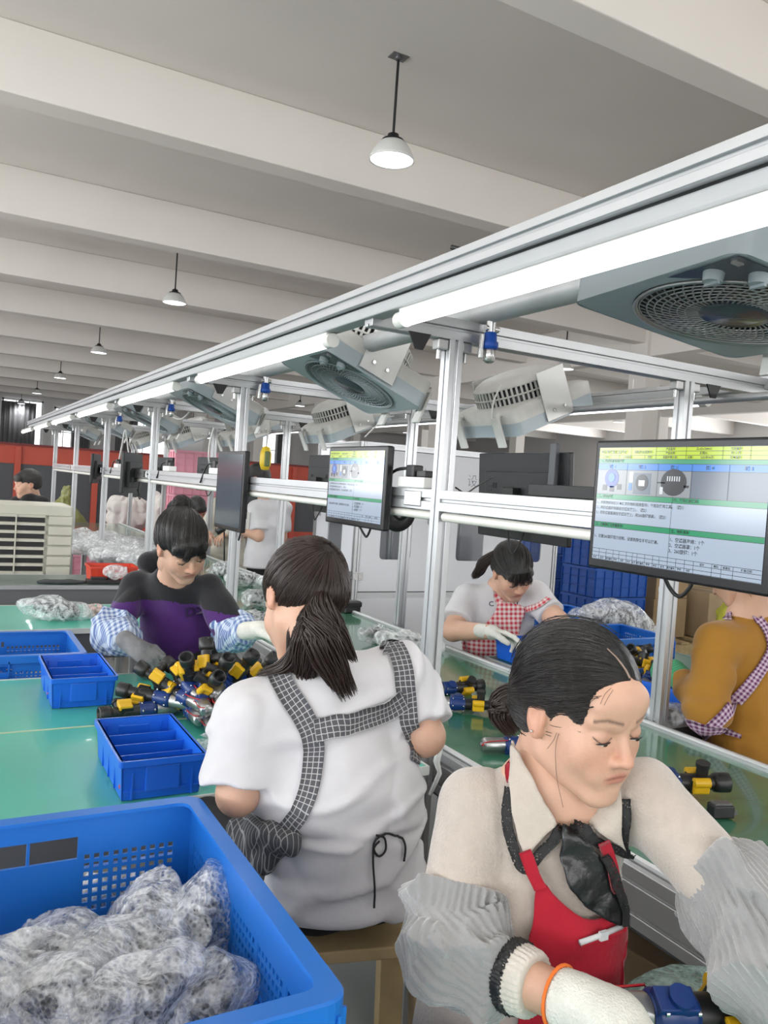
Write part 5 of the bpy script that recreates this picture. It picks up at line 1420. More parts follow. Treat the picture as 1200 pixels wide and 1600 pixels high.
# ---------------------------------------------------------------- woman in the foreground, beige sweater and red apron
def build_front_woman():
    W_ = W
    pel = np.array([.80, .98, .62]); par = person('person', 'woman in the foreground in a beige sweater, lace collar and red apron, looking down', (pel[0], pel[1], 0))
    neck = W_(868, 1235, 1.24); shA, shB = W_(742, 1255, 1.25), W_(1000, 1246, 1.23)
    elA, elB = W_(706, 1480, 1.16), W_(1135, 1392, 1.13); wrA, wrB = W_(862, 1552, 1.04), W_(1236, 1590, 1.05)
    side = nrm(shB-shA)
    fwd = cam_dir(.66, -.42, .62, 905, 1090); up = cam_dir(.22, .93, .35, 905, 1090)
    hd = Head(W_(903, 1112, 1.21), fwd, up, 1.03)
    def bodyf(P):
        d = eseg(P, pel, neck, side, .12, .09, .09, .06)
        d = smin(d, seg(P, neck-np.array([0, 0, .03]), hd.w((0, -.03, -.065)), .050, .046), .03)
        for a, b, c in ((shA, elA, wrA), (shB, elB, wrB)):
            d = smin(d, smin(seg(P, a, b, .044, .037), seg(P, b, c, .039, .029), .015), .02)
        return d
    skin_body(par, [(bodyf, *bounds([pel, neck, shA, shB, elA, elB, wrA, wrB, hd.c], .12), .0055)], hd, hh=.0019)
    # sweater
    M_sw = shade_cloth('beige_wool', (.47, .41, .36), .95, .6, 260, .05, 60, .6)
    mid = (pel+neck)/2
    def sw(P):
        d = smin(eseg(P, pel, mid, side, .135, .12, .145, .115), eseg(P, mid, neck*.8+pel*.2, side, .150, .115, .135, .085), .05)
        d = smin(d, seg(P, shA, shB, .054, .054), .05); d = smin(d, seg(P, neck, neck, .064), .05)
        d = smin(d, seg(P, shA, shA+(elA-shA)*.75, .060, .055), .014); d = smin(d, seg(P, shB, shB+(elB-shB)*.8, .058, .054), .016)
        # armhole seams
        for s_, e in ((shA, -1), (shB, 1)):
            pl = (P-(s_-side*e*.035))@side; d = d+.0025*np.exp(-(pl/.0035)**2)*(np.linalg.norm(P-s_, axis=1) < .12)
        d = d+folds(P, .007, 7, 3, (1, 1, .8))
        d = smax(d, -smin(seg(P, neck+np.array([0, 0, .03]), hd.w((0, .02, -.12)), .050, .052), sph(P, W_(873, 1258, 1.17), .034), .02), .01)
        return d
    so = sdf_obj('sweater', sw, *bounds([pel, neck, shA, shB, elA, elB], .18), .005, M_sw, par, margin=.012)
    # corduroy sleeve covers
    M_cord = shade_cloth('grey_corduroy', (.26, .258, .258), .9, .3, 200, .05, 30, .8)
    def cover(name, pts, rad, nridge, cutpts, seed, capz=None):
        pts = [np.asarray(p) for p in pts]
        def f(P):
            d = None; best = None; phi = np.zeros(len(P)); bd = np.full(len(P), 1e9)
            for i in range(len(pts)-1):
                a, b = pts[i], pts[i+1]; g = seg(P, a, b, rad[i], rad[i+1]); d = g if d is None else smin(d, g, .03)
                ax = nrm(b-a); ref = nrm(np.cross(ax, (0.3, -.5, .8))); r2 = np.cross(ax, ref); t = np.clip((P-a)@ax, 0, np.linalg.norm(b-a)); v = P-a-t[:, None]*ax
                ph = np.arctan2(v@ref, v@r2); m_ = g < bd; phi = np.where(m_, ph, phi); bd = np.minimum(bd, g)
            n1 = vnoise(P, 11, seed)
            d = d-.022*(1-2.4*np.abs(n1))*.8-.009*vnoise(P, 20, seed+2)-.005*(1-3*np.abs(vnoise(P, 27, seed+8)))
            d = d-.0026*np.cos(phi*nridge+3.5*vnoise(P, 8, seed+5))
            for p, n_ in cutpts: d = smax(d, plane(P, p, n_), .008)
            return d
        return sdf_obj(name, f, *bounds(pts, .12), .0026, M_cord, par, margin=.016)
    cA0 = shA+(elA-shA)*.58; tA = elA+(wrA-elA)*.62
    cover('sleeve_cover', [cA0, elA+np.array([0, 0, .02]), elA+(wrA-elA)*.25, tA], [.055, .066, .064, .040], 36, [(cA0, shA-elA), (tA, wrA-elA)], 3)
    cB0 = shB+(elB-shB)*.72; tB = wrB
    cover('sleeve_cover', [cB0, elB, elB+(wrB-elB)*.5, tB], [.052, .064, .064, .040], 36, [(cB0, shB-elB), (tB, wrB-elB)], 9)
    # lace band, knit cuff, forearm, glove
    dA = nrm(wrA-elA); c0 = tA
    M_lace = mat('black_lace', (.010, .010, .011), .7); ntl, bl, Ll = nodes(M_lace)
    tcl = ntl.nodes.new('ShaderNodeTexCoord'); vo = ntl.nodes.new('ShaderNodeTexVoronoi'); vo.feature = 'DISTANCE_TO_EDGE'; vo.inputs['Scale'].default_value = 260; Ll.new(tcl.outputs['Object'], vo.inputs['Vector'])
    n2 = ntl.nodes.new('ShaderNodeTexNoise'); n2.inputs['Scale'].default_value = 90; Ll.new(tcl.outputs['Object'], n2.inputs['Vector'])
    th = ntl.nodes.new('ShaderNodeMath'); th.operation = 'LESS_THAN'; th.inputs[1].default_value = .16; Ll.new(vo.outputs['Distance'], th.inputs[0])
    t2 = ntl.nodes.new('ShaderNodeMath'); t2.operation = 'GREATER_THAN'; t2.inputs[1].default_value = .50; Ll.new(n2.outputs['Fac'], t2.inputs[0])
    mx = ntl.nodes.new('ShaderNodeMath'); mx.operation = 'MAXIMUM'; Ll.new(th.outputs[0], mx.inputs[0]); Ll.new(t2.outputs[0], mx.inputs[1]); Ll.new(mx.outputs[0], bl.inputs['Alpha'])
    def ring(P, c, ax, r, w_): return smax(np.abs(np.linalg.norm((P-c)-((P-c)@ax)[:, None]*ax, axis=1)-r)-.003, np.abs((P-c)@ax)-w_, .003)
    lc = c0+dA*.006
    sdf_obj('lace_band', lambda P: ring(P, lc, dA, .0435, .009)+.002*np.sin(60*np.arctan2((P-lc)@np.cross(dA, (0, 0, 1.)), (P-lc)[:, 2])), lc-.075, lc+.075, .0025, MATS['black_plastic'], par)
    M_knit = shade_cloth('cream_knit', (.60, .56, .50), .95, .4, 200, .03)
    kc = c0+dA*.022
    def kf(P):
        v = (P-kc); a_ = v@dA; rd = v-a_[:, None]*dA; ph = np.arctan2(rd@nrm(np.cross(dA, (0, 0, 1.))), rd[:, 2])
        return smax(np.linalg.norm(rd, axis=1)-(.043-.0014*np.cos(ph*34)-a_*.1), np.abs(a_)-.018, .008)
    sdf_obj('knit_cuff', kf, kc-.075, kc+.075, .0026, M_knit, par)
    # glove on the near hand: cuff with orange edge, ribbed wrist, hand closing on the pump
    gw = wrA+dA*.012; gd = cam_dir(.93, -.42, .12, 960, 1560)
    g, lo, hi, _ = hand_sdf(gw+gd*.055, gd, cam_dir(-.2, -.9, -.1, 960, 1560), -1, (.30, .35, .4, .45), 1.08, .5, .08, 1.22)
    def glove(P):
        d = g(P); v = P-gw; a_ = v@dA; rd = v-a_[:, None]*dA; ph = np.arctan2(rd@nrm(np.cross(dA, (0, 0, 1.))), rd[:, 2])
        cf = seg(P, gw, gw+gd*.07, .036, .040)-.0010*np.cos(ph*40); cf = smax(cf, plane(P, gw, -dA), .003)
        return smin(d, cf, .012)
    sdf_obj('work_glove', glove, np.minimum(lo, gw-.06), np.maximum(hi, gw+.06), .0028, M_glovew, par)
    og = gw
    sdf_obj('orange_hem', lambda P: ring(P, og, dA, .0375, .0022), og-.06, og+.06, .0022, mat('orange_edging', (.75, .16, .02), .8), par)
    g2, lo, hi, _ = hand_sdf(wrB, wrB-elB, (-.2, 0, -1), 1, (.3, .3, .4, .4), 1.05, .4, .1, 1.2); sdf_obj('work_glove', g2, lo, hi, .004, M_glovew, par)
    # collar, lace, jabot, apron
    bv = bvh_of(so)
    M_col = shade_cloth('beige_collar', (.50, .44, .38), .95, .5, 300, .03, 60, .5)
    both = bvh_of(so, [c for c in par.children if c.name.startswith('body')][0])
    L1 = [(812, 1152), (832, 1200), (852, 1240), (876, 1282), (848, 1312), (820, 1346), (806, 1310), (797, 1270), (800, 1215), (804, 1165)]
    R1 = [(884, 1284), (900, 1255), (915, 1250), (940, 1238), (966, 1220), (974, 1240), (977, 1275), (974, 1322), (945, 1312), (915, 1295)]
    drape('collar', both, L1, M_col, par, .012, .004, 9, 1.19, smoothn=3, maxdev=.09)
    drape('collar', bv, R1, M_col, par, .014, .004, 9, 1.17, smoothn=3, maxdev=.08)
    ribbon('collar_lace', both, [(799, 1235), (793, 1275), (801, 1315), (820, 1353), (848, 1325), (880, 1290)], .015, M_lace, par, .0015, 50, .013, 1.19)
    ribbon('collar_lace', both, [(884, 1288), (915, 1303), (945, 1320), (977, 1328), (983, 1285), (980, 1248)], .015, M_lace, par, .0015, 50, .014, 1.17)
    M_satin = mat('black_chiffon', (.008, .008, .009), .32, bump=.5, bscale=60)
    drape('lace_jabot', both, [(872, 1292), (892, 1294), (915, 1310), (937, 1350), (953, 1385), (957, 1440), (944, 1444), (925, 1430), (900, 1412), (878, 1375), (868, 1330)], M_satin, par, .016, .006, 8, 1.16, fold=.010, seed=5, smoothn=2)
    ribbon('lace_trim', both, [(925, 1325), (943, 1370), (951, 1410), (951, 1440)], .014, M_lace, par, .0015, 20, .030, 1.15)
    M_ap = shade_cloth('red_apron_cloth', (.36, .007, .022), .75, .3, 160, .06, 12, .2)
    bib = [(833, 1366), (852, 1364), (868, 1385), (884, 1408), (908, 1424), (934, 1428), (945, 1400), (950, 1376), (964, 1374), (976, 1400), (987, 1466), (1000, 1505), (1014, 1545), (1000, 1610), (920, 1640), (820, 1640), (795, 1600), (806, 1540), (813, 1484), (822, 1420)]
    drape('apron_bib', bv, bib, M_ap, par, .010, .004, 11, 1.15, fold=.010, seed=15, smoothn=6)
    ribbon('apron_strap', both, [(820, 1325), (830, 1350), (842, 1384)], .018, M_ap, par, .003, 12, .018, 1.16)
    ribbon('apron_strap', both, [(930, 1305), (938, 1340), (950, 1390)], .018, M_ap, par, .003, 14, .021, 1.16)
    ribbon('neck_strap', bv, [(812, 1158), (803, 1180), (799, 1206), (801, 1225)], .014, M_ap, par, .004, 14, .006, 1.22)
    ribbon('pocket_fold', bv, [(895, 1470), (925, 1458), (955, 1446)], .006, M_ap, par, .003, 16, .022, 1.12)
    M_clip = mat('clear_plastic_clip', (.7, .72, .74), .15, alpha=.75)
    a, n_ = hitpx(bv, 893, 1466, 1.12); b, _ = hitpx(bv, 957, 1441, 1.12)
    m = MB(); m.tube([a+n_*.027, (a+b)/2+n_*.03, b+n_*.027], .004, 8); c = (a+b)/2+n_*.034; m.box(c, (.014, .006, .012)); localise(m.build('name_clip', M_clip), par)
    # hair: combed back to a low ponytail, with a parting
    root = (.045, -.098, -.012)
    cap, co, C, ax = hair_cap(hd, root, .0011, h=.0024, par=par, m=M_hair, part=-.012, freq=40, line=.088)
    strands(hd, cap, C, ax, 900, par, th=(2.25, .3), r=.00055, seed=2, lift=.0006)
    strands(hd, cap, C, ax, 60, par, th=(2.2, .5), r=.0005, seed=12, lift=.004, name='flyaway_hair')
    p0 = W_(822, 1105, 1.275)
    def tl(P):
        d = smin(seg(P, p0, W_(800, 1098, 1.29), .014, .022), seg(P, W_(798, 1100, 1.29), W_(797, 1130, 1.29), .026, .016), .012)
        return d+.002*np.sin(((P-p0)@CR)*700+3*vnoise(P, 25, 1))
    sdf_obj('ponytail_core', tl, *bounds([p0, W_(797, 1140, 1.29)], .05), .003, M_hairb, par, attrfn=lambda V: np.stack([(V@CR)*900, (V@CU)*12, V[:, 0]*0], 1))
    tail(par, [W_(828, 1100, 1.27), W_(806, 1086, 1.285), W_(788, 1098, 1.29), W_(788, 1122, 1.285), W_(806, 1148, 1.28)], 200, [.008, .019, .026, .022, .012], M_strandb, 4, .0011, 'ponytail_strands')
    ribbon('parting', bvh_of(cap), [(948, 1014), (962, 1028), (975, 1045), (983, 1060)], [.0015, .003, .004], mat('scalp', (.30, .21, .17), .6), par, .0006, 16, .0012, 1.1, across=3)
    # loose wisps in front of the ear and on the forehead
    mb = MB()
    for pts in ([(873, 1146), (868, 1170), (870, 1215), (880, 1262)], [(870, 1145), (864, 1158), (855, 1170)],  [(955, 1075), (945, 1085), (938, 1100)], [(958, 1078), (949, 1092), (944, 1102)], [(935, 1088), (922, 1098), (916, 1112)]):
        P = [Vector(W_(x, y, 1.105)) for x, y in smooth_path(pts, 14)]
        hb = bvh_of([c for c in par.children if c.name.startswith('body')][0]); Q = []
        for p in P:
            q = hb.ray_cast(Vector(CAMP), (p-Vector(CAMP)).normalized()); 
            if q[0] is not None: Q.append(q[0]-(p-Vector(CAMP)).normalized()*.004)
        if len(Q) > 3 and max((Q[i+1]-Q[i]).length for i in range(len(Q)-1)) < .03: mb.tube(Q, .00032, 4)
    o = mb.build('loose_wisps', M_strand); o['kind'] = 'stuff'; localise(o, par)
    e, n_ = hitpx(bvh_of([c for c in par.children if c.name.startswith('body')][0]), 832, 1142, 1.2)
    localise(MB().lathe([(0, .002), (.002, .001), (.002, -.001), (0, -.002)], Matrix.Translation(e+n_*.002), n=8).build('ear_stud', M_steel), par)
    legs_seated(par, pel, (-.15, -1, 0), (1, -.15, 0), .02, thigh=.40)
    stl = thing('wooden_stool', 'pine stool hidden under the woman in the red apron', 'stool', (pel[0], pel[1]-.06, 0))
    M_pine = MATS['raw_pine']
    for k in range(3): MB().box((0, -.085+.085*k, .505), (.32, .08, .024)).build('seat_slat', M_pine, stl, bevel=.003)
    for sx in (-1, 1):
        for sy in (-1, 1): MB().prism([(-.022, -.02), (.022, -.02), (.022, .02), (-.022, .02)], (sx*.15, sy*.14, 0), (sx*.12, sy*.11, .495), (0, 1, 0)).build('leg', M_pine, stl, bevel=.002)
    return par
build_front_woman()
# ---------------------------------------------------------------- woman in purple at the teal table
def build_purple_woman():
    W_ = W
    hips = W_(292, 1062, 3.42); par = person('person', 'woman in a black and purple hoodie with blue check oversleeves sorting parts', (hips[0], hips[1], 0))
    neck = W_(272, 908, 3.22); shA, shB = W_(216, 920, 3.25), W_(326, 922, 3.20)
    elA, elB = W_(176, 985, 3.10), W_(362, 988, 3.10); wrA, wrB = W_(207, 1008, 2.90), W_(398, 985, 2.92)
    side = nrm(shB-shA)
    hd = Head(W_(284, 853, 3.06), cam_dir(.36, -.62, .66, 284, 853), cam_dir(.10, .85, .62, 284, 853), 1.13)
    def bodyf(P):
        d = eseg(P, hips, neck, side, .12, .09, .09, .07)
        d = smin(d, seg(P, neck-np.array([0, 0, .03]), hd.w((0, -.03, -.07)), .056, .052), .03)
        for a, b, c in ((shA, elA, wrA), (shB, elB, wrB)): d = smin(d, smin(seg(P, a, b, .046, .039), seg(P, b, c, .039, .029), .015), .02)
        return d
    skin_body(par, [(bodyf, *bounds([hips, neck, shA, shB, elA, elB, wrA, wrB, hd.c], .12), .009)], hd, hh=.0028)
    M_blk = shade_cloth('black_jersey', (.014, .014, .017)); M_pur = shade_cloth('purple_jersey', (.065, .018, .13)); 
    mid = (hips+neck)/2
    def top(P):
        d = smin(eseg(P, hips, mid, side, .175, .13, .165, .125), eseg(P, mid, neck*.75+hips*.25, side, .165, .125, .140, .09), .05)
        d = smin(d, seg(P, shA, shB, .056, .056), .05); d = smin(d, seg(P, neck, neck, .085), .06)
        d = smin(d, seg(P, shA, shA+(elA-shA)*.85, .062, .066), .02); d = smin(d, seg(P, shB, shB+(elB-shB)*.85, .060, .064), .02)
        # hood rolled behind the neck
        d = smin(d, seg(P, W_(238, 880, 3.36), W_(262, 868, 3.42), .055, .05), .05)
        d = d+folds(P, .014, 6, 43, (1, 1, .8))
        d = smax(d, -smin(seg(P, W_(276, 925, 3.02), hd.w((0, .03, -.11)), .030, .065), seg(P, neck, hd.w((0, -.02, -.10)), .062, .062), .02), .01)
        d = smax(d, plane(P, hips, (0, 0, -1)), .01)
        return d
    def mf(P):
        # the yoke ends along a seam across chest and sleeves
        px = 600+FPX*((P-CAMP)@CR)/((P-CAMP)@CF); z0 = W_(280, 947, 3.05)[2]
        z = P[:, 2]-z0+.02*np.abs((P-neck)@side)*4-.0
        return (z < 0).astype(int)
    t_ = sdf_obj('hoodie', top, *bounds([hips, neck, shA, shB, elA, elB], .20), .008, [M_blk, M_pur], par, margin=.02, matfn=mf)
    bv = bvh_of(t_)
    # sweat-shirt lettering, tone on tone
    try:
        c, n_ = hitpx(bv, 290, 964, 3.0); x = nrm(side); nn = nrm(np.array(n_)); y = nrm(np.cross(nn, x)); x = np.cross(y, nn)
        M = Matrix([[x[i], y[i], nn[i], (np.array(c)+nn*.012)[i]] for i in range(3)]+[[0, 0, 0, 1]])
        lt = text_mesh('chest_lettering', 'DShunt', .055, mat('dark_purple_print', (.025, .008, .05), .6), M, None, 'LEFT', .001); wrap_onto(lt, bv, .003); localise(lt, par)
    except Exception as e: print('lettering', e)
    M_os = check_mat('blue_check_oversleeve', (.10, .16, .36), (.55, .62, .72), 55, 'Object')
    def over(pts, rad, cuts, seed):
        def f(P):
            d = None
            for i in range(len(pts)-1):
                g = seg(P, pts[i], pts[i+1], rad[i], rad[i+1]); d = g if d is None else smin(d, g, .03)
            d = d-.012*(1-2.4*np.abs(vnoise(P, 15, seed)))-.004*vnoise(P, 34, seed+1)
            for p, n_ in cuts: d = smax(d, plane(P, p, n_), .008)
            return d
        sdf_obj('oversleeve', f, *bounds(pts, .13), .0055, M_os, par, margin=.014)
    a0 = shA+(elA-shA)*.72; b0 = shB+(elB-shB)*.75
    over([a0, elA, elA+(wrA-elA)*.8], [.072, .078, .052], [(a0, shA-elA), (elA+(wrA-elA)*.8, wrA-elA)], 5)
    over([b0, elB, elB+(wrB-elB)*.8], [.068, .072, .050], [(b0, shB-elB), (elB+(wrB-elB)*.8, wrB-elB)], 6)
    dA = cam_dir(.75, -.55, .3, 210, 1008)
    g, lo, hi, sg = hand_sdf(wrA, dA, cam_dir(0, -.7, -.6, 210, 1008), 1, (.12, .9, .9, .9), 1.15, .5, .08, 1.15)
    sdf_obj('work_glove', g, lo, hi, .004, M_gloveg, par)
    ft = [s_ for s_ in sg if s_[4] == 0]
    localise(MB().tube([Vector(ft[1][0]), Vector(ft[1][1]), Vector(ft[2][1])+Vector(dA)*.012], [.0135, .013, .010], 12).build('finger_cot', mat('cream_rubber', (.62, .60, .42), .5)), par)
    dB = cam_dir(.9, .05, .3, 400, 985)
    g, lo, hi, _ = hand_sdf(wrB, dB, cam_dir(.1, -.9, .1, 400, 985), -1, (.25, .35, .4, .5), 1.15, .5, .08, 1.15)
    sdf_obj('work_glove', g, lo, hi, .004, M_glovew, par)
    # hair with fringe and a bun
    root = (-.030, -.085, .085)
    def fringe(p): return ell(p, (.005, .070, .050), (.062, .028, .040))
    def bun(p): return smin(sph(p, (-.035, -.105, .085), .030), sph(p, (-.010, -.12, .07), .022), .01)+.004*np.sin(p[:, 0]*260+p[:, 2]*150)
    cap, co, C, ax = hair_cap(hd, root, .0016, adds=(fringe, bun), h=.0035, par=par, freq=26, line=.085)
    strands(hd, cap, C, ax, 240, par, th=(2.2, .25), r=.0008, seed=21, lift=.0012)
    tail(par, [hd.w((-.02, .09, .075)), hd.w((-.025, .103, .045)), hd.w((-.03, .098, .015))], 60, [.012, .014, .010], M_strand, 22, .0007, 'fringe_strands')
    tail(par, [hd.w((.02, .088, .075)), hd.w((.026, .103, .045)), hd.w((.036, .095, .018))], 60, [.012, .014, .010], M_strand, 23, .0007, 'fringe_strands')
    m = MB()
    for k in range(90):
        a = k*2.4; v = Vector((math.cos(a)*math.sin(k*.7), math.sin(a)*math.sin(k*.7), math.cos(k*.7))); c0 = Vector(hd.w((-.03, -.11, .09))); u = v.orthogonal().normalized(); w2 = v.cross(u)
        m.tube([c0+(u*math.cos(t)+w2*math.sin(t))*.036+v*.008 for t in np.linspace(0, 2.6, 8)], .0012, 3, False)
    o = m.build('bun_curls', M_strand); o['kind'] = 'stuff'; localise(o, par)
    for p in ((-.055, -.095, .055), (-.045, -.118, .06)): localise(MB().lathe([(0, -.012), (.010, -.008), (.013, 0), (.010, .008), (0, .012)], Matrix.Translation(hd.w(p)), n=12).build('hair_clip', M_black), par)
    legs_seated(par, hips+np.array([0, 0, .0]), (.05, -1, 0), (1, 0, 0), .04, thigh=.36)
    lap = sdf_obj('black_apron', lambda P: smin(eseg(P, W_(250, 1040, 3.25), W_(330, 1035, 3.25), (0, 0, 1), .07, .05, .07, .05), eseg(P, W_(255, 1075, 3.3), W_(335, 1072, 3.3), (0, 0, 1), .12, .06, .12, .06), .04)+folds(P, .01, 9, 3), *bounds([W_(250, 1040, 3.25), W_(335, 1072, 3.3)], .2), .01, M_blk, par, margin=.01)
    s = thing('wooden_stool', 'pine stool under the woman in the purple hoodie', 'stool', (hips[0], hips[1], 0))
    MB().box((0, 0, hips[2]-.10), (.34, .32, .03)).build('seat', MATS['raw_pine'], s, bevel=.003)
    for sx in (-1, 1):
        for sy in (-1, 1): MB().cyl((sx*.15, sy*.14, 0), (sx*.12, sy*.11, hips[2]-.11), .02, n=10).build('leg', MATS['raw_pine'], s)
    return par
build_purple_woman()
# ---------------------------------------------------------------- woman in a red gingham apron beyond the belt
def build_gingham_woman():
    W_ = W
    hips = W_(765, 1050, 4.0); par = person('person', 'woman in white t-shirt and red gingham apron working beyond the belt', (hips[0], hips[1], 0))
    neck = W_(790, 918, 3.92); shA, shB = W_(728, 935, 3.95), W_(836, 930, 3.90)
    elA, elB = W_(708, 985, 3.80), W_(872, 972, 3.75); wrA, wrB = W_(762, 987, 3.55), W_(905, 1000, 3.55)
    side = nrm(shB-shA)
    hd = Head(W_(800, 893, 3.78), cam_dir(.34, -.66, .60, 800, 893), cam_dir(.12, .85, .62, 800, 893), 1.10)
    def bodyf(P):
        d = eseg(P, hips, neck, side, .12, .09, .09, .07)
        d = smin(d, seg(P, neck-np.array([0, 0, .03]), hd.w((0, -.03, -.07)), .056, .052), .03)
        for a, b, c in ((shA, elA, wrA), (shB, elB, wrB)): d = smin(d, smin(seg(P, a, b, .058, .050), seg(P, b, c, .050, .034), .02), .02)
        return d
    parts = [(bodyf, *bounds([hips, neck, shA, shB, elA, elB, wrA, wrB, hd.c], .13), .008)]
    g, lo, hi, _ = hand_sdf(wrB, wrB-elB, (0, 0, -1), -1, s=1.05); parts.append((g, lo, hi, .006))
    skin_body(par, parts, hd, hh=.0032)
    M_tee = MATS['white_tshirt']; mid = (hips+neck)/2
    def tee(P):
        d = smin(eseg(P, hips, mid, side, .16, .12, .165, .12), eseg(P, mid, neck*.75+hips*.25, side, .165, .12, .155, .09), .05)
        d = smin(d, seg(P, shA, shB, .062, .062), .06)
        for s_, e in ((shA, elA), (shB, elB)):
            k = seg(P, s_, s_+(e-s_)*.8, .066, .076); d = smin(d, smax(k, plane(P, s_+(e-s_)*.72, e-s_), .006), .03)
        d = d+folds(P, .010, 7, 53)
        d = smax(d, -smin(seg(P, W_(800, 930, 3.75), hd.w((0, .02, -.10)), .035, .06), seg(P, neck, hd.w((0, -.02, -.10)), .058, .060), .02), .01)
        return smax(d, plane(P, hips, (0, 0, -1)), .01)
    t_ = sdf_obj('t_shirt', tee, *bounds([hips, neck, shA, shB, elA, elB], .2), .008, M_tee, par, margin=.015)
    bv = bvh_of(t_)
    M_gg = check_mat('red_gingham', (.50, .035, .06), (.72, .62, .60), 46, 'UV')
    drape('apron_bib', bv, [(778, 936), (790, 940), (812, 943), (826, 946), (822, 960), (812, 985), (806, 1010), (806, 1045), (705, 1045), (708, 1003), (738, 985), (758, 972), (772, 955)], M_gg, par, .008, .004, 7, 3.85, fold=.012, smoothn=2, maxdev=.3)
    ribbon('neck_strap', bv, [(772, 894), (773, 912), (776, 930), (782, 944)], .036, M_gg, par, .004, 14, .006, 3.9)
    ribbon('sleeve_band', bv, [(820, 952), (840, 948), (858, 936)], .026, M_gg, par, .004, 14, .006, 3.8)
    c, n_ = hitpx(bv, 766, 949, 3.8); x = nrm(side); nn = nrm(np.array(n_)+np.array([0, 0, .001])); y = nrm(np.cross(nn, x)); x = np.cross(y, nn)
    for s_, px, py in (('C', 768, 947), ('RY', 806, 945)):
        c, n_ = hitpx(bv, px, py, 3.8); M = Matrix([[x[i], y[i], nn[i], (np.array(c)+nn*.016)[i]] for i in range(3)]+[[0, 0, 0, 1]])
        localise(wrap_onto(text_mesh('shirt_lettering', s_, .036, M_black, M, None, 'CENTER', .0006), bv, .003), par)
    g, lo, hi, _ = hand_sdf(wrA, cam_dir(.95, -.15, .2, 770, 987), cam_dir(.1, -.9, .2, 770, 987), -1, (.3, .4, .5, .6), 1.1, .5, .08, 1.15)
    sdf_obj('work_glove', g, lo, hi, .005, M_glovew, par)
    root = (-.015, -.115, .035)
    def fringe(p): return ell(p, (.0, .072, .048), (.060, .026, .040))
    cap, co, C, ax = hair_cap(hd, root, .0018, adds=(fringe,), h=.004, par=par, freq=26, line=.085)
    strands(hd, cap, C, ax, 160, par, th=(2.2, .25), r=.0009, seed=31)
    for x in (-.03, 0, .03): tail(par, [hd.w((x*.8, .088, .075)), hd.w((x, .103, .045)), hd.w((x*1.1, .098, .012))], 40, [.012, .016, .012], M_strand, 22, .0008, 'fringe_strands')
    b = hd.w(root)
    tail(par, [b, W_(757, 878, 3.9), W_(748, 893, 3.95), W_(738, 903, 3.98)], 160, [.012, .030, .026, .014], M_hairb if False else M_strandb, 33, .0016)
    legs_seated(par, hips+np.array([0, 0, .02]), (.3, -.9, 0), (1, 0, 0), .04, thigh=.34)
    return par
build_gingham_woman()
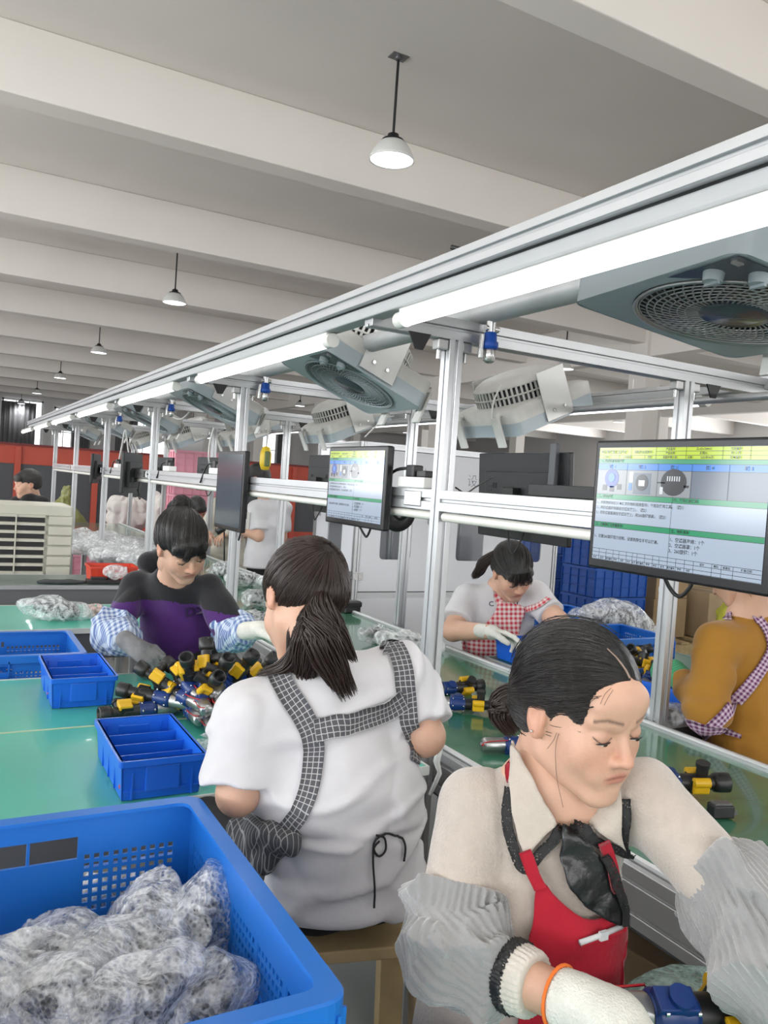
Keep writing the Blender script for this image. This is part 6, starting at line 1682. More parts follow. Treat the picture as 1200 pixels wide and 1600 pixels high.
# ---------------------------------------------------------------- woman in mustard beyond the belt, right
def build_mustard_woman():
    W_ = W
    hips = W_(1178, 1235, 2.80); par = person('person', 'woman in a mustard top with plum check apron strap and hoop earring', (hips[0], hips[1], 0))
    neck = W_(1172, 965, 2.86); shA, shB = W_(1122, 1003, 2.78), W_(1262, 1000, 2.92)
    elA, elB = W_(1106, 1110, 2.66), W_(1290, 1130, 2.95); wrA, wrB = W_(1062, 1058, 2.88), W_(1200, 1120, 3.2)
    side = nrm(shB-shA)
    hd = Head(W_(1146, 888, 2.88), cam_dir(-.62, -.55, -.35, 1146, 888), cam_dir(-.2, .9, -.3, 1146, 888), 1.05)
    def bodyf(P):
        d = eseg(P, hips, neck, side, .12, .09, .09, .07)
        d = smin(d, seg(P, neck-np.array([0, 0, .03]), hd.w((0, -.03, -.07)), .060, .056), .03)
        for a, b, c in ((shA, elA, wrA), (shB, elB, wrB)): d = smin(d, smin(seg(P, a, b, .052, .046), seg(P, b, c, .045, .032), .02), .02)
        return d
    skin_body(par, [(bodyf, *bounds([hips, neck, shA, shB, elA, elB, wrA, wrB, hd.c], .13), .008)], hd, hh=.003)
    M_mus = shade_cloth('mustard_jersey', (.34, .16, .022), .8, .15, 60); mid = (hips+neck)/2
    def top(P):
        d = smin(eseg(P, hips, mid, side, .185, .15, .165, .125), eseg(P, mid, neck*.8+hips*.2, side, .165, .125, .165, .10), .05)
        d = smin(d, seg(P, shA, shB, .075, .075), .06); d = smin(d, seg(P, neck, neck, .080), .05)
        for s_, e, w_ in ((shA, elA, wrA), (shB, elB, wrB)):
            k = smin(seg(P, s_, e, .078, .068), seg(P, e, e+(w_-e)*.85, .066, .050), .03)
            t = (P-s_)@nrm(e-s_); k = k+.004*np.sin(t*62+4*vnoise(P, 6, 60))*(t > .05)
            d = smin(d, k, .022)
        d = d+folds(P, .010, 7, 63)
        d = d-.006*np.maximum(0, np.sin((P@nrm(side*.4+np.array([0, 0, .9])))*45+5*vnoise(P, 5, 64)))**3*np.clip((mid[2]-P[:, 2])/.1, 0, 1)
        return smax(d, -seg(P, neck+np.array([0, 0, .02]), hd.w((0, -.02, -.09)), .062, .062), .01)
    t_ = sdf_obj('mustard_top', top, *bounds([hips, neck, shA, shB, elA, elB, wrA, wrB], .2), .0075, M_mus, par, margin=.02)
    bv = bvh_of(t_)
    M_pg = check_mat('plum_gingham', (.12, .02, .10), (.60, .48, .58), 70, 'UV')
    ribbon('apron_strap', bv, [(1136, 962), (1156, 954), (1180, 965), (1196, 985), (1204, 1010), (1196, 1032), (1172, 1070), (1145, 1102), (1118, 1130), (1092, 1152)], [.030, .030, .034, .038, .042, .044], M_pg, par, .004, 50, .005, 2.8)
    ribbon('waist_tie', bv, [(1080, 1135), (1105, 1140), (1130, 1140), (1158, 1152)], [.07, .05, .03, .012], M_pg, par, .004, 24, .008, 2.8)
    M_gr = shade_cloth('green_knit_glove', (.06, .36, .17), .9, .6, 200)
    d_ = nrm(wrA-elA)
    sdf_obj('glove_cuff', lambda P: smax(seg(P, wrA-d_*.03, wrA+d_*.05, .044, .040)-.002*np.sin(((P-wrA)@d_)*420), plane(P, wrA-d_*.04, -d_), .004), *bounds([wrA], .12), .004, M_gr, par)
    g, lo, hi, _ = hand_sdf(wrA+d_*.02, d_, (0, 0, -1), -1, s=1.1, fat=1.15); sdf_obj('work_glove', g, lo, hi, .005, M_gr, par)
    cap, co, C, ax = hair_cap(hd, (0, -.11, .03), .0018, h=.004, par=par, freq=26, back=-.04)
    strands(hd, cap, C, ax, 120, par, r=.0009, seed=41)
    e = hd.w((-.079, -.004, -.043)); m = MB(); ux = hd.R[1]; uz = hd.R[2]
    m.tube([Vector(e+(ux*math.cos(t)+uz*math.sin(t))*.011) for t in np.linspace(0, 2*PI, 18)], .0013, 6, False); localise(m.build('hoop_earring', mat('gold', (.8, .5, .2), .2, .9)), par)
    legs_seated(par, hips, (-.2, 1, 0), side, .04, thigh=.38)
    return par
build_mustard_woman()
# ---------------------------------------------------------------- the people further back
def small_person(label, base, neck, shA, shB, elA, elB, wrA, wrB, hips, head, m_top, stand=False, sleeve=1.0, legs=True, hs=1.0, hairm=None, fr=True, hold=None, collar=.07, name='shirt'):
    par = person('person', label, base); side = nrm(shB-shA); hd = Head(*head, scale=hs, feat=True, male=stand)
    def bodyf(P):
        d = eseg(P, hips, neck, side, .12, .09, .09, .07); d = smin(d, seg(P, neck-np.array([0, 0, .03]), hd.w((0, -.03, -.07)), .056, .052), .03)
        for a, b, c in ((shA, elA, wrA), (shB, elB, wrB)): d = smin(d, smin(seg(P, a, b, .050, .044), seg(P, b, c, .043, .029), .02), .02)
        return d
    parts = [(bodyf, *bounds([hips, neck, shA, shB, elA, elB, wrA, wrB, hd.c], .13), .012)]
    for w_, e, s_ in ((wrA, elA, 1), (wrB, elB, -1)):
        g, lo, hi, _ = hand_sdf(w_, w_-e, (0, 0, -1), s_, (.5, .6, .7, .8)); parts.append((g, lo, hi, .007))
    skin_body(par, parts, hd, hh=.0045)
    mid = (hips+neck)/2
    def top(P):
        d = smin(eseg(P, hips, mid, side, .17, .12, .165, .12), eseg(P, mid, neck*.75+hips*.25, side, .165, .12, .165, .09), .05)
        d = smin(d, seg(P, shA, shB, .068, .068), .06); d = smin(d, seg(P, neck, neck+np.array([0, 0, .01]), .076), .05)
        for s_, e, w_ in ((shA, elA, wrA), (shB, elB, wrB)):
            k = seg(P, s_, s_+(e-s_)*min(1, sleeve), .070, .078)
            if sleeve > 1: k = smin(k, seg(P, e, e+(w_-e)*.9, .060, .050), .03)
            d = smin(d, smax(k, plane(P, s_+(e-s_)*sleeve, e-s_), .006) if sleeve < 1 else k, .03)
        d = d+folds(P, .012, 6, 73)
        d = smin(d, smax(eseg(P, hips-np.array([0, 0, .12]), hips, side, .19, .15, .18, .13), plane(P, hips-np.array([0, 0, .10]), (0, 0, -1)), .01), .03)
        return smax(d, -seg(P, neck+np.array([0, 0, .03]), hd.w((0, -.02, -.10)), collar*.85, collar*.85), .01)
    sdf_obj(name, top, *bounds([hips, neck, shA, shB, elA, elB, wrA, wrB], .2), .011, m_top, par, margin=.02)
    hair_cap(hd, (0, -.10, .02 if fr else .05), .0022, h=.005, par=par, m=hairm or M_hair, freq=22, adds=((lambda p: ell(p, (0, .070, .055), (.062, .030, .038))),) if fr else (), line=.085, back=-.05)
    if legs:
        (legs_standing(par, hips, side) if stand else legs_seated(par, hips, np.cross((0, 0, 1), side), side, .04, thigh=.36))
    return par
W_ = W
d0 = 6.75
man = small_person('standing man in a white t-shirt seen from behind, head hidden by the rail', (2.4, 6.5, 0), W_(418, 776, d0), W_(402, 795, d0-.1), W_(443, 793, d0+.12), W_(404, 838, d0-.15), W_(440, 840, d0+.1), W_(366, 825, d0-.15), W_(395, 835, d0+.15),
    W_(413, 868, d0), (W_(403, 748, d0), cam_dir(-.85, -.35, -.3, 403, 748), (0, 0, 1)), MATS['white_tshirt'], True, .8, hs=1.0, fr=False, name='t_shirt')
tl = thing('scanner_gun', 'black hand tool held by the standing man in white', 'tool', W_(352, 826, d0-.2))
MB().tube([Vector((0, 0, .03)), Vector((-.02, 0, 0)), Vector((-.07, 0, -.03))], [.02, .03, .028], 10).build('tool_body', M_black, tl)
MB().tube([Vector((-.01, 0, 0)), Vector((.0, 0, -.12)), Vector((.01, 0, -.3))], .006, 6).build('tool_lead', M_bcable, tl)
d1 = 8.6
small_person('woman in a pink top bent over her work in front of the pink crates', (2.4, 8.3, 0), W_(300, 812, d1), W_(282, 820, d1), W_(322, 822, d1), W_(276, 846, d1-.1), W_(328, 846, d1-.1), W_(290, 855, d1-.3), W_(318, 855, d1-.3), W_(298, 880, d1+.1),
    (W_(308, 796, d1-.05), cam_dir(.4, -.6, .6, 308, 796), cam_dir(.1, .9, .5, 308, 796)), shade_cloth('pink_top', (.72, .05, .12)), False, .8, hs=1.1)
d2 = 7.8
small_person('person in a cream long-sleeved top standing behind the second post', (2.45, 7.5, 0), W_(352, 775, d2), W_(340, 790, d2), W_(372, 788, d2), W_(330, 815, d2-.1), W_(378, 820, d2-.1), W_(326, 833, d2-.35), W_(352, 835, d2-.35), W_(356, 880, d2),
    (W_(358, 752, d2), cam_dir(-.6, -.6, .3, 358, 752), (0, 0, 1)), shade_cloth('cream_top', (.55, .52, .44)), True, 1.2, hs=1.0)
d3 = 7.45
small_person('man with black hair and black jacket standing behind the air cooler', (.55, 7.4, 0), W_(46, 783, d3), W_(26, 789, d3), W_(66, 787, d3), W_(15, 830, d3), W_(76, 830, d3), W_(5, 845, d3-.3), W_(60, 850, d3-.3), W_(44, 900, d3),
    (W_(43, 757, d3), cam_dir(-.93, -.10, .3, 43, 757), (0, 0, 1)), shade_cloth('black_jacket', (.012, .012, .013)), True, 1.2, hs=1.13, collar=.055)
# ---------------------------------------------------------------- bubble wrap, film and bags
def film_mat(name, col, a0, a1, bub=110, rough=.12, bump=.8):
    m = mat(name, col, rough, spec=.7); nt, b, L = nodes(m); tc = nt.nodes.new('ShaderNodeTexCoord')
    v = nt.nodes.new('ShaderNodeTexVoronoi'); v.inputs['Scale'].default_value = bub; L.new(tc.outputs['Object'], v.inputs['Vector'])
    n = nt.nodes.new('ShaderNodeTexNoise'); n.inputs['Scale'].default_value = 14; n.inputs['Detail'].default_value = 5; n.inputs['Distortion'].default_value = 2.5; L.new(tc.outputs['Object'], n.inputs['Vector'])
    r = nt.nodes.new('ShaderNodeMapRange'); r.inputs['From Min'].default_value = .38; r.inputs['From Max'].default_value = .62; r.inputs['To Min'].default_value = a0; r.inputs['To Max'].default_value = a1
    L.new(n.outputs['Fac'], r.inputs['Value'])
    dot = nt.nodes.new('ShaderNodeMapRange'); dot.inputs['From Min'].default_value = .15; dot.inputs['From Max'].default_value = .65; dot.inputs['To Min'].default_value = -.08; dot.inputs['To Max'].default_value = .20; L.new(v.outputs['Distance'], dot.inputs['Value'])
    ad = nt.nodes.new('ShaderNodeMath'); ad.operation = 'ADD'; ad.use_clamp = True; L.new(r.outputs[0], ad.inputs[0]); L.new(dot.outputs[0], ad.inputs[1]); L.new(ad.outputs[0], b.inputs['Alpha'])
    b1 = nt.nodes.new('ShaderNodeBump'); b1.inputs['Strength'].default_value = bump; b1.inputs['Distance'].default_value = .003; L.new(v.outputs['Distance'], b1.inputs['Height'])
    n3 = nt.nodes.new('ShaderNodeTexNoise'); n3.inputs['Scale'].default_value = 45; n3.inputs['Distortion'].default_value = 3; L.new(tc.outputs['Object'], n3.inputs['Vector'])
    b2 = nt.nodes.new('ShaderNodeBump'); b2.inputs['Strength'].default_value = .9; b2.inputs['Distance'].default_value = .006; L.new(n3.outputs['Fac'], b2.inputs['Height']); L.new(b1.outputs[0], b2.inputs['Normal']); L.new(b2.outputs[0], b.inputs['Normal'])
    return m
M_wrap = film_mat('bubble_wrap', (.90, .92, .94), .08, .62, 150, .08, 1.0)
M_film = film_mat('clear_film', (.90, .92, .94), .12, .60, 40, .08, .3)
M_part = mat('black_moulded_part', (.014, .015, .017), .5, bump=.3, bscale=80)
def crumple(P, A, sc, seed):
    n1 = vnoise(P, sc, seed); n2 = vnoise(P, sc*2.1, seed+1)
    return A*(1-2.6*np.abs(n1))+A*.5*(1-2.6*np.abs(n2))
def wrapped(label, p, size, rot, seed, group=None, h=.005, m=None, inner=True, A=.012, cat='wrapped part', name='wrapped_part'):
    """a dark moulded part inside a crumpled film bag; p = centre, size = half extents"""
    r = thing(name, label, cat, p, (0, 0, 0), group); R = np.array((Matrix.Rotation(rot[2], 3, 'Z') @ Matrix.Rotation(rot[1], 3, 'Y') @ Matrix.Rotation(rot[0], 3, 'X'))).T
    s_ = np.array(size, float); c = np.array([0, 0, 0.])
    def f(P):
        d = ell(P, c, s_, R); d = smin(d, ell(P, R.T@np.array([s_[0]*.75, s_[1]*.3, -s_[2]*.1]), s_*np.array([.55, .8, .7]), R), .03)
        d = smin(d, ell(P, R.T@np.array([-s_[0]*.8, -s_[1]*.2, 0]), s_*np.array([.5, .5, .6]), R), .03)
        return d-crumple(P, A, 1.1/max(s_.max(), .03), seed)
    V, Q = surfnets(f, -s_.max()*np.ones(3)*1.7, s_.max()*np.ones(3)*1.7, h, A*1.5)
    np_mesh('film_wrap', V, Q, m or M_wrap, r)
    if inner:
        k = s_*.62
        def g(P):
            a = R.T@np.array([-k[0], 0, 0]); b = R.T@np.array([k[0]*.9, 0, 0]); d = seg(P, a, b, k[1]*.5, k[1]*.75)
            d = smin(d, seg(P, b*.5, b*.5+R.T@np.array([.1*k[0], -k[1]*1.0, 0]), k[1]*.42, k[1]*.3), .01)
            return smin(d, ell(P, R.T@np.array([k[0]*.3, 0, k[2]*.3]), k*np.array([.5, .8, .7]), R), .012)
        V, Q = surfnets(g, -s_.max()*np.ones(3)*1.2, s_.max()*np.ones(3)*1.2, h*1.2)
        np_mesh('moulded_part', V, Q, M_part, r)
    return r
G = 'bubble wrapped parts filling the large foreground crate'
for px, py, z, sz, ro, sd, lab in [
    (238, 1432, .84, (.075, .055, .06), (0, .2, 1.1), 1, 'bubble wrapped part at the top of the heap, against the far side of the crate'),
    (292, 1478, .83, (.095, .042, .045), (0, -.75, .5), 2, 'dark wrapped part standing on end beside the perforated right side of the crate'),
    (205, 1500, .83, (.085, .06, .055), (.3, .1, .3), 3, 'wrapped part with a dark hollow in the middle of the crate heap'),
    (110, 1490, .80, (.09, .065, .05), (0, .1, 2.4), 4, 'milky wrapped part toward the left of the crate heap'),
    (40, 1540, .82, (.09, .07, .055), (0, .1, .6), 5, 'very white wrapped part at the left edge of the crate'),
    (120, 1570, .85, (.09, .065, .055), (.2, .1, -.4), 6, 'whitish wrapped part in the lower left of the crate'),
    (215, 1572, .85, (.08, .055, .05), (.3, 0, .2), 7, 'wrapped part showing a black edge, at the bottom of the picture'),
    (285, 1570, .82, (.085, .05, .05), (.2, -.3, -.5), 8, 'striped looking wrapped part at the lower right of the crate heap'),
    (330, 1590, .76, (.08, .045, .05), (.2, -.1, -.9), 9, 'wrapped part low in the near right corner of the crate'),
    (160, 1420, .74, (.09, .06, .05), (.1, .1, .2), 10, 'wrapped part deep against the far wall of the crate'),
    (60, 1600, .80, (.1, .08, .06), (.1, .1, .2), 11, 'wrapped part at the very bottom left corner')]:
    wrapped(lab, onz(px, py, z), sz, ro, sd, G, .0042)
for px, py, z, sd in ((150, 1530, .73, 12), (260, 1520, .73, 13), (50, 1480, .73, 14), (200, 1590, .73, 15)):
    wrapped('wrapped part hidden under the others at the bottom of the crate', onz(px, py, z), (.09, .07, .045), (0, 0, sd), sd, G, .008)
wrapped('bubble wrapped part lying alone on the narrow teal table', onz(88, 952, .845), (.13, .085, .05), (0, .15, -.3), 21, None, .006)
wrapped('crumpled film scrap with red print beside the lone wrapped part', onz(152, 955, .82), (.055, .05, .018), (0, 0, .3), 22, None, .006, mat('printed_film', (.55, .42, .40), .4, vary=.6, vscale=40), False, cat='film')
wrapped('bubble wrap scrap on the teal table beside the pump heap', onz(345, 1172, .815), (.05, .07, .014), (0, 0, .3), 23, None, .005, M_wrap, False, cat='bubble wrap')
wrapped('big milky wrapped part standing out of the far blue crate', onz(965, 968, .93), (.19, .11, .10), (0, .18, -.25), 24, None, .008)
wrapped('crumpled wrapped part left of the big one in the far crate', onz(915, 972, .90), (.12, .09, .07), (0, .1, .6), 25, None, .008)
wrapped('clear bag with a black part by the right post on the far table', onz(1030, 1112, .83), (.09, .05, .03), (0, .1, -.6), 26, None, .006, M_film)
wrapped('bubble wrap under the pump on the small corner table', onz(1150, 1575, .825), (.13, .07, .025), (0, 0, -.5), 27, None, .005, film_mat('tinted_wrap', (.50, .70, .66), .25, .7), False, cat='bubble wrap')
G2 = 'wrapped parts riding the belt'
for px, py, sz, ro, sd, lab in [
    (400, 935, (.13, .08, .05), 1.0, 31, 'wrapped dark part on the belt just right of the second post'), (380, 905, (.13, .08, .05), .4, 32, 'wrapped dark part on the belt left of the second post'),
    (350, 890, (.12, .09, .05), 2.0, 33, 'clear bag on the belt near the standing man'), (415, 965, (.12, .07, .04), 2.6, 34, 'wrapped part behind the gloved hand of the woman in purple'),
    (432, 910, (.12, .07, .05), .1, 35, 'wrapped part on the far side of the belt before the standing man'),
    (585, 990, (.09, .06, .035), .4, 36, 'small clear bag on the belt behind the ponytail'), (640, 1003, (.12, .06, .04), -.5, 37, 'black part in clear film by the shoulder of the seated woman in white')]:
    wrapped(lab, onz(px, py, .845), sz, (0, .1, ro), sd, G2, .008, M_film)
G3 = 'clear bags heaped on the far end of the belt'; rs = random.Random(3)
for k in range(26):
    px = rs.uniform(128, 235); py = 834+(px-128)*.16+rs.uniform(0, 24)
    wrapped('clear film bag in the heap on the far belt', onz(px, py, .85+rs.uniform(0, .03)), (rs.uniform(.12, .2), rs.uniform(.1, .14), .05), (0, 0, rs.uniform(0, 3)), 40+k, G3, .014, M_film, False, .02, 'bag', 'film_bag')
# black part lying at the belt edge
blk = thing('battery_block', 'black block at the far belt edge beside the ponytail', 'block', onz(548, 957, .80))
MB().box((0, 0, .035), (.10, .06, .07)).box((0, -.02, .05), (.11, .03, .03)).build('block', M_black, blk, bevel=.006)
# ---------------------------------------------------------------- air cooler
M_cool = mat('cream_cooler_plastic', (.56, .55, .47), .5, vary=.05, vscale=4)
ac = thing('air_cooler', 'large cream evaporative air cooler with louvred grille at the left edge', 'air cooler', (.40, 6.75, 0))
MB().box((0, 0, .60), (1.02, .42, 1.14)).build('cabinet', M_cool, ac, bevel=.05, segs=3)
MB().box((-.10, -.212, .61), (.80, .02, .98)).build('dark_recess', M_black, ac)
for k in range(17):
    z = .15+.0575*k
    MB().add([(-.50, -.215, z), (.305, -.215, z), (.305, -.245, z+.026), (-.50, -.245, z+.026), (-.50, -.225, z+.026), (.305, -.225, z+.026)], [(0, 1, 2, 3), (3, 2, 5, 4)]).box((-.0975, -.232, z+.014), (.805, .02, .020)).build('louvre', M_cool, ac)
for x in (-.30, -.10, .10): MB().box((x, -.25, .61), (.010, .012, .96)).build('louvre_bar', M_cool, ac)
for k in range(13): MB().box((.41, -.222, .19+.072*k), (.17, .024, .062)).build('side_rib', M_cool, ac, bevel=.006)
MB().box((0, -.215, 1.125), (.98, .03, .08)).build('top_band', M_cool, ac, bevel=.01)
for sx in (-1, 1):
    for sy in (-1, 1): MB().cyl((sx*.42, sy*.14-.01, 0), (sx*.42, sy*.14-.01, .05), .03, n=10).build('caster', M_black, ac)
cable('black_cable', [onx(0, 795, .0)*0+W(1, 800, 6.1), W(12, 840, 6.05), W(24, 890, 6.0)], .008, M_bcable, 'black cable running down the front of the air cooler')
ac.scale = (1, 1, 1.06)
# items on the cross conveyor
M_rb = mat('red_basket', (.62, .05, .02), .4)
rb = make_bin('red plastic basket with a roll of tape film on the cross conveyor', (onz(176, 908, .80)[0], onz(176, 908, .80)[1]+.06, .80), 0, .30, .22, .10, matl=M_rb); rb.name = 'basket'
wrapped('clear roll of film standing in the red basket', onz(180, 893, .88), (.06, .05, .045), (0, 0, 0), 71, None, .007, M_film, False, .008, 'film roll', 'film_roll')
tr = thing('phone_holder', 'flat black device on the edge of the cross conveyor', 'device', onz(163, 911, .80)); MB().box((0, 0, .012), (.22, .10, .022)).box((.03, .02, .035), (.02, .03, .07)).box((-.04, 0, .03), (.09, .05, .02)).build('housing', M_black, tr, bevel=.003)
cl = sdf_obj('dark_cloth', lambda P: smax(ell(P, onz(97, 909, .806), (.15, .075, .014))+.004*vnoise(P, 20, 3), plane(P, (0, 0, .801), (0, 0, -1)), .002), onz(97, 909, .80)-.2, onz(97, 909, .80)+.2, .006, mat('dark_grey_cloth', (.035, .04, .045), .9, bump=.4, bscale=80)); tag(cl, 'folded dark grey cloth on the cross conveyor', 'cloth')
# ---------------------------------------------------------------- sacks
def sack(name, label, c, s_, m, seed, neck=False):
    c = np.array(c, float); s_ = np.array(s_, float)
    def f(P):
        q = (P-c)/s_; d = ((np.abs(q)**3).sum(1)**(1/3)-1)*s_.min()
        if neck: d = smin(ell(P, c-np.array([0, 0, s_[2]*.2]), s_*np.array([1, 1, .8])), seg(P, c, c+np.array([.15*s_[0], 0, s_[2]*1.05]), s_[0]*.6, .03), .12)
        ax = np.arctan2(P[:, 1]-c[1], P[:, 0]-c[0])
        return smax(d+.012*np.sin(ax*11+4*vnoise(P, 3, seed))+crumple(P, .03, 5, seed), c[2]-s_[2]*.98-P[:, 2], .02)
    o = sdf_obj(name, f, c-s_*1.4, c+s_*1.45, .02, m, None, margin=.03); tag(o, label, 'sack'); return o
M_sackw = mat('white_woven_sack', (.58, .55, .52), .85, bump=.3, bscale=50, vary=.08, vscale=4); M_sacko = mat('olive_film_sack', (.20, .21, .07), .35, vary=.2, vscale=4, bump=.2, bscale=20)
sack('white_sack', 'big white woven sack on the pink crates, left one', (2.42, 12.1, .89), (.28, .26, .27), M_sackw, 3)
sack('white_sack', 'big white woven sack beside the pink stack, right one', (2.96, 11.9, .91), (.26, .24, .30), M_sackw, 5)
sack('white_sack', 'lumpy white sack further right behind the fourth post', (3.5, 12.3, .90), (.26, .24, .28), M_sackw, 6)
sack('olive_sack', 'tall olive green film sack tied at the top, at the end of the line', (1.62, 12.9, .62), (.42, .36, .55), M_sacko, 8, True)
# ---------------------------------------------------------------- white machine cabinet
M_white = mat('white_cabinet_panel', (.66, .67, .71), .38)
cb = thing('machine_cabinet', 'white panelled machine cabinet in an aluminium frame beyond the belt', 'cabinet', (2.78, 5.45, 0))
cw, cd, ch = 2.0, .80, 1.88
def cprism(nm, a, b): return MB().prism(T45, a, b, (0, 1, 0) if abs(a[2]-b[2]) > .1 else (0, 0, 1)).build(nm, M_alu, cb)
for x in (.022, .74, 1.46, cw-.022):
    for y in (.022, cd-.022): cprism('frame_post', (x, y, 0), (x, y, ch))
for z in (.12, .70, ch-.022):
    for y in (.022, cd-.022): cprism('frame_rail', (.04, y, z), (cw-.04, y, z))
    for x in (.022, cw-.022): cprism('frame_rail', (x, .04, z), (x, cd-.04, z))
MB().box((cw/2, cd/2, ch-.01), (cw-.05, cd-.05, .01)).build('top_panel', M_white, cb)
MB().box((cw/2, .4, .66), (cw-.1, cd-.08, .01)).build('inner_shelf', M_aludark, cb)
M_cglass = mat('cabinet_glass', (.3, .33, .36), .08, alpha=.16)
def cab_door(par_, x0, x1, win, y=.005, axis='x', lab=None):
    """a door panel with a rounded window opening, along x at depth y or along y at x"""
    wx0, wx1, wz0, wz1 = win; z0, z1 = .73, ch-.05; n = 48
    cx, cz = (wx0+wx1)/2, (wz0+wz1)/2; hw, hh = (wx1-wx0)/2, (wz1-wz0)/2; inner = rrect(2*hw, 2*hh, .035, 5); N = len(inner)
    outer = []
    for p in inner:
        dx, dz = p; q = []
        tx = (x1-cx)/dx if dx > 1e-6 else ((x0-cx)/dx if dx < -1e-6 else 1e9); tz = (z1-cz)/dz if dz > 1e-6 else ((z0-cz)/dz if dz < -1e-6 else 1e9)
        t = min(tx, tz); outer.append((cx+dx*t, cz+dz*t))
    corners = [(x1, z1), (x0, z1), (x0, z0), (x1, z0)]
    full = []; m = MB(); P = lambda a, b, o: (a, y+o, b) if axis == 'x' else (y+o, a, b)
    inn = [(cx+p[0], cz+p[1]) for p in inner]
    for o in (0, .012):
        vs = [P(*p, o) for p in outer]+[P(*p, o) for p in inn]
        fs = [(k, (k+1) % N, N+(k+1) % N, N+k) for k in range(N)]
        m.add(vs, fs)
        for k in range(N):
            a, b = outer[k], outer[(k+1) % N]
            for c in corners:
                if (abs(a[0]-c[0]) < 1e-4 and abs(b[1]-c[1]) < 1e-4) or (abs(a[1]-c[1]) < 1e-4 and abs(b[0]-c[0]) < 1e-4):
                    if (a[0]-c[0])**2+(a[1]-c[1])**2 > 1e-9 and (b[0]-c[0])**2+(b[1]-c[1])**2 > 1e-9 and (abs(a[0]-b[0]) > 1e-4 and abs(a[1]-b[1]) > 1e-4): m.add([P(*a, o), P(*c, o), P(*b, o)], [(0, 1, 2)])
    vs = [P(*p, 0) for p in inn]+[P(*p, .012) for p in inn]; m.add(vs, [(k, (k+1) % N, N+(k+1) % N, N+k) for k in range(N)])
    d = m.build('door', M_white, par_)
    MB().add([P(*p, .006) for p in inn], [tuple(range(N))]).build('window_pane', M_cglass, d)
    hb = MB()
    hx = x1-.06; 
    if axis == 'x': hb.box((hx, y-.008, cz+.12), (.03, .02, .13)); hb.box((hx, y-.014, cz+.12), (.012, .012, .10))
    else: hb.box((y-.008, hx, cz+.12), (.02, .03, .13))
    hb.build('handle', mat('grey_handle', (.35, .35, .36), .4), d)
    for z in (z0+.12, z1-.18):
        h = MB()
        for s_ in (-1, 1): h.box(P(x0-.01+s_*.022, z, -.006), (.034, .006, .06) if axis == 'x' else (.006, .034, .06))
        for s_ in (-1, 1):
            for q in (-.018, .018): h.box(P(x0-.01+s_*.022, z+q, -.011), (.008, .004, .008) if axis == 'x' else (.004, .008, .008))
        h.build('hinge', M_steel, d)
    return d
cab_door(cb, .05, .715, (.22, .50, .98, 1.45)); cab_door(cb, .765, 1.435, (.93, 1.2, .98, 1.45)); cab_door(cb, 1.485, 1.95, (1.6, 1.82, .98, 1.45))
cab_door(cb, .05, .75, (.25, .52, .98, 1.45), .005, 'y')
for x, s_ in ((.40, 0), (1.1, 1)):
    MB().box((.36+.72*s_, .005, .42), (.66, .01, .52)).build('lower_panel', M_white, cb)
MB().box((1.70, .005, .42), (.46, .01, .52)).build('lower_panel', M_white, cb); MB().box((.005, .4, .42), (.01, .72, .52)).build('lower_panel', M_white, cb)
MB().box((cw/2, cd-.01, 1.2), (cw-.06, .01, 1.2)).build('back_panel', M_white, cb)
for i, (x, z, s_, m_) in enumerate(((.25, .72, (.12, .15, .16), mat('brown_carton_inside', (.22, .13, .06), .8)), (.42, .75, (.15, .2, .22), mat('tan_sack_inside', (.25, .18, .08), .8)), (.2, .95, (.16, .08, .12), M_steel), (1.05, .75, (.2, .2, .3), M_navy), (.3, 1.25, (.3, .1, .18), M_alu), (1.7, .78, (.18, .18, .4), M_navy))):
    MB().box((x, .45, z+s_[2]/2-.03), s_).build('stored_item', m_, cb, bevel=.01)
M_mark = mat('marker_ink', (.10, .11, .14), .6)
for s_, x, z in (('宁洪', .50, 1.62), ('设备', 1.10, 1.60)):
    t_ = text_mesh('marker_writing', s_, .11, M_mark, Matrix.Translation((x, .003, z)) @ Matrix.Rotation(PI/2, 4, 'X'), cb, 'CENTER', -.002)
# hanging yellow tool reel and small white box
hk = thing('hanging_pendant', 'yellow and green pull handle hanging on a cord right of the second post', 'tool', W(415, 715, 6.3))
MB().lathe([(0, -.10), (.03, -.095), (.045, -.05), (.045, .03), (.03, .08), (0, .09)], n=16).build('yellow_body', mat('yellow_plastic', (.72, .50, .02), .4), hk)
MB().box((0, -.03, -.01), (.045, .04, .12)).build('green_face', mat('olive_plastic', (.12, .16, .05), .5), hk, bevel=.01)
MB().tube([(0, 0, .09), (.01, 0, .2), (0, 0, .33)], .006, 6).build('cord', M_cable, hk)
wb = thing('carton', 'white carton marked C1 near the standing man', 'box', W(367, 812, 6.6)); MB().box((0, 0, 0), (.20, .16, .14)).build('carton', mat('white_carton', (.66, .64, .60), .7), wb, bevel=.003)
text_mesh('carton_lettering', 'C1', .05, M_black, Matrix.Translation((.03, -.0805, -.035)) @ Matrix.Rotation(PI/2, 4, 'X'), wb, 'CENTER', .0005)
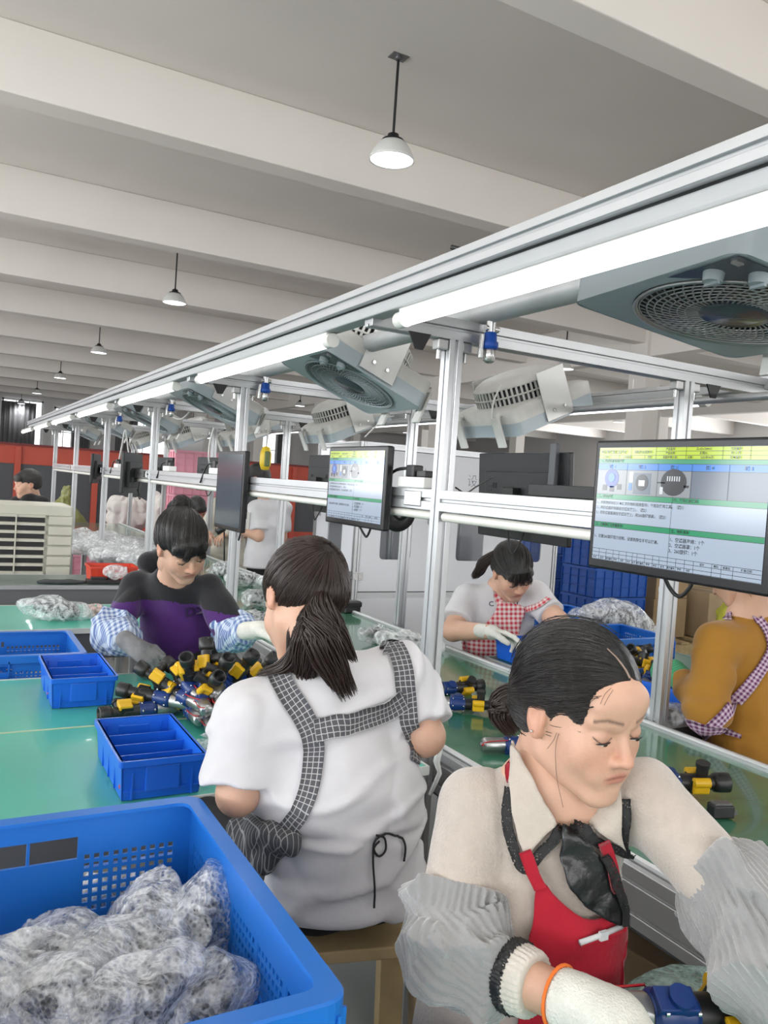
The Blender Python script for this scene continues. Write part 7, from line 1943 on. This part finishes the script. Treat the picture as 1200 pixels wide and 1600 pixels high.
# ---------------------------------------------------------------- cartons, stool and pallet at the right
M_card = mat('brown_cardboard', (.36, .25, .14), .85, vary=.06, vscale=5); M_card2 = mat('worn_cardboard', (.42, .31, .19), .85, vary=.08, vscale=5)
M_tape = mat('clear_tape', (.50, .40, .27), .3)
def carton(label, c, d, rz=0, m=None, flap=False):
    r = thing('cardboard_box', label, 'box', c, (0, 0, rz)); MB().box((0, 0, d[2]/2), d).build('carton_body', m or M_card, r, bevel=.004)
    MB().box((0, -d[1]/2-.001, d[2]*.93), (.05, .002, d[2]*.14)).box((0, 0, d[2]+.001), (.05, d[1], .002)).build('packing_tape', M_tape, r)
    MB().box((-d[0]*.36, -d[1]/2-.001, d[2]*.25), (.07, .002, .05)).build('carton_label', mat('paper_white', (.65, .65, .62), .7), r)
    if flap: MB().box((-.05, -d[1]/2-.04, d[2]*.8), (.05, .09, .002), Matrix.Rotation(.9, 3, 'X')).build('torn_flap', M_card2, r)
    return r
pl = thing('pallet', 'wooden pallet under the cardboard boxes', 'pallet', (7.35, 6.35, 0))
for k in range(6): MB().box((-.7+.28*k, 0, .115), (.12, 1.1, .02)).build('deck_board', MATS['raw_pine'], pl)
for k in range(3): MB().box((0, -.5+.5*k, .05), (1.55, .09, .10)).build('bearer', MATS['raw_pine'], pl)
carton('brown carton on the pallet, lower one by the blue crates', (6.92, 6.25, .13), (.50, .45, .42), 0, M_card, True)
carton('brown carton on top by the blue crates, with a white label', (6.94, 6.27, .551), (.50, .45, .42), .03)
carton('large carton right of the post, lower one', (7.62, 6.15, .13), (.62, .5, .5), .1, M_card2)
carton('pale carton behind the mustard woman\'s head', (8.2, 6.9, 0), (.6, .5, .95), .1, M_card2)
ub = carton('brown carton with 350A print under the conveyor', (1.62, 1.30, .18), (.42, .34, .36), .12, M_card2)
text_mesh('carton_lettering', '350A', .07, M_black, Matrix.Translation((-.02, -.1725, .24)) @ Matrix.Rotation(PI/2, 4, 'X'), ub, 'CENTER', .001)
t_ = carton('cardboard stand carrying the 350A carton', (1.62, 1.30, 0), (.46, .38, .178), .12)
o = sack('olive_sack', 'dark olive cloth bundle under the conveyor by the red apron', (1.42, .98, .42), (.16, .20, .14), mat('olive_cloth', (.06, .065, .035), .7, bump=.4, bscale=60), 9)
fs = thing('round_stool', 'red topped metal stool behind the blue crates', 'stool', (8.0, 9.0, 0))
MB().cyl((0, 0, .72), (0, 0, .77), .2, n=24).build('seat', mat('faded_red_seat', (.42, .14, .10), .5), fs)
MB().cyl((0, 0, .64), (0, 0, .72), .18, n=24).build('seat_ring', M_black, fs)
for k in range(4):
    a = k*PI/2+.4; MB().cyl((.13*math.cos(a), .13*math.sin(a), .66), (.22*math.cos(a), .22*math.sin(a), 0), .02, n=8).build('leg', mat('pale_wood', (.5, .42, .28), .6), fs)
yb = sack('yellow_sack', 'yellow film sack far behind the mustard woman\'s shoulder', (6.7, 4.9, .35), (.3, .3, .35), mat('yellow_film', (.60, .58, .05), .4), 11)
ybl = sack('yellow_sack', 'bright yellow bag top seen above the mustard shoulder', (4.55, 3.05, .90), (.16, .14, .12), MATS['yellow_film'], 12)
tbx = table('work_table', 'low side table carrying the yellow bag behind the mustard woman', 4.2, 5.0, 2.8, 3.4, .78)
# tape scraps on the nearest post
tp = thing('tape_strip', 'torn white tape hanging from the nearest post at belt height', 'tape', W(683, 1172, 2.02))
MB().tube([Vector(W(688, 1166, 2.02))-tp.location, Vector(W(682, 1190, 2.02))-tp.location, Vector(W(687, 1208, 2.02))-tp.location, Vector(W(672, 1242, 2.03))-tp.location], [.008, .009, .006, .005], 4).build('tape', mat('torn_tape', (.62, .64, .62), .4), tp)
